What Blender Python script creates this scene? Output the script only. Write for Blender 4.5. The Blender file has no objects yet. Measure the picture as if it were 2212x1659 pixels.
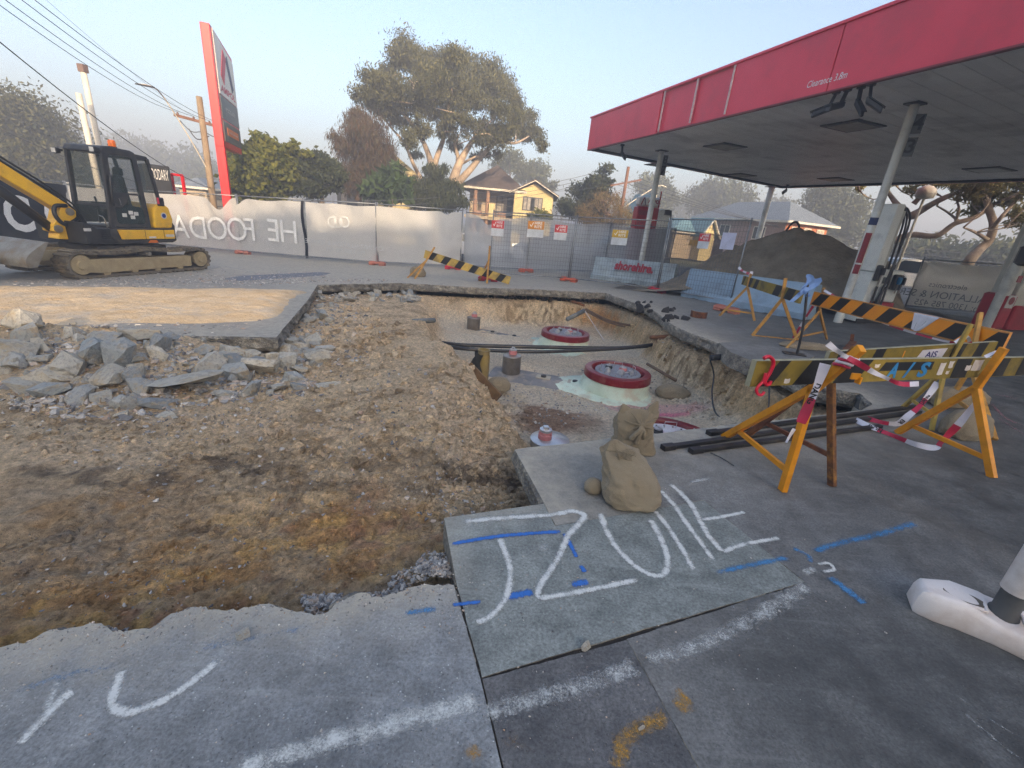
import bpy, bmesh, math, random
import numpy as np
from mathutils import Vector, Matrix, geometry
random.seed(7); rng = np.random.default_rng(11)
scene = bpy.context.scene
COL = scene.collection

# ------------------------------------------------------------------ camera
HC = 1.5                                   # eye height over the forecourt at the photographer's feet
SA, SB = .03, -.02                         # fall of the forecourt (z = SA x + SB y)
FPX, PITCH, ROLL, PW, PH = 944.0, 20.3, 5.6, 2212.0, 1659.0
_p, _r = math.radians(PITCH), math.radians(ROLL)
FWD = np.array([0, math.cos(_p), -math.sin(_p)]); _rt = np.array([1., 0, 0]); _up = np.cross(_rt, FWD)
RGT = math.cos(_r)*_rt + math.sin(_r)*_up; UPV = -math.sin(_r)*_rt + math.cos(_r)*_up
cam_d = bpy.data.cameras.new('camera'); cam = bpy.data.objects.new('camera', cam_d); COL.objects.link(cam)
cam_d.sensor_width = 36; cam_d.sensor_fit = 'HORIZONTAL'; cam_d.lens = 36*FPX/PW
cam_d.clip_start = .05; cam_d.clip_end = 3000
M = Matrix(((RGT[0], UPV[0], -FWD[0], 0), (RGT[1], UPV[1], -FWD[1], 0), (RGT[2], UPV[2], -FWD[2], HC), (0, 0, 0, 1)))
cam.matrix_world = M
scene.camera = cam

# ------------------------------------------------------------------ light
SUN_AZ = math.radians(-68.0)               # towards the sun: behind the camera, a little to the right (math angle from +X)
SUN_EL = math.radians(17.0)
SKY_STRENGTH, SUN_STRENGTH, EXPOSURE = .15, 3.6, 1.55
world = bpy.data.worlds.new('World'); scene.world = world; world.use_nodes = True
nt = world.node_tree; bg = nt.nodes['Background']; sky = nt.nodes.new('ShaderNodeTexSky')
sky.sky_type = 'NISHITA'; sky.sun_disc = False; sky.sun_elevation = SUN_EL
sky.sun_rotation = math.pi/2 - SUN_AZ; sky.air_density = 1.0; sky.dust_density = 4.2; sky.ozone_density = 1.5
nt.links.new(sky.outputs[0], bg.inputs[0]); bg.inputs[1].default_value = SKY_STRENGTH
sun_d = bpy.data.lights.new('sun', 'SUN'); sun = bpy.data.objects.new('sun', sun_d); COL.objects.link(sun)
sun_d.energy = SUN_STRENGTH; sun_d.angle = math.radians(.5); sun_d.color = (1.0, .76, .5)
_sd = Vector((math.cos(SUN_AZ)*math.cos(SUN_EL), math.sin(SUN_AZ)*math.cos(SUN_EL), math.sin(SUN_EL)))
sun.rotation_euler = _sd.to_track_quat('Z', 'Y').to_euler(); sun.location = _sd*60
vs = scene.view_settings; vs.view_transform = 'Standard'; vs.look = 'None'; vs.exposure = EXPOSURE; vs.gamma = 1; vs.use_curve_mapping = False
cy = scene.cycles
cy.use_denoising = True; cy.denoising_prefilter = 'NONE'; cy.denoising_input_passes = 'RGB_ALBEDO_NORMAL'; cy.max_bounces = 8; cy.diffuse_bounces = 4; cy.glossy_bounces = 3; cy.transmission_bounces = 6
cy.transparent_max_bounces = 24; cy.volume_bounces = 0; cy.sample_clamp_indirect = 6; cy.caustics_reflective = False; cy.caustics_refractive = False

# ------------------------------------------------------------------ measuring helpers
def ray(x, y): return FWD*FPX + RGT*(x-PW/2) - UPV*(y-PH/2)
EYE = np.array([0, 0, HC])
def gz(x, y): return SA*x + SB*y
def G(x, y, dz=0.):                        # the point of the forecourt (or dz above it) seen at a place in the photo
    r = ray(x, y); t = (dz-HC)/(r[2]-SA*r[0]-SB*r[1]); return EYE + t*r
def AD(x, y, d):                           # at horizontal distance d
    r = ray(x, y); return EYE + r*d/math.hypot(r[0], r[1])
def AZ(x, y, z):
    r = ray(x, y); return EYE + r*(z-HC)/r[2]
def ONP(x, y, P0, n):
    r = ray(x, y); return EYE + r*(((np.array(P0)-EYE) @ n)/(r @ n))
def V3(*a): return np.array(a, float)
ZUP = V3(0, 0, 1)
E1 = V3(math.cos(math.radians(20.5)), math.sin(math.radians(20.5)), 0); E2 = V3(-E1[1], E1[0], 0)
def unit(v): v = np.array(v, float); return v/np.linalg.norm(v)

# ------------------------------------------------------------------ noise (numpy)
def _hash(ix, iy, iz, s):
    n = (ix.astype(np.int64)*374761393 + iy.astype(np.int64)*668265263 + iz.astype(np.int64)*2147483647 + s*974711) & 0x7fffffff
    n = ((n ^ (n >> 13))*1274126177) & 0x7fffffff
    n = ((n ^ (n >> 16))*668265263) & 0x7fffffff
    return ((n ^ (n >> 15)) & 0xffff)/65535.0
def vnoise(x, y, z=0., s=0):
    x, y, z = np.broadcast_arrays(np.asarray(x, float), np.asarray(y, float), np.asarray(z, float))
    ix, iy, iz = np.floor(x), np.floor(y), np.floor(z); fx, fy, fz = x-ix, y-iy, z-iz
    fx, fy, fz = (f*f*(3-2*f) for f in (fx, fy, fz)); o = 0
    for a in (0, 1):
        for b in (0, 1):
            for c in (0, 1):
                o = o + _hash(ix+a, iy+b, iz+c, s)*(fx if a else 1-fx)*(fy if b else 1-fy)*(fz if c else 1-fz)
    return o*2-1
def fbm(x, y, z=0., octv=4, s=0, gain=.5):
    o = 0; a = 1; t = 0
    for k in range(octv):
        f = 2.03**k; o = o + a*vnoise(np.asarray(x)*f+k*17.3, np.asarray(y)*f-k*9.1, np.asarray(z)*f+k*4.7, s+k); t += a; a *= gain
    return o/t
def sstep(a, b, x): t = np.clip((x-a)/(b-a), 0, 1); return t*t*(3-2*t)

# ------------------------------------------------------------------ materials
MATS = {}
def _new(name):
    m = bpy.data.materials.new(name); m.use_nodes = True; MATS[name] = m
    return m, m.node_tree, m.node_tree.nodes['Principled BSDF']
def lin(r, g, b):                          # 8 bit sRGB to linear
    f = lambda c: ((c/255+.055)/1.055)**2.4 if c > 10 else c/255/12.92
    return (f(r), f(g), f(b))
def N(t, typ, **kw):
    n = t.nodes.new(typ)
    for k, v in kw.items():
        if k in n.inputs.keys(): n.inputs[k].default_value = v
        else: setattr(n, k, v)
    return n
def ramp(t, fac, stops, interp='LINEAR'):
    r = t.nodes.new('ShaderNodeValToRGB'); r.color_ramp.interpolation = interp
    e = r.color_ramp.elements
    while len(e) < len(stops): e.new(.5)
    for q, (p, c) in zip(e, stops):
        q.position = p; q.color = (*c, 1) if len(c) == 3 else c
    t.links.new(fac, r.inputs[0]); return r
def mixc(t, fac, a, b, blend='MIX'):
    n = t.nodes.new('ShaderNodeMix'); n.data_type = 'RGBA'; n.blend_type = blend
    for s, v in ((0, fac), (6, a), (7, b)):
        if hasattr(v, 'links') or isinstance(v, bpy.types.NodeSocket): t.links.new(v, n.inputs[s])
        elif s == 0: n.inputs[0].default_value = v
        else: n.inputs[s].default_value = (*v, 1) if len(v) == 3 else v
    return n.outputs[2]
def math_(t, op, a, b=None, clamp=False):
    n = t.nodes.new('ShaderNodeMath'); n.operation = op; n.use_clamp = clamp
    for i, v in enumerate((a, b)):
        if v is None: continue
        if isinstance(v, bpy.types.NodeSocket): t.links.new(v, n.inputs[i])
        else: n.inputs[i].default_value = v
    return n.outputs[0]
def noise(t, co, scale, detail=4., rough=.6, dist=0.):
    n = N(t, 'ShaderNodeTexNoise', Scale=scale, Detail=detail, Roughness=rough, Distortion=dist); t.links.new(co, n.inputs['Vector']); return n.outputs['Fac']
def coord(t): return t.nodes.new('ShaderNodeTexCoord').outputs['Object']
def bump(t, bsdf, h, strength=.4, dist=.01):
    b = N(t, 'ShaderNodeBump', Strength=strength, Distance=dist); t.links.new(h, b.inputs['Height']); t.links.new(b.outputs[0], bsdf.inputs['Normal'])
def pm(name, c1, c2=None, scale=6., rough=.7, metal=0., bs=.25, bd=.004, bscale=None, grime=None, gscale=3., gamt=.5, spec=.5, detail=5., rnd=0., translucent=0.):
    """painted / bare surface: two tones through a noise, optional grime patches, fine relief"""
    if name in MATS: return MATS[name]
    m, t, b = _new(name); co = coord(t); c2 = c2 or tuple(x*.8 for x in c1)
    n1 = noise(t, co, scale, detail)
    col = mixc(t, ramp(t, n1, [(.35, (0, 0, 0)), (.68, (1, 1, 1))]).outputs[0], c1, c2)
    if grime:
        n2 = noise(t, co, gscale, 6., .65)
        col = mixc(t, math_(t, 'MULTIPLY', ramp(t, n2, [(.5, (0, 0, 0)), (.66, (1, 1, 1))]).outputs[0], gamt), col, grime)
    if rnd:
        oi = t.nodes.new('ShaderNodeObjectInfo')
        col = mixc(t, 1., col, ramp(t, oi.outputs['Random'], [(0, (1-rnd,)*3), (1, (1+rnd*.6,)*3)]).outputs[0], 'MULTIPLY')
    t.links.new(col, b.inputs['Base Color'])
    b.inputs['Roughness'].default_value = rough; b.inputs['Metallic'].default_value = metal; b.inputs['Specular IOR Level'].default_value = spec
    if bs: bump(t, b, noise(t, co, bscale or scale*6, 4.), bs, bd)
    return m
def glassm(name, tint=(.03, .04, .045), rough=.06, alpha=.5):
    if name in MATS: return MATS[name]
    m, t, b = _new(name); b.inputs['Base Color'].default_value = (*tint, 1); b.inputs['Roughness'].default_value = rough
    b.inputs['Alpha'].default_value = alpha; b.inputs['Specular IOR Level'].default_value = .6; return m
def clothm(name, col, alpha, trans=.5, c2=None):
    """woven shade cloth: see-through weave, light glows through it"""
    if name in MATS: return MATS[name]
    m, t, b = _new(name); co = coord(t); out = t.nodes['Material Output']
    n1 = noise(t, co, 1.4, 5.); c = mixc(t, n1, col, c2 or tuple(x*.82 for x in col))
    d = t.nodes.new('ShaderNodeBsdfDiffuse'); tr = t.nodes.new('ShaderNodeBsdfTranslucent'); tp = t.nodes.new('ShaderNodeBsdfTransparent')
    t.links.new(c, d.inputs[0]); t.links.new(c, tr.inputs[0])
    m1 = N(t, 'ShaderNodeMixShader', Fac=trans); t.links.new(d.outputs[0], m1.inputs[1]); t.links.new(tr.outputs[0], m1.inputs[2])
    m2 = t.nodes.new('ShaderNodeMixShader'); m2.inputs[0].default_value = alpha
    t.links.new(tp.outputs[0], m2.inputs[1]); t.links.new(m1.outputs[0], m2.inputs[2]); t.links.new(m2.outputs[0], out.inputs[0])
    t.nodes.remove(b); return m
def leafm(name, c1, c2, trans=.3):
    if name in MATS: return MATS[name]
    m, t, b = _new(name); out = t.nodes['Material Output']
    at = t.nodes.new('ShaderNodeAttribute'); at.attribute_name = 'leafrand'
    c = mixc(t, at.outputs['Fac'], c1, c2)
    t.links.new(c, b.inputs['Base Color']); b.inputs['Roughness'].default_value = .6; b.inputs['Specular IOR Level'].default_value = .25
    tr = t.nodes.new('ShaderNodeBsdfTranslucent'); t.links.new(c, tr.inputs[0])
    m2 = N(t, 'ShaderNodeMixShader', Fac=trans); t.links.new(b.outputs[0], m2.inputs[1]); t.links.new(tr.outputs[0], m2.inputs[2]); t.links.new(m2.outputs[0], out.inputs[0])
    return m

# ------------------------------------------------------------------ mesh building
def gloc(o):
    v = V3(0, 0, 0)
    while o is not None: v = v + np.array(o.location); o = o.parent
    return v
class MB:
    def __init__(s): s.v = []; s.f = []; s.m = []; s.cur = 0; s.mats = []; s.smooth = []; s.sm = False
    def mat(s, m):
        if m not in s.mats: s.mats.append(m)
        s.cur = s.mats.index(m); return s
    def add(s, vs, fs):
        o = len(s.v); s.v.extend([tuple(map(float, q)) for q in vs])
        for f in fs: s.f.append([i+o for i in f]); s.m.append(s.cur); s.smooth.append(s.sm)
        return s
    def box(s, c, sx, sy, sz, X=(1, 0, 0), Y=None, Z=(0, 0, 1), bev=0.):
        c = np.array(c, float); X = unit(X); Z = unit(Z); Y = np.cross(Z, X) if Y is None else unit(Y)
        hx, hy, hz = X*sx/2, Y*sy/2, Z*sz/2
        if bev <= 0:
            vs = [c+a*hx+b*hy+d*hz for d in (-1, 1) for b in (-1, 1) for a in (-1, 1)]
            return s.add(vs, [(0, 2, 3, 1), (4, 5, 7, 6), (0, 1, 5, 4), (2, 6, 7, 3), (0, 4, 6, 2), (1, 3, 7, 5)])
        # chamfered: octagonal plan rings
        def ring(ins, z):
            q = []
            for a, b in ((1, 0), (0, 1), (-1, 0), (0, -1)):
                pass
            ex, ey = sx/2-ins, sy/2-ins; bv = min(bev, ex*.9, ey*.9)
            for px, py in ((ex, -ey+bv), (ex, ey-bv), (ex-bv, ey), (-ex+bv, ey), (-ex, ey-bv), (-ex, -ey+bv), (-ex+bv, -ey), (ex-bv, -ey)):
                q.append(c+X*px+Y*py+Z*z)
            return q
        b2 = min(bev, sz*.45)
        return s.loft([ring(b2, -sz/2), ring(0, -sz/2+b2), ring(0, sz/2-b2), ring(b2, sz/2)], caps=True)
    def loft(s, rings, caps=True, closed=True):
        n = len(rings[0]); vs = [p for r in rings for p in r]; fs = []
        for k in range(len(rings)-1):
            for i in range(n if closed else n-1):
                j = (i+1) % n; fs.append((k*n+i, k*n+j, (k+1)*n+j, (k+1)*n+i))
        if caps: fs.append(tuple(range(n-1, -1, -1))); fs.append(tuple((len(rings)-1)*n+i for i in range(n)))
        return s.add(vs, fs)
    def bar(s, p, q, w, h=None, up=(0, 0, 1)):
        p, q = np.array(p, float), np.array(q, float); h = h or w; d = unit(q-p); x = np.cross(d, up)
        if np.linalg.norm(x) < 1e-4: x = np.cross(d, (1, 0, 0))
        x = unit(x); z = np.cross(x, d)
        R = lambda c: [c+x*w/2+z*h/2, c-x*w/2+z*h/2, c-x*w/2-z*h/2, c+x*w/2-z*h/2]
        return s.loft([R(p), R(q)])
    def tube(s, path, r, n=8, caps=True, radii=None):
        path = [np.array(p, float) for p in path]; rings = []; prev = None
        for i, p in enumerate(path):
            d = unit(path[min(i+1, len(path)-1)]-path[max(i-1, 0)])
            if prev is None:
                x = np.cross(d, (0, 0, 1)); x = np.cross(d, (1, 0, 0)) if np.linalg.norm(x) < .05 else x
            else: x = prev - d*(prev@d)
            x = unit(x); y = np.cross(d, x); prev = x; rr = radii[i] if radii else r
            rings.append([p+rr*(math.cos(a)*x+math.sin(a)*y) for a in (2*math.pi*k/n for k in range(n))])
        return s.loft(rings, caps)
    def lathe(s, c, prof, n=24, X=(1, 0, 0), Y=(0, 1, 0), Z=(0, 0, 1), caps=True):
        c = np.array(c, float); X, Y, Z = (np.array(a, float) for a in (X, Y, Z))
        return s.loft([[c+Z*z+r*(math.cos(a)*X+math.sin(a)*Y) for a in (2*math.pi*k/n for k in range(n))] for r, z in prof], caps)
    def prism(s, poly, d):                 # closed planar polygon swept by the vector d
        a = [np.array(p, float) for p in poly]; return s.loft([a, [p+np.array(d, float) for p in a]])
    def sheet(s, rows):
        n = len(rows[0]); vs = [p for r in rows for p in r]
        return s.add(vs, [(k*n+i, k*n+i+1, (k+1)*n+i+1, (k+1)*n+i) for k in range(len(rows)-1) for i in range(n-1)])
    def build(s, name, mat=None, parent=None, label=None, kind=None, smooth=False, loc=None, bevel=0.):
        me = bpy.data.meshes.new(name); off = gloc(parent) if parent is not None else V3(0, 0, 0)
        if loc is not None: off = off + (np.array(loc, float) - off)
        v = np.array(s.v, float) - off; me.from_pydata(v.tolist(), [], s.f)
        for m in (s.mats or [mat]): me.materials.append(MATS[m] if isinstance(m, str) else m)
        me.polygons.foreach_set('material_index', s.m)
        me.polygons.foreach_set('use_smooth', [bool(smooth or q) for q in s.smooth])
        me.update()
        o = bpy.data.objects.new(name, me); COL.objects.link(o)
        if loc is not None: o.location = np.array(loc, float) - (gloc(parent) if parent is not None else 0)
        if parent is not None: o.parent = parent
        if label: o['label'] = label
        if kind: o['kind'] = kind
        if smooth == 'angle': me.set_sharp_from_angle(angle=math.radians(40))
        if bevel:
            md = o.modifiers.new('edge', 'BEVEL'); md.width = bevel; md.segments = 2; md.limit_method = 'ANGLE'; md.harden_normals = False
        return o
def thing(name, label, cat, loc=(0, 0, 0), group=None):
    o = bpy.data.objects.new(name, None); COL.objects.link(o); o.location = np.array(loc, float); o.empty_display_size = .1
    o['label'] = label; o['category'] = cat
    if group: o['group'] = group
    return o
def tag(o, label, cat, group=None):
    o['label'] = label; o['category'] = cat
    if group: o['group'] = group
    return o
def copy_tree(o, parent=None):
    c = o.copy(); COL.objects.link(c); c.parent = parent
    for ch in list(o.children): copy_tree(ch, c)
    return c
def np_mesh(name, v, faces, mat, parent=None, kind=None, smooth=True, attrs=None):
    """big mesh from arrays; faces is an (n,3) or (n,4) array"""
    me = bpy.data.meshes.new(name); v = np.asarray(v, np.float32); faces = np.asarray(faces, np.int32); k = faces.shape[1]
    if parent is not None: v = v - gloc(parent).astype(np.float32)
    me.vertices.add(len(v)); me.vertices.foreach_set('co', v.ravel())
    me.loops.add(faces.size); me.loops.foreach_set('vertex_index', faces.ravel())
    me.polygons.add(len(faces)); me.polygons.foreach_set('loop_start', np.arange(0, faces.size, k, dtype=np.int32))
    me.polygons.foreach_set('use_smooth', np.full(len(faces), smooth))
    for n_, a in (attrs or {}).items():
        a = np.asarray(a, np.float32)
        if a.ndim == 1: at = me.attributes.new(n_, 'FLOAT', 'POINT'); at.data.foreach_set('value', a)
        else:
            at = me.attributes.new(n_, 'FLOAT_COLOR', 'POINT'); at.data.foreach_set('color', np.c_[a, np.ones(len(a))].astype(np.float32).ravel())
    me.update(calc_edges=True); me.validate()
    me.materials.append(MATS[mat] if isinstance(mat, str) else mat)
    o = bpy.data.objects.new(name, me); COL.objects.link(o)
    if parent is not None: o.parent = parent
    if kind: o['kind'] = kind
    return o
def text(name, s, mat, parent, origin, xdir, ydir, height, mirror=False, depth=.002, align='CENTER', width=None, bold=0., shear=0.):
    """flat raised lettering; origin is the middle of the base line"""
    cu = bpy.data.curves.new(name, 'FONT'); cu.body = s; cu.align_x = align; cu.size = 1; cu.extrude = 0; cu.offset = bold; cu.shear = shear; cu.resolution_u = 3
    ob = bpy.data.objects.new(name, cu); COL.objects.link(ob)
    dg = bpy.context.evaluated_depsgraph_get(); me = bpy.data.meshes.new_from_object(ob.evaluated_get(dg))
    bpy.data.objects.remove(ob); bpy.data.curves.remove(cu)
    n = len(me.vertices); co = np.empty(n*3, np.float32); me.vertices.foreach_get('co', co); co = co.reshape(-1, 3)
    k = height/.7; xs = co[:, 0]*k; ys = co[:, 1]*k
    if width: w = xs.max()-xs.min(); xs = xs*width/w
    if mirror: xs = -xs
    x, y = unit(xdir), unit(ydir); nz = np.cross(x, y)
    p = np.array(origin)[None]+xs[:, None]*x+ys[:, None]*y+nz*depth-(gloc(parent) if parent is not None else 0)
    me.vertices.foreach_set('co', p.astype(np.float32).ravel()); me.update()
    me.materials.clear(); me.materials.append(MATS[mat] if isinstance(mat, str) else mat); me.name = name
    o = bpy.data.objects.new(name, me); COL.objects.link(o)
    if parent is not None: o.parent = parent
    return o
def spline(pts, n=8):
    P = [np.array(p, float) for p in pts]; out = []
    for i in range(len(P)-1):
        p0, p1, p2, p3 = P[max(i-1, 0)], P[i], P[i+1], P[min(i+2, len(P)-1)]
        for k in range(n):
            t = k/n; out.append(.5*((2*p1)+(p2-p0)*t+(2*p0-5*p1+4*p2-p3)*t*t+(3*p1-p0-3*p2+p3)*t**3))
    out.append(P[-1]); return out
# =================================================================== THE GROUND
def cmat_ground(name, pale, dark, agg=.5, dustc=lin(176, 168, 152), bstr=.5, rnd=False):
    """weathered concrete: cloudy tone, oil marks, exposed aggregate; attributes 'dust' and 'dark' carry dirt that lies on it"""
    m, t, b = _new(name); co = coord(t)
    big = noise(t, co, .9, 6, .62, .4); mid = noise(t, co, 7, 5, .65); fine = noise(t, co, 90, 3, .7)
    c = mixc(t, ramp(t, big, [(.3, (0, 0, 0)), (.7, (1, 1, 1))]).outputs[0], dark, pale)
    c = mixc(t, ramp(t, mid, [(.35, (.72,)*3), (.65, (1.15,)*3)]).outputs[0], (0, 0, 0), c, 'MULTIPLY') if False else mixc(t, 1., c, ramp(t, mid, [(.32, (.68,)*3), (.68, (1.24,)*3)]).outputs[0], 'MULTIPLY')
    c = mixc(t, 1., c, ramp(t, fine, [(.32, (.66,)*3), (.68, (1.34,)*3)]).outputs[0], 'MULTIPLY')
    vo = N(t, 'ShaderNodeTexVoronoi', Scale=55.); t.links.new(co, vo.inputs['Vector'])
    sp = ramp(t, vo.outputs['Distance'], [(.1, (1, 1, 1)), (.2, (0, 0, 0))])
    vc = ramp(t, N_sep(t, vo.outputs['Color']), [(.55, (0, 0, 0)), (.8, (1, 1, 1))])
    c = mixc(t, math_(t, 'MULTIPLY', math_(t, 'MULTIPLY', sp.outputs[0], vc.outputs[0]), agg), c, tuple(min(1, x*2.4) for x in pale))
    vo2 = N(t, 'ShaderNodeTexVoronoi', Scale=21.); t.links.new(co, vo2.inputs['Vector'])
    sp2 = ramp(t, vo2.outputs['Distance'], [(.06, (1, 1, 1)), (.1, (0, 0, 0))]); vc2 = ramp(t, N_sep(t, vo2.outputs['Color']), [(.72, (0, 0, 0)), (.8, (1, 1, 1))])
    c = mixc(t, math_(t, 'MULTIPLY', math_(t, 'MULTIPLY', sp2.outputs[0], vc2.outputs[0]), .7), c, tuple(x*.3 for x in dark))
    # scuffed streaks along the driving direction
    mp = t.nodes.new('ShaderNodeMapping'); mp.inputs['Rotation'].default_value = (0, 0, math.radians(-20)); mp.inputs['Scale'].default_value = (.7, 9, 1); t.links.new(co, mp.inputs[0])
    st = noise(t, mp.outputs[0], 2.2, 5, .7)
    c = mixc(t, math_(t, 'MULTIPLY', ramp(t, st, [(.55, (0, 0, 0)), (.75, (1, 1, 1))]).outputs[0], .28), c, tuple(min(1, x*1.9) for x in pale))
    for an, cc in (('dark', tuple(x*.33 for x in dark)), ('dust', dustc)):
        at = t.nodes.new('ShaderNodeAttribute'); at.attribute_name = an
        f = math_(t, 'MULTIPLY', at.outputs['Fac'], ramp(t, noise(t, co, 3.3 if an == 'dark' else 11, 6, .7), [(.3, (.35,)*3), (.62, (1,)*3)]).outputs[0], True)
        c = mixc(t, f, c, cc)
    t.links.new(c, b.inputs['Base Color'])
    t.links.new(ramp(t, mid, [(.3, (.6,)*3), (.7, (.85,)*3)]).outputs[0], b.inputs['Roughness']); b.inputs['Specular IOR Level'].default_value = .35
    h = math_(t, 'ADD', math_(t, 'MULTIPLY', fine, .5), math_(t, 'ADD', math_(t, 'MULTIPLY', noise(t, co, 28, 5, .7), .8), sp.outputs[0]))
    bump(t, b, h, bstr, .006); return m
def N_sep(t, s):
    n = t.nodes.new('ShaderNodeSeparateColor'); t.links.new(s, n.inputs[0]); return n.outputs[0]
cmat_ground('forecourt_concrete', lin(132, 132, 130), lin(98, 99, 99), .25)
cmat_ground('dusty_slab', lin(186, 178, 160), lin(140, 134, 124), .2)
cmat_ground('green_slab', lin(138, 142, 138), lin(118, 123, 120), .25, bstr=.35)
cmat_ground('exposed_slab', lin(156, 159, 160), lin(110, 114, 118), .8, bstr=.7)
cmat_ground('strip_slab', lin(112, 111, 110), lin(82, 82, 84), .25, bstr=.6)
m, t, b = _new('broken_edge'); co = coord(t)
c = mixc(t, ramp(t, noise(t, co, 6, 6, .7), [(.35, (0, 0, 0)), (.65, (1, 1, 1))]).outputs[0], lin(96, 92, 86), lin(172, 165, 150))
vo = N(t, 'ShaderNodeTexVoronoi', Scale=45.); t.links.new(co, vo.inputs['Vector'])
c = mixc(t, math_(t, 'MULTIPLY', ramp(t, N_sep(t, vo.outputs['Color']), [(.5, (0, 0, 0)), (.7, (1, 1, 1))]).outputs[0], .5), c, lin(84, 86, 90))
t.links.new(c, b.inputs['Base Color']); b.inputs['Roughness'].default_value = .9; bump(t, b, math_(t, 'ADD', noise(t, co, 30, 6, .75), vo.outputs['Distance']), .9, .02)

def pip(poly, x, y):
    x = np.asarray(x); y = np.asarray(y); ins = np.zeros(x.shape, bool); n = len(poly); j = n-1
    for i in range(n):
        xi, yi = poly[i]; xj, yj = poly[j]
        c = ((yi > y) != (yj > y)) & (x < (xj-xi)*(y-yi)/(yj-yi+1e-12)+xi); ins ^= c; j = i
    return ins
def sdist(poly, x, y):                     # distance to the outline, positive inside
    d = np.full(np.shape(x), 1e9); n = len(poly)
    for i in range(n):
        a = np.array(poly[i]); b = np.array(poly[(i+1) % n]); ab = b-a; L = ab@ab+1e-12
        tt = np.clip(((x-a[0])*ab[0]+(y-a[1])*ab[1])/L, 0, 1)
        d = np.minimum(d, np.hypot(x-a[0]-tt*ab[0], y-a[1]-tt*ab[1]))
    return np.where(pip(poly, x, y), d, -d)
def g2(*p): q = G(*p); return (q[0], q[1])
def ragged(a, b, amp, step, seed, freq=3.):
    """points from a to b (b left out) wandering off the straight line like a broken edge"""
    a, b = np.array(a), np.array(b); L = np.linalg.norm(b-a); n = max(1, int(L/step)); d = (b-a)/L; nn = V3(-d[1], d[0], 0)[:2]; out = []
    for i in range(n):
        t = i/n; p = a+(b-a)*t
        w = min(1, 6*min(t, 1-t)) if n > 3 else 0
        o = fbm(p[0]*freq, p[1]*freq, seed, 4, seed, .6) + .35*vnoise(p[0]*freq*6, p[1]*freq*6, seed)
        out.append(tuple(p+nn*o*amp*w))
    return out
def slab(name, outer, holes, mat, thick, parent, rough_face=.02, grid=.4, attr=None, extra=0., face=None, dz=0.):
    """a cast slab following the fall of the forecourt: top, broken sides, underside"""
    vs = [Vector(p) for p in outer]; es = [(i, (i+1) % len(outer)) for i in range(len(outer))]
    for h in holes:
        o = len(vs); vs += [Vector(p) for p in h]; es += [(o+i, o+(i+1) % len(h)) for i in range(len(h))]
    nb = len(vs); xs = [p[0] for p in outer]; ys = [p[1] for p in outer]
    if grid:
        gx, gy = np.meshgrid(np.arange(min(xs)+grid/2, max(xs), grid), np.arange(min(ys)+grid/2, max(ys), grid)); gx = gx.ravel()+rng.uniform(-.2, .2, gx.size)*grid; gy = gy.ravel()+rng.uniform(-.2, .2, gy.size)*grid
        ok = sdist(outer, gx, gy) > .08
        for h in holes: ok &= sdist(h, gx, gy) < -.08
        vs += [Vector((float(a), float(b_))) for a, b_ in zip(gx[ok], gy[ok])]
    ov, oe, of, *_ = geometry.delaunay_2d_cdt(vs, es, [], 0, 1e-5)
    P = np.array([(p.x, p.y) for p in ov]); F = np.array([f for f in of if len(f) == 3])
    c = P[F].mean(1); ok = pip(outer, c[:, 0], c[:, 1])
    for h in holes: ok &= ~pip(h, c[:, 0], c[:, 1])
    F = F[ok]
    top = np.c_[P, gz(P[:, 0], P[:, 1])+dz]
    cnt = {}
    for f in F:
        for i in range(3): cnt[(f[i], f[(i+1) % 3])] = 1
    bd = [e for e in cnt if (e[1], e[0]) not in cnt]
    nrm = {}
    for a, b_ in bd:
        d = P[b_]-P[a]; L = np.hypot(*d)+1e-9; o = np.array([d[1], -d[0]])/L
        nrm[a] = nrm.get(a, 0)+o; nrm[b_] = nrm.get(b_, 0)+o
    V = [tuple(p) for p in top]; faces = [tuple(f) for f in F]; mi = [0]*len(faces); rows = {}
    for a, n_ in nrm.items():
        n_ = n_/(np.linalg.norm(n_)+1e-9); r = [a]
        for k, fr in enumerate((.12, .4, .72, 1.)):
            z = top[a, 2]-thick*fr; p = P[a]
            o = rough_face*(1.2*fbm(p[0]*5, p[1]*5, z*9+k*3, 3, 5)+.8*vnoise(p[0]*17, p[1]*17, z*25)) - rough_face*(.9 if k == 3 else -.35)*(1 if rough_face else 0)
            V.append((p[0]+n_[0]*o, p[1]+n_[1]*o, z)); r.append(len(V)-1)
        rows[a] = r
    for a, b_ in bd:
        for k in range(4): faces.append((rows[a][k], rows[a][k+1], rows[b_][k+1], rows[b_][k])); mi.append(1)
    me = bpy.data.meshes.new(name); me.from_pydata([tuple(map(float, v)) for v in V], [], [tuple(int(i) for i in f) for f in faces])
    me.materials.append(MATS[mat]); me.materials.append(MATS[face or 'broken_edge']); me.polygons.foreach_set('material_index', mi)
    VA = np.array(V); at = attr(VA[:, 0], VA[:, 1]) if attr else {}
    for n_, a in at.items():
        q = me.attributes.new(n_, 'FLOAT', 'POINT'); q.data.foreach_set('value', np.asarray(a, np.float32))
    me.update(); o = bpy.data.objects.new(name, me); COL.objects.link(o); o.parent = parent
    return o

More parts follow.
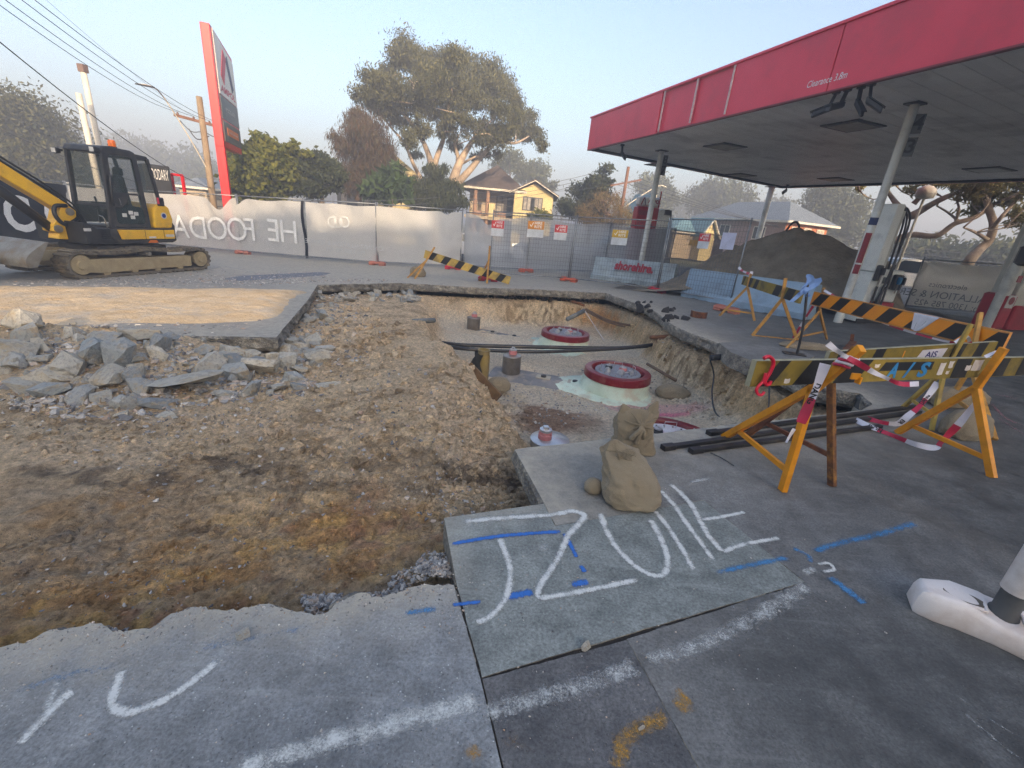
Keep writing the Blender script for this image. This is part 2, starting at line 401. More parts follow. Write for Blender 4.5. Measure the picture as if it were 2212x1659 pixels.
# ---- outline of the excavation (left as world points where it runs out of the picture)
near_edge = [(-6.5, -.32), g2(0, 1397), g2(74, 1377), g2(134, 1360), g2(208, 1345), g2(262, 1359), g2(323, 1357), g2(386, 1322), g2(447, 1308), g2(504, 1313), g2(571, 1303),
             g2(632, 1318), g2(691, 1325), g2(741, 1296), g2(792, 1279), g2(825, 1289), g2(849, 1279), g2(893, 1266), g2(982, 1263)]
NE = []
for i in range(len(near_edge)-1): NE += ragged(near_edge[i], near_edge[i+1], .035, .018 if i else .12, 3, 9.)
NE.append(near_edge[-1])
cutA, cutB, cutC = g2(958, 1118), g2(1176, 1087), g2(1112, 971)
nearpit = [cutC, g2(1314, 947), g2(1508, 926), g2(1555, 919), g2(1645, 911), g2(1864, 886), g2(1884, 872)]
rightside = [g2(1884, 872), g2(1858, 850), g2(1770, 836), g2(1690, 802), g2(1624, 780), g2(1575, 754), g2(1553, 742), g2(1500, 722), g2(1474, 712), g2(1450, 700), g2(1421, 676), g2(1396, 661), g2(1349, 647), g2(1309, 633), g2(1252, 630), g2(1162, 625), g2(1037, 621), g2(896, 613)]
leftside = [g2(896, 613), g2(880, 612), g2(833, 612), g2(760, 613), g2(686, 615), g2(665, 648), g2(632, 686), g2(597, 729)]
front = [g2(597, 729), g2(524, 727), g2(403, 725)]
RS = []
for i in range(len(rightside)-1): RS += ragged(rightside[i], rightside[i+1], .07 if 5 < i < 14 else .035, .07, 8, 2.6)
LS = []
for i in range(len(leftside)-1): LS += ragged(leftside[i], leftside[i+1], .09 if i < 4 else .012, .08, 9, 2.5)
FR = ragged(front[0], front[1], .02, .08, 12)+ragged(front[1], front[2], .03, .08, 12)+[front[2]]
NP_ = []
for i in range(len(nearpit)-1): NP_ += ragged(nearpit[i], nearpit[i+1], .018, .05, 15, 6.)
far_left = [tuple(np.array(front[2])-np.array(E1[:2])*5.6), (-9.2, 1.6)]
HOLE = NE + [cutA, cutB] + NP_ + RS + LS + FR + far_left          # everything dug or broken out
j1a, j1b = np.array(g2(982, 1264)), np.array(g2(1075, 1659)); d1 = (j1b-j1a)/np.linalg.norm(j1b-j1a); J1END = tuple(j1a+d1*3.4)
j2a, j2b = np.array(g2(1355, 1380)), np.array(g2(1510, 1659)); d2 = (j2b-j2a)/np.linalg.norm(j2b-j2a); J2END = tuple(j2a+d2*3.)
gBL, gBR, gTR, gTL = g2(1040, 1465), g2(1740, 1258), g2(1520, 1080), g2(1200, 1135)
NL_BACK = (-6.9, -2.6)
def inset(poly, w):
    A = np.array(poly); n = len(A); area = sum(A[i][0]*A[(i+1) % n][1]-A[(i+1) % n][0]*A[i][1] for i in range(n)); out = []
    for i in range(n):
        e0 = A[i]-A[i-1]; e1 = A[(i+1) % n]-A[i]; e0 = e0/(np.linalg.norm(e0)+1e-9); e1 = e1/(np.linalg.norm(e1)+1e-9)
        nn = np.array([-(e0+e1)[1], (e0+e1)[0]]); L = np.linalg.norm(nn); nn = nn/(L+1e-9); out.append(tuple(A[i]+nn*w*(1 if area > 0 else -1)))
    return out
def wob(a, b, n=14, amp=.004, s=2): return ragged(a, b, amp, max(.03, np.linalg.norm(np.array(b)-np.array(a))/n), s, 14.)
POLY_NL = NE + wob(near_edge[-1], gBL) + [gBL, J1END, NL_BACK]
POLY_GREEN = [g2(985, 1264)] + [cutA, cutB] + wob(cutB, gTL) + wob(gTL, gTR) + wob(gTR, gBR) + wob(gBR, gBL, 30) + wob(gBL, g2(985, 1264))
POLY_STRIP = wob(gBL, tuple(j2a), 20) + wob(tuple(j2a), J2END, 20) + [J2END, J1END]
MAIN_HOLE = [NE[0], NL_BACK, J1END, J2END] + wob(J2END, tuple(j2a), 20) + wob(tuple(j2a), gBR, 20) + wob(gBR, gTR) + wob(gTR, gTL) + wob(gTL, cutB) + NP_ + RS + LS + FR + far_left
pit_c = np.array([.6, 7.5])
def dust_attr(x, y):
    d = -sdist(HOLE, x, y); far = sstep(7, 15, y)*sstep(7, 2, x)
    dust = np.clip(.95*np.exp(-np.maximum(d, 0)/.35)+far*.8+sstep(-1.2, -4, x)*.35*sstep(3, 5, y), 0, 1)
    # sand spread over the cut slab behind the sacks
    c = G(1180, 1010); dust = np.maximum(dust, .75*np.exp(-((x-c[0]-.18)/.38)**2-((y-c[1])/.33)**2))
    dark = sstep(.8, 3.4, x)*sstep(10., 3, y)*.95 + sstep(4, 6.5, x)*sstep(14, 9, y)*.5  # darker tone towards the right and the near end
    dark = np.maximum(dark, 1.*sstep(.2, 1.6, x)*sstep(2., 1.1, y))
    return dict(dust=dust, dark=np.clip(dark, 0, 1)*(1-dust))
def dust_near(x, y):
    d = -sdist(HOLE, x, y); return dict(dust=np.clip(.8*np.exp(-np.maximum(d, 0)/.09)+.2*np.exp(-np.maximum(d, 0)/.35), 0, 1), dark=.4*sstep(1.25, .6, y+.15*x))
forecourt = bpy.data.objects.new('forecourt', None); COL.objects.link(forecourt); forecourt['kind'] = 'structure'
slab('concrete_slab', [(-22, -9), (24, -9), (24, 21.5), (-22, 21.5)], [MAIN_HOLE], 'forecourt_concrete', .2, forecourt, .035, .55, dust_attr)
slab('concrete_slab', inset(POLY_GREEN, .004), [], 'green_slab', .17, forecourt, .003, .15, lambda x, y: dict(dust=np.clip(.5*np.exp(sdist(HOLE, x, y)/.05), 0, 1), dark=0*x))['label'] = 'smooth greenish grey slab sprayed with white letters'
slab('concrete_slab', inset(POLY_NL, .004), [], 'exposed_slab', .16, forecourt, .03, .2, dust_near)['label'] = 'pale slab with exposed aggregate and a broken edge'
slab('concrete_slab', inset(POLY_STRIP, .004), [], 'strip_slab', .17, forecourt, .002, .25, lambda x, y: dict(dust=0*x, dark=.35*sstep(.9, .4, y)+0*x))['label'] = 'broom finished dark grey slab strip'
# filler in the joints, a little below the slabs
pm('joint_filler', lin(58, 52, 46), lin(34, 31, 29), 14, .95, bs=.8, bd=.01)
mb = MB()
for a, b_ in ((near_edge[-1], J1END), (gBL, gBR), (gBR, gTR), (gTR, gTL), (gTL, cutB), (tuple(j2a), J2END)):
    A_, B_ = V3(*a, gz(*a)-.016), V3(*b_, gz(*b_)-.016); mb.bar(A_, B_, .05, .02)
mb.build('joint_filler', 'joint_filler', forecourt)

# broken corner slab lifted by the undermined edge on the right of the pit
mb = MB(); P = [G(1553, 741, .02), G(1612, 738, .02), G(1690, 742, .015), G(1760, 770, .01), G(1720, 790, .0), G(1660, 783, -.0), G(1622, 779, .0), G(1580, 762, .015)]
mb = MB(); mb.prism([p-ZUP*.22 for p in P], ZUP*.225)
lp = mb.build('concrete_slab', 'forecourt_concrete', forecourt, label='undermined corner slab hanging over the pit'); lp.data.materials.append(MATS['broken_edge'])
for p in lp.data.polygons:
    if abs(p.normal.z) < .5: p.material_index = 1

# ---- dug ground as one fine height field
def rbf(pts):
    A_ = np.array([[*G(px, py, d)[:2], d] if len(q) == 3 and not isinstance(q[0], str) else [q[1], q[2], q[3]] for q in pts for px, py, d in [(q if not isinstance(q[0], str) else (0, 0, 0))]])
    xy, z = A_[:, :2], A_[:, 2]; K = np.linalg.norm(xy[:, None]-xy[None], axis=2); mz = z.mean()
    w = np.linalg.solve(K-np.eye(len(z))*.02*-1, z-mz)
    def f(x, y):
        o = np.full(np.shape(x), mz)
        for (a, b_), k in zip(xy, w): o = o+k*np.hypot(x-a, y-b_)
        return o
    return f
DIRT = rbf([(0, 1420, -.2), (200, 1370, -.2), (470, 1325, -.2), (700, 1325, -.18), (900, 1275, -.17), (955, 1200, -.19), (955, 1140, -.19), (1050, 1112, -.22), (1140, 1080, -.3), (1095, 1010, -.3), (1060, 950, -.22),
    (100, 1200, -.19), (400, 1150, -.17), (700, 1150, -.17), (850, 1080, -.17), (100, 1000, -.15), (400, 950, -.13), (700, 950, -.13), (900, 950, -.12), (1000, 910, -.08), (960, 840, -.04), (900, 800, -.08), (880, 750, -.14),
    (860, 700, -.22), (840, 660, -.27), (760, 640, -.28), (700, 700, -.3), (650, 765, -.27), (600, 800, -.22), (500, 850, -.16), (700, 850, -.15), (0, 662, .2), (60, 672, .2), (130, 688, .2), (240, 722, .12), (330, 745, .03), (450, 760, -.06), (530, 765, -.14),
    (0, 760, .05), (150, 770, .08), (300, 800, -.03), (420, 815, -.1), (100, 850, -.11), (300, 862, -.15), (0, 860, -.13), (800, 628, -.27), (890, 645, -.32), ('w', -6, 1, -.15), ('w', -7.5, 3, .0), ('w', -9.5, 4.8, .15), ('w', -8.5, 6.5, .1)])
PITF = rbf([(950, 725, -.8), (1000, 700, -.95), (1100, 690, -1.0), (1200, 668, -1.02), (1150, 750, -.98), (1050, 765, -1.0), (1100, 830, -1.02), (1250, 835, -1.05), (1150, 875, -.86), (1250, 905, -.86), (1205, 938, -.84), (1330, 885, -1.02), (1450, 880, -1.02), (1480, 800, -.97),
    ('w', 1.68, 6.7, -1.06), ('w', 2.3, 7.2, -1.05), ('w', 1.2, 7.0, -1.05), ('w', 1.1, 9.6, -1.05), (1420, 765, -1.02), (1350, 742, -1.05), (1400, 722, -.97), (1600, 855, -.88), (1750, 872, -.7), (1850, 872, -.5)])
rim_l = [g2(900, 622), g2(908, 650), g2(925, 692), g2(958, 735), g2(1000, 800), g2(1046, 858), g2(1098, 925), g2(1128, 962)]
cen = np.array([1.5, 7.5])
def outw(p, w):
    p = np.array(p); d = p-cen; return tuple(p+d/np.linalg.norm(d)*w)
RIM = rim_l + [(g2(1200, 960)[0], g2(1200, 960)[1]-.1)] + [(p[0], p[1]-.12) for p in nearpit[1:-1]] + [(nearpit[-1][0]+.1, nearpit[-1][1])] + [outw(p, .16) for p in rightside[1:]]
def terrain(x, y):
    warp = .26*fbm(x*1.5, y*1.5, 0, 4, 21, .6)+.05*vnoise(x*7, y*7, 0, 3)
    sd = sdist(RIM, x, y); left = sstep(2.4, .7, x+.1*(y-6))*sstep(2.3, 3.4, y)
    s1 = sstep(-.12, .8, sd+warp*1.3); s2 = sstep(-.06, .36, sd+warp*.55+.05*np.abs(fbm(x*3.5, y*3.5, 2, 3, 7))); s = s1*left+s2*(1-left)
    d = DIRT(x, y); p = PITF(x, y)
    rub = sstep(-1.5, -4, x)*sstep(3.6, 4.6, y)
    E = x*E1[0]+y*E1[1]; F = x*E2[0]+y*E2[1]
    d = d+.035*fbm(x*1.1, y*1.1, 0, 4, 1)+.03*fbm(E*1.1, F*7, 0, 4, 31)-.022*np.abs(fbm(E*2.2, F*11, 4, 3, 33))+.042*fbm(x*8, y*8, 0, 5, 41, .7)+rub*.06*fbm(x*3, y*3, 0, 3, 51)
    d = d+.016*np.abs(vnoise(x*30, y*30, 0, 61))-.045*np.abs(fbm(x*11, y*11, 0, 4, 71, .65))-.02*np.abs(fbm(x*24, y*24, 3, 3, 73, .65))
    p = p+.05*fbm(x*1.3, y*1.3, 5, 3, 2)+.03*fbm(x*7, y*7, 0, 4, 43, .65)
    h = d*(1-s)+p*s
    wall = 4*s*(1-s); h = h+wall*(.2*fbm(x*2.6, y*2.6, 9, 4, 81)+.12*fbm(x*9, y*9, 1, 4, 83, .65)-.06*np.abs(fbm(x*6, y*6, 4, 3, 85)))
    ho = sdist(HOLE, x, y); lim = np.where(ho < .06, -.21-.12*sstep(.06, -.25, ho), 9)   # passes under the slabs
    mound = rub*sstep(.0, .5, -ho)
    h = np.where(mound > .02, np.minimum(h, 9), np.minimum(h, lim)) if False else np.minimum(h, lim)
    return h+gz(x, y), s, wall
def blobm(x, y, px, py, rx, ry, dz=-.15, ns=.5):
    c = G(px, py, dz); n = ns*fbm(x*2.3, y*2.3, px, 3, 5)
    return sstep(1.25, .55, np.hypot((x-c[0])/rx, (y-c[1])/ry)+n)
def dirt_colour(x, y, s, wall):
    n1 = fbm(x*.9, y*.9, 3, 5, 101); n2 = fbm(x*4, y*4, 3, 4, 103); n3 = fbm(x*14, y*14, 3, 3, 105)
    E = x*E1[0]+y*E1[1]; F = x*E2[0]+y*E2[1]; st = fbm(E*1.5, F*9, 0, 4, 107)
    def mix(c, k, col): return c*(1-k[:, None])+np.array(col)[None]*k[:, None]
    c = np.tile(np.array(lin(170, 151, 126)), (len(x), 1)); k = lambda a, lo, hi: sstep(lo, hi, a)
    c = mix(c, k(n1, .0, .4)*.6, lin(138, 118, 94)); c = mix(c, k(n2, .05, .45)*.6, lin(200, 180, 152)); c = mix(c, k(st, .1, .4)*.5, lin(112, 96, 78))
    fore = blobm(x, y, 300, 1200, 1.5, .75)*.8                                            # stained foreground strip
    fore = np.maximum(fore, blobm(x, y, 700, 1180, .75, .45)*.65)
    c = mix(c, fore, lin(146, 124, 98)); c = mix(c, fore*k(n2+.5*st, -.0, .4)*.8, lin(144, 108, 66)); c = mix(c, fore*k(n3+n1, .18, .5)*.6, lin(170, 138, 84)); c = mix(c, fore*k(-n2-.3*st, .12, .4)*.75, lin(92, 80, 72))
    c = mix(c, fore*k(-n1+n3*.6, .18, .45)*.7, lin(120, 112, 102)); c = mix(c, fore*k(n1-.6*n3, .28, .5)*.6, lin(170, 128, 104))
    for px, py, rx, ry, a in ((250, 1030, .55, .14, .8), (480, 1010, .42, .13, .75), (620, 1045, .5, .09, .5), (1000, 1000, .33, .25, .8), (930, 1060, .3, .12, .6), (1120, 1040, .1, .35, .9)):
        c = mix(c, blobm(x, y, px, py, rx, ry, -.17, .8)*a*k(n3+.4*n2, -.4, .15), lin(70, 62, 56))
    for px, py, rx, ry in ((960, 860, .3, .5), (1010, 930, .2, .3), (500, 900, 1.2, .22), (150, 960, .9, .2)):
        c = mix(c, blobm(x, y, px, py, rx, ry, -.1, .9)*.65, lin(205, 183, 156))
    # inside the pit: pale bedding sand, dark mud, clay faces
    p = np.tile(np.array(lin(186, 174, 156)), (len(x), 1)); p = mix(p, k(n1, -.1, .4)*.5, lin(160, 142, 118)); p = mix(p, k(n2, .1, .5)*.4, lin(205, 196, 180))
    p = mix(p, blobm(x, y, 1200, 905, .75, .75, -.85)*.95, lin(112, 90, 74)); p = mix(p, blobm(x, y, 1420, 885, .8, .35, -1.02, .6)*.8, lin(196, 160, 156)); p = mix(p, blobm(x, y, 1440, 897, .45, .14, -1., .5)*.8, lin(220, 120, 150))
    p = mix(p, blobm(x, y, 1270, 790, .55, .5, -1.02)*.4, lin(120, 112, 100))
    c = mix(c, sstep(.45, .9, s), (0, 0, 0)) if False else c*(1-sstep(.5, .95, s))[:, None]+p*sstep(.5, .95, s)[:, None]
    wl = np.clip(wall, 0, 1)*sstep(-.6, .8, x+.1*(y-6)); far = sstep(9, 10.5, y)
    w = np.tile(np.array(lin(160, 138, 106)), (len(x), 1)); w = mix(w, k(n2+.4*n3, 0, .4)*.8, lin(112, 92, 68)); w = mix(w, k(n1+.4*n3, .1, .4)*.8*(.4+.6*far), lin(150, 106, 62)); w = mix(w, k(-n1-.5*n2, .15, .5)*.7, lin(86, 70, 54)); w = mix(w, k(n3-n1, .3, .6)*.5, lin(196, 180, 152))
    c = c*(1-wl[:, None])+w*wl[:, None]
    c = c*1.85*np.array([1., 1., .98])*(1+.34*n3)[:, None].clip(.5, 1.5); return c*np.minimum(1, .74/c.max(1))[:, None]
m, t, b = _new('dug_earth'); co = coord(t)
at = t.nodes.new('ShaderNodeAttribute'); at.attribute_name = 'earth'
c = mixc(t, 1., at.outputs['Color'], ramp(t, noise(t, co, 26, 6, .72), [(.3, (.5,)*3), (.7, (1.45,)*3)]).outputs[0], 'MULTIPLY')
vo = N(t, 'ShaderNodeTexVoronoi', Scale=34.); t.links.new(co, vo.inputs['Vector'])
peb = math_(t, 'MULTIPLY', ramp(t, vo.outputs['Distance'], [(.16, (1, 1, 1)), (.26, (0, 0, 0))]).outputs[0], ramp(t, N_sep(t, vo.outputs['Color']), [(.72, (0, 0, 0)), (.82, (1, 1, 1))]).outputs[0])
c = mixc(t, math_(t, 'MULTIPLY', peb, .55), c, lin(186, 178, 166))
t.links.new(c, b.inputs['Base Color']); b.inputs['Roughness'].default_value = .95; b.inputs['Specular IOR Level'].default_value = .15
h = math_(t, 'ADD', math_(t, 'MULTIPLY', noise(t, co, 34, 7, .75), 1.2), math_(t, 'ADD', math_(t, 'MULTIPLY', noise(t, co, 9, 5, .7), 1.5), math_(t, 'MULTIPLY', peb, .5)))
bump(t, b, h, 1., .05)
def field(name, x0, x1, y0, y1, st, parent=None, cut=None):
    xs = np.arange(x0, x1+st, st); ys = np.arange(y0, y1+st, st); X, Y = np.meshgrid(xs, ys); sh = X.shape; x, y = X.ravel(), Y.ravel()
    z, s, wl = terrain(x, y); col = dirt_colour(x, y, s, wl); ho = sdist(HOLE, x, y)
    idx = np.arange(x.size).reshape(sh); q = np.stack([idx[:-1, :-1], idx[:-1, 1:], idx[1:, 1:], idx[1:, :-1]], -1).reshape(-1, 4)
    keep = (ho[q] > -.35).any(1)
    if cut: a, b_, c_, d_ = cut; keep &= ~((x[q] > a).all(1) & (x[q] < b_).all(1) & (y[q] > c_).all(1) & (y[q] < d_).all(1))
    q = q[keep]; u = np.unique(q); mp = np.full(x.size, -1); mp[u] = np.arange(len(u))
    return np_mesh(name, np.c_[x, y, z][u], mp[q], 'dug_earth', parent, 'structure', True, dict(earth=col[u]))
ex = field('excavation', -10.0, 4.6, .4, 13.6, .04, cut=(-2.48, .48, .92, 4.08))
field('excavation_edge', -2.5, .5, .9, 4.1, .0145, ex)

# ---- loose orange sand lying on the thick slab at the left
pm('orange_sand', lin(204, 182, 150), lin(184, 158, 122), 3, .95, bs=.9, bd=.04, grime=lin(176, 168, 156), gscale=1.6, gamt=.8)
xs, ys = np.meshgrid(np.arange(-12.5, -3.2, .06), np.arange(3.6, 10.6, .06)); cc = -xs*E1[1]*1.02+ys*.93; aa = xs*.927+ys*.375
thick = .07*sstep(7.0, 7.6, cc+.35*fbm(xs*.8, ys*.8, 0, 4, 201))*sstep(10.9, 10.2, cc+.4*fbm(xs*.7, ys*.7, 3, 4, 203))*sstep(-.75, -1.25, aa+.3*fbm(xs, ys, 7, 3, 205))
zt_s = gz(xs, ys)-.012+thick*(.75+.5*fbm(xs*2, ys*2, 1, 4, 207)+.35*fbm(xs*8, ys*8, 1, 3, 209)); sh = xs.shape; idx = np.arange(xs.size).reshape(sh); q = np.stack([idx[:-1, :-1], idx[:-1, 1:], idx[1:, 1:], idx[1:, :-1]], -1).reshape(-1, 4)
ho_ = sdist(HOLE, xs.ravel(), ys.ravel()); q = q[(thick.ravel()[q] > .012).any(1) & (ho_[q] < -.04).all(1)]
np_mesh('spilled_sand', np.c_[xs.ravel(), ys.ravel(), zt_s.ravel()], q, 'orange_sand', None, 'stuff')

# ---- the land round the site
def land(x, y): return SA*np.clip(x, -14, 14)+SB*np.clip(y, -6, 24)-.1
cmat_ground('road_asphalt', lin(84, 84, 86), lin(66, 66, 69), .3)
pm('verge_grass', lin(92, 96, 60), lin(120, 110, 76), 3, .95, bs=.8, bd=.03)
def land_sheet(name, xs, ys, mat, dz, sink=None):
    X, Y = np.meshgrid(xs, ys); z = land(X, Y)+dz
    if sink: z = np.where((X > sink[0]) & (X < sink[1]) & (Y > sink[2]) & (Y < sink[3]), z-2.5, z)
    idx = np.arange(X.size).reshape(X.shape); q = np.stack([idx[:-1, :-1], idx[:-1, 1:], idx[1:, 1:], idx[1:, :-1]], -1).reshape(-1, 4)
    return np_mesh(name, np.c_[X.ravel(), Y.ravel(), z.ravel()], q, mat, None, 'structure')
gax = np.r_[-205, -150, -80, -50, -30, np.arange(-24, 25, 1.), 30, 50, 80, 150, 205]
gay = np.r_[-74, -40, -20, np.arange(-10, 30, 1.), 35, 45, 60, 90, 150, 262]
land_sheet('ground', gax, gay, 'verge_grass', -.25, (-14, 8, -4, 16))
land_sheet('road', np.arange(-90, 91, 6.), np.array([22.5, 25, 28, 31.]), 'road_asphalt', -.02)

# ---- stones
def hull_mesh(name, mat, n=16, flat=.7, seed=0, sharp=True):
    r = np.random.default_rng(seed); p = r.normal(size=(n, 3)); p /= np.linalg.norm(p, axis=1)[:, None]; p *= r.uniform(.75, 1., (n, 1)); p = np.clip(p, -.72, .72); p *= np.array([1, r.uniform(.6, .95), flat])
    bm = bmesh.new(); vs = [bm.verts.new(q) for q in p]; bmesh.ops.convex_hull(bm, input=vs)
    for v in [v for v in bm.verts if not v.link_faces]: bm.verts.remove(v)
    me = bpy.data.meshes.new(name); bm.to_mesh(me); bm.free(); me.materials.append(MATS[mat]); return me
def stones_mesh(name, pts, sizes, mat, kind='stuff', seed=0, parent=None, sink=.25, earth=None):
    """many small stones as one mesh"""
    r = np.random.default_rng(seed); protos = []
    for k in range(10):
        me = hull_mesh('p', mat, 9, r.uniform(.5, .9), 900+k); n = len(me.vertices); co = np.empty(n*3); me.vertices.foreach_get('co', co)
        protos.append((co.reshape(-1, 3), np.array([list(p.vertices) for p in me.polygons]))); bpy.data.meshes.remove(me)
    V, F, A_, E_ = [], [], [], []; o = 0
    for p, s in zip(pts, sizes):
        co, fa = protos[r.integers(10)]; a = r.uniform(0, 6.28); ca, sa_ = math.cos(a), math.sin(a)
        q = co*s*np.array([1, 1, r.uniform(.7, 1.)]); q = np.c_[q[:, 0]*ca-q[:, 1]*sa_, q[:, 0]*sa_+q[:, 1]*ca, q[:, 2]]; q = q+p+np.array([0, 0, s*(.5-sink)])
        V.append(q); F.append(fa+o); o += len(q); A_.append(np.full(len(q), r.uniform()))
        if earth is not None: E_.append(np.repeat(earth[len(A_)-1][None]*r.uniform(.7, 1.25), len(q), 0))
    return np_mesh(name, np.concatenate(V), np.concatenate(F), mat, parent, kind, False, dict(leafrand=np.concatenate(A_)) if earth is None else dict(earth=np.concatenate(E_)))
m, t, b = _new('gravel'); co = coord(t); at = t.nodes.new('ShaderNodeAttribute'); at.attribute_name = 'leafrand'
c = ramp(t, at.outputs['Fac'], [(0, lin(96, 96, 98)), (.35, lin(150, 148, 146)), (.7, lin(190, 184, 176)), (.85, lin(160, 134, 112)), (1, lin(214, 210, 204))]).outputs[0]
t.links.new(mixc(t, 1., c, ramp(t, noise(t, co, 60, 4), [(.3, (.7,)*3), (.7, (1.2,)*3)]).outputs[0], 'MULTIPLY'), b.inputs['Base Color']); b.inputs['Roughness'].default_value = .9
m, t, b = _new('broken_concrete'); co = coord(t); oi = t.nodes.new('ShaderNodeObjectInfo')
base = ramp(t, oi.outputs['Random'], [(0, lin(128, 134, 138)), (.3, lin(178, 177, 171)), (.6, lin(184, 176, 160)), (.8, lin(152, 158, 160)), (1, lin(202, 194, 178))]).outputs[0]
c = mixc(t, ramp(t, noise(t, co, 2.2, 6, .7), [(.5, (0, 0, 0)), (.66, (1, 1, 1))]).outputs[0], base, lin(172, 156, 130))
vo = N(t, 'ShaderNodeTexVoronoi', Scale=11.); t.links.new(co, vo.inputs['Vector'])
c = mixc(t, math_(t, 'MULTIPLY', ramp(t, N_sep(t, vo.outputs['Color']), [(.6, (0, 0, 0)), (.75, (1, 1, 1))]).outputs[0], .35), c, lin(112, 116, 118))
t.links.new(c, b.inputs['Base Color']); b.inputs['Roughness'].default_value = .92; b.inputs['Specular IOR Level'].default_value = .2
bump(t, b, math_(t, 'ADD', noise(t, co, 5, 8, .75), math_(t, 'MULTIPLY', vo.outputs['Distance'], .15)), .6, .05)

def tz(x, y): return terrain(np.array([x]), np.array([y]))[0][0]
CH = [hull_mesh('broken_concrete_chunk', 'broken_concrete', 12+k % 7, (.45, .6, .75, .9)[k % 4], 40+k) for k in range(16)]
def chunk(x, y, z, sx, sy, sz, rz, tilt, label, group=None, k=None):
    me = CH[random.randrange(16) if k is None else k]; o = bpy.data.objects.new('broken_concrete_chunk', me); COL.objects.link(o)
    o.location = (x, y, z); o.scale = (sx, sy, sz); o.rotation_euler = (random.uniform(-tilt, tilt), random.uniform(-tilt, tilt), rz)
    tag(o, label, 'rubble', group or 'broken concrete chunks in the rubble'); return o
def chunk_px(px, py, w_px, h_px, label, k=None, dz=-.05, tilt=.25, rz=None, depth=1.):
    """a chunk whose middle is seen at px,py and that is about w_px wide and h_px high in the photo"""
    p = G(px, py+h_px*.45, dz); p[2] = tz(p[0], p[1]); d = (p-EYE)@FWD; w = w_px*d/FPX; h = h_px*d/FPX*.85
    return chunk(p[0], p[1]+w*.15, p[2]+h*.32, w*.68, w*.55*depth, h*.72, random.uniform(0, .6) if rz is None else rz, tilt, label, None, k)
BIGC = [(388, 797, 142, 78, 'largest chunk of broken concrete in the rubble, domed and marked with a dark stripe'), (20, 762, 95, 80, 'bluish grey boulder of concrete at the left end of the rubble'), (300, 738, 85, 52, 'craggy grey lump of concrete on top of the rubble heap'),
    (550, 757, 95, 58, 'rounded tan and grey lump of concrete below the slab corner'), (485, 748, 62, 56, 'tan faced chunk of concrete beside the tan and grey lump'), (95, 822, 75, 48, 'pale angular chunk at the foot of the left heap'), (325, 838, 78, 34, 'flat tan slab of concrete under the largest chunk'),
    (480, 817, 50, 32, 'pale sandy chunk to the right of the largest chunk'), (40, 815, 90, 40, 'long flat slab of concrete leaning at the left edge of the heap'), (85, 786, 52, 36, 'grey block of concrete between the boulder and the heap'), (285, 795, 40, 58, 'upright tan shard leaning on the largest chunk'), (215, 830, 48, 34, 'lumpy cream coloured chunk in front of the heap'),
    (285, 780, 56, 30, 'dark blue grey chunk under the craggy lump'), (150, 700, 55, 30, 'grey chunk on the crest of the rubble heap'), (55, 662, 95, 34, 'wide broken slab lying on top of the heap at the left'), (255, 690, 70, 40, 'tilted slab sticking up at the back of the heap'), (330, 715, 80, 34, 'thin pale slab resting between the heap and the sunlit concrete'), (638, 803, 42, 24, 'bluish grey chunk with a sharp face on the sand'), (595, 808, 40, 20, 'bluish flat chunk beside the sharp faced one'), (705, 803, 52, 22, 'flat blue grey chunk alone on the sand'),
    (640, 768, 38, 24, 'blue grey chunk at the slab corner'), (683, 748, 38, 30, 'square grey chunk right of the slab corner'), (700, 718, 44, 28, 'pale chunk in the spill beside the slab edge'), (252, 865, 34, 22, 'white chunk lying alone in front of the heap'), (355, 868, 46, 18, 'pale flat chunk lying alone in front of the heap'), (530, 1365, 38, 24, 'grey fragment lying on the pale near slab'), (1266, 1391, 32, 22, 'angular grey stone beside the joint of the greenish slab'), (1385, 1567, 20, 18, 'white pebble on the yellow spray mark')]
for q in BIGC[:25]: chunk_px(*q)
for q in BIGC[25:]:
    p = G(q[0], q[1]+q[3]*.4); d = (p-EYE)@FWD; w = q[2]*d/FPX; chunk(p[0], p[1], p[2]+w*.22, w*.6, w*.45, w*.45, .4, .2, q[4], 'stones lying on the slabs')
GEN = 'grey and tan lump of broken concrete in the rubble heap'
def heap(n, regions, smin, smax, label, grp, power=1.8):
    for i in range(n):
        px, py, rx, ry = regions[random.randrange(len(regions))]
        a = random.uniform(0, 6.28); q = math.sqrt(random.random()); p = G(px+rx*q*math.cos(a), py+ry*q*math.sin(a), -.05)
        s = smin+(smax-smin)*random.random()**power; z = tz(p[0], p[1])
        chunk(p[0], p[1], z+s*.12, s*.62, s*.55, s*random.uniform(.5, .85), random.uniform(0, 6.28), .5, label, grp)
heap(210, [(30, 690, 110, 40), (40, 760, 100, 60), (170, 730, 130, 50), (300, 760, 130, 60), (60, 800, 110, 50), (430, 780, 120, 50), (220, 830, 160, 30), (560, 790, 120, 40), (140, 680, 130, 24)], .06, .46, GEN, 'broken concrete lumps in the rubble heap', 2.6)
heap(1, [(660, 690, 5, 5)], .1, .12, 'bluish grey concrete fragment spilled along the slab edge', 'concrete fragments along the slab edge') if False else None
heap(70, [(660, 690, 40, 50), (700, 650, 40, 40), (725, 625, 45, 14), (640, 745, 60, 30)], .1, .34, 'bluish grey concrete fragment spilled along the slab edge', 'concrete fragments along the slab edge')
heap(36, [(830, 622, 70, 9), (880, 620, 25, 12)], .12, .36, 'grey concrete fragment in the broken corner at the back of the dig', 'concrete fragments at the back of the dig')
heap(22, [(1390, 668, 30, 14), (1450, 690, 45, 14), (1430, 672, 25, 8)], .1, .28, 'black asphalt crumb on the broken edge right of the pit', 'asphalt crumbs along the right edge of the pit')
pm('asphalt_crumb', lin(52, 52, 54), lin(34, 34, 36), 9, .9, bs=.6, bd=.02)
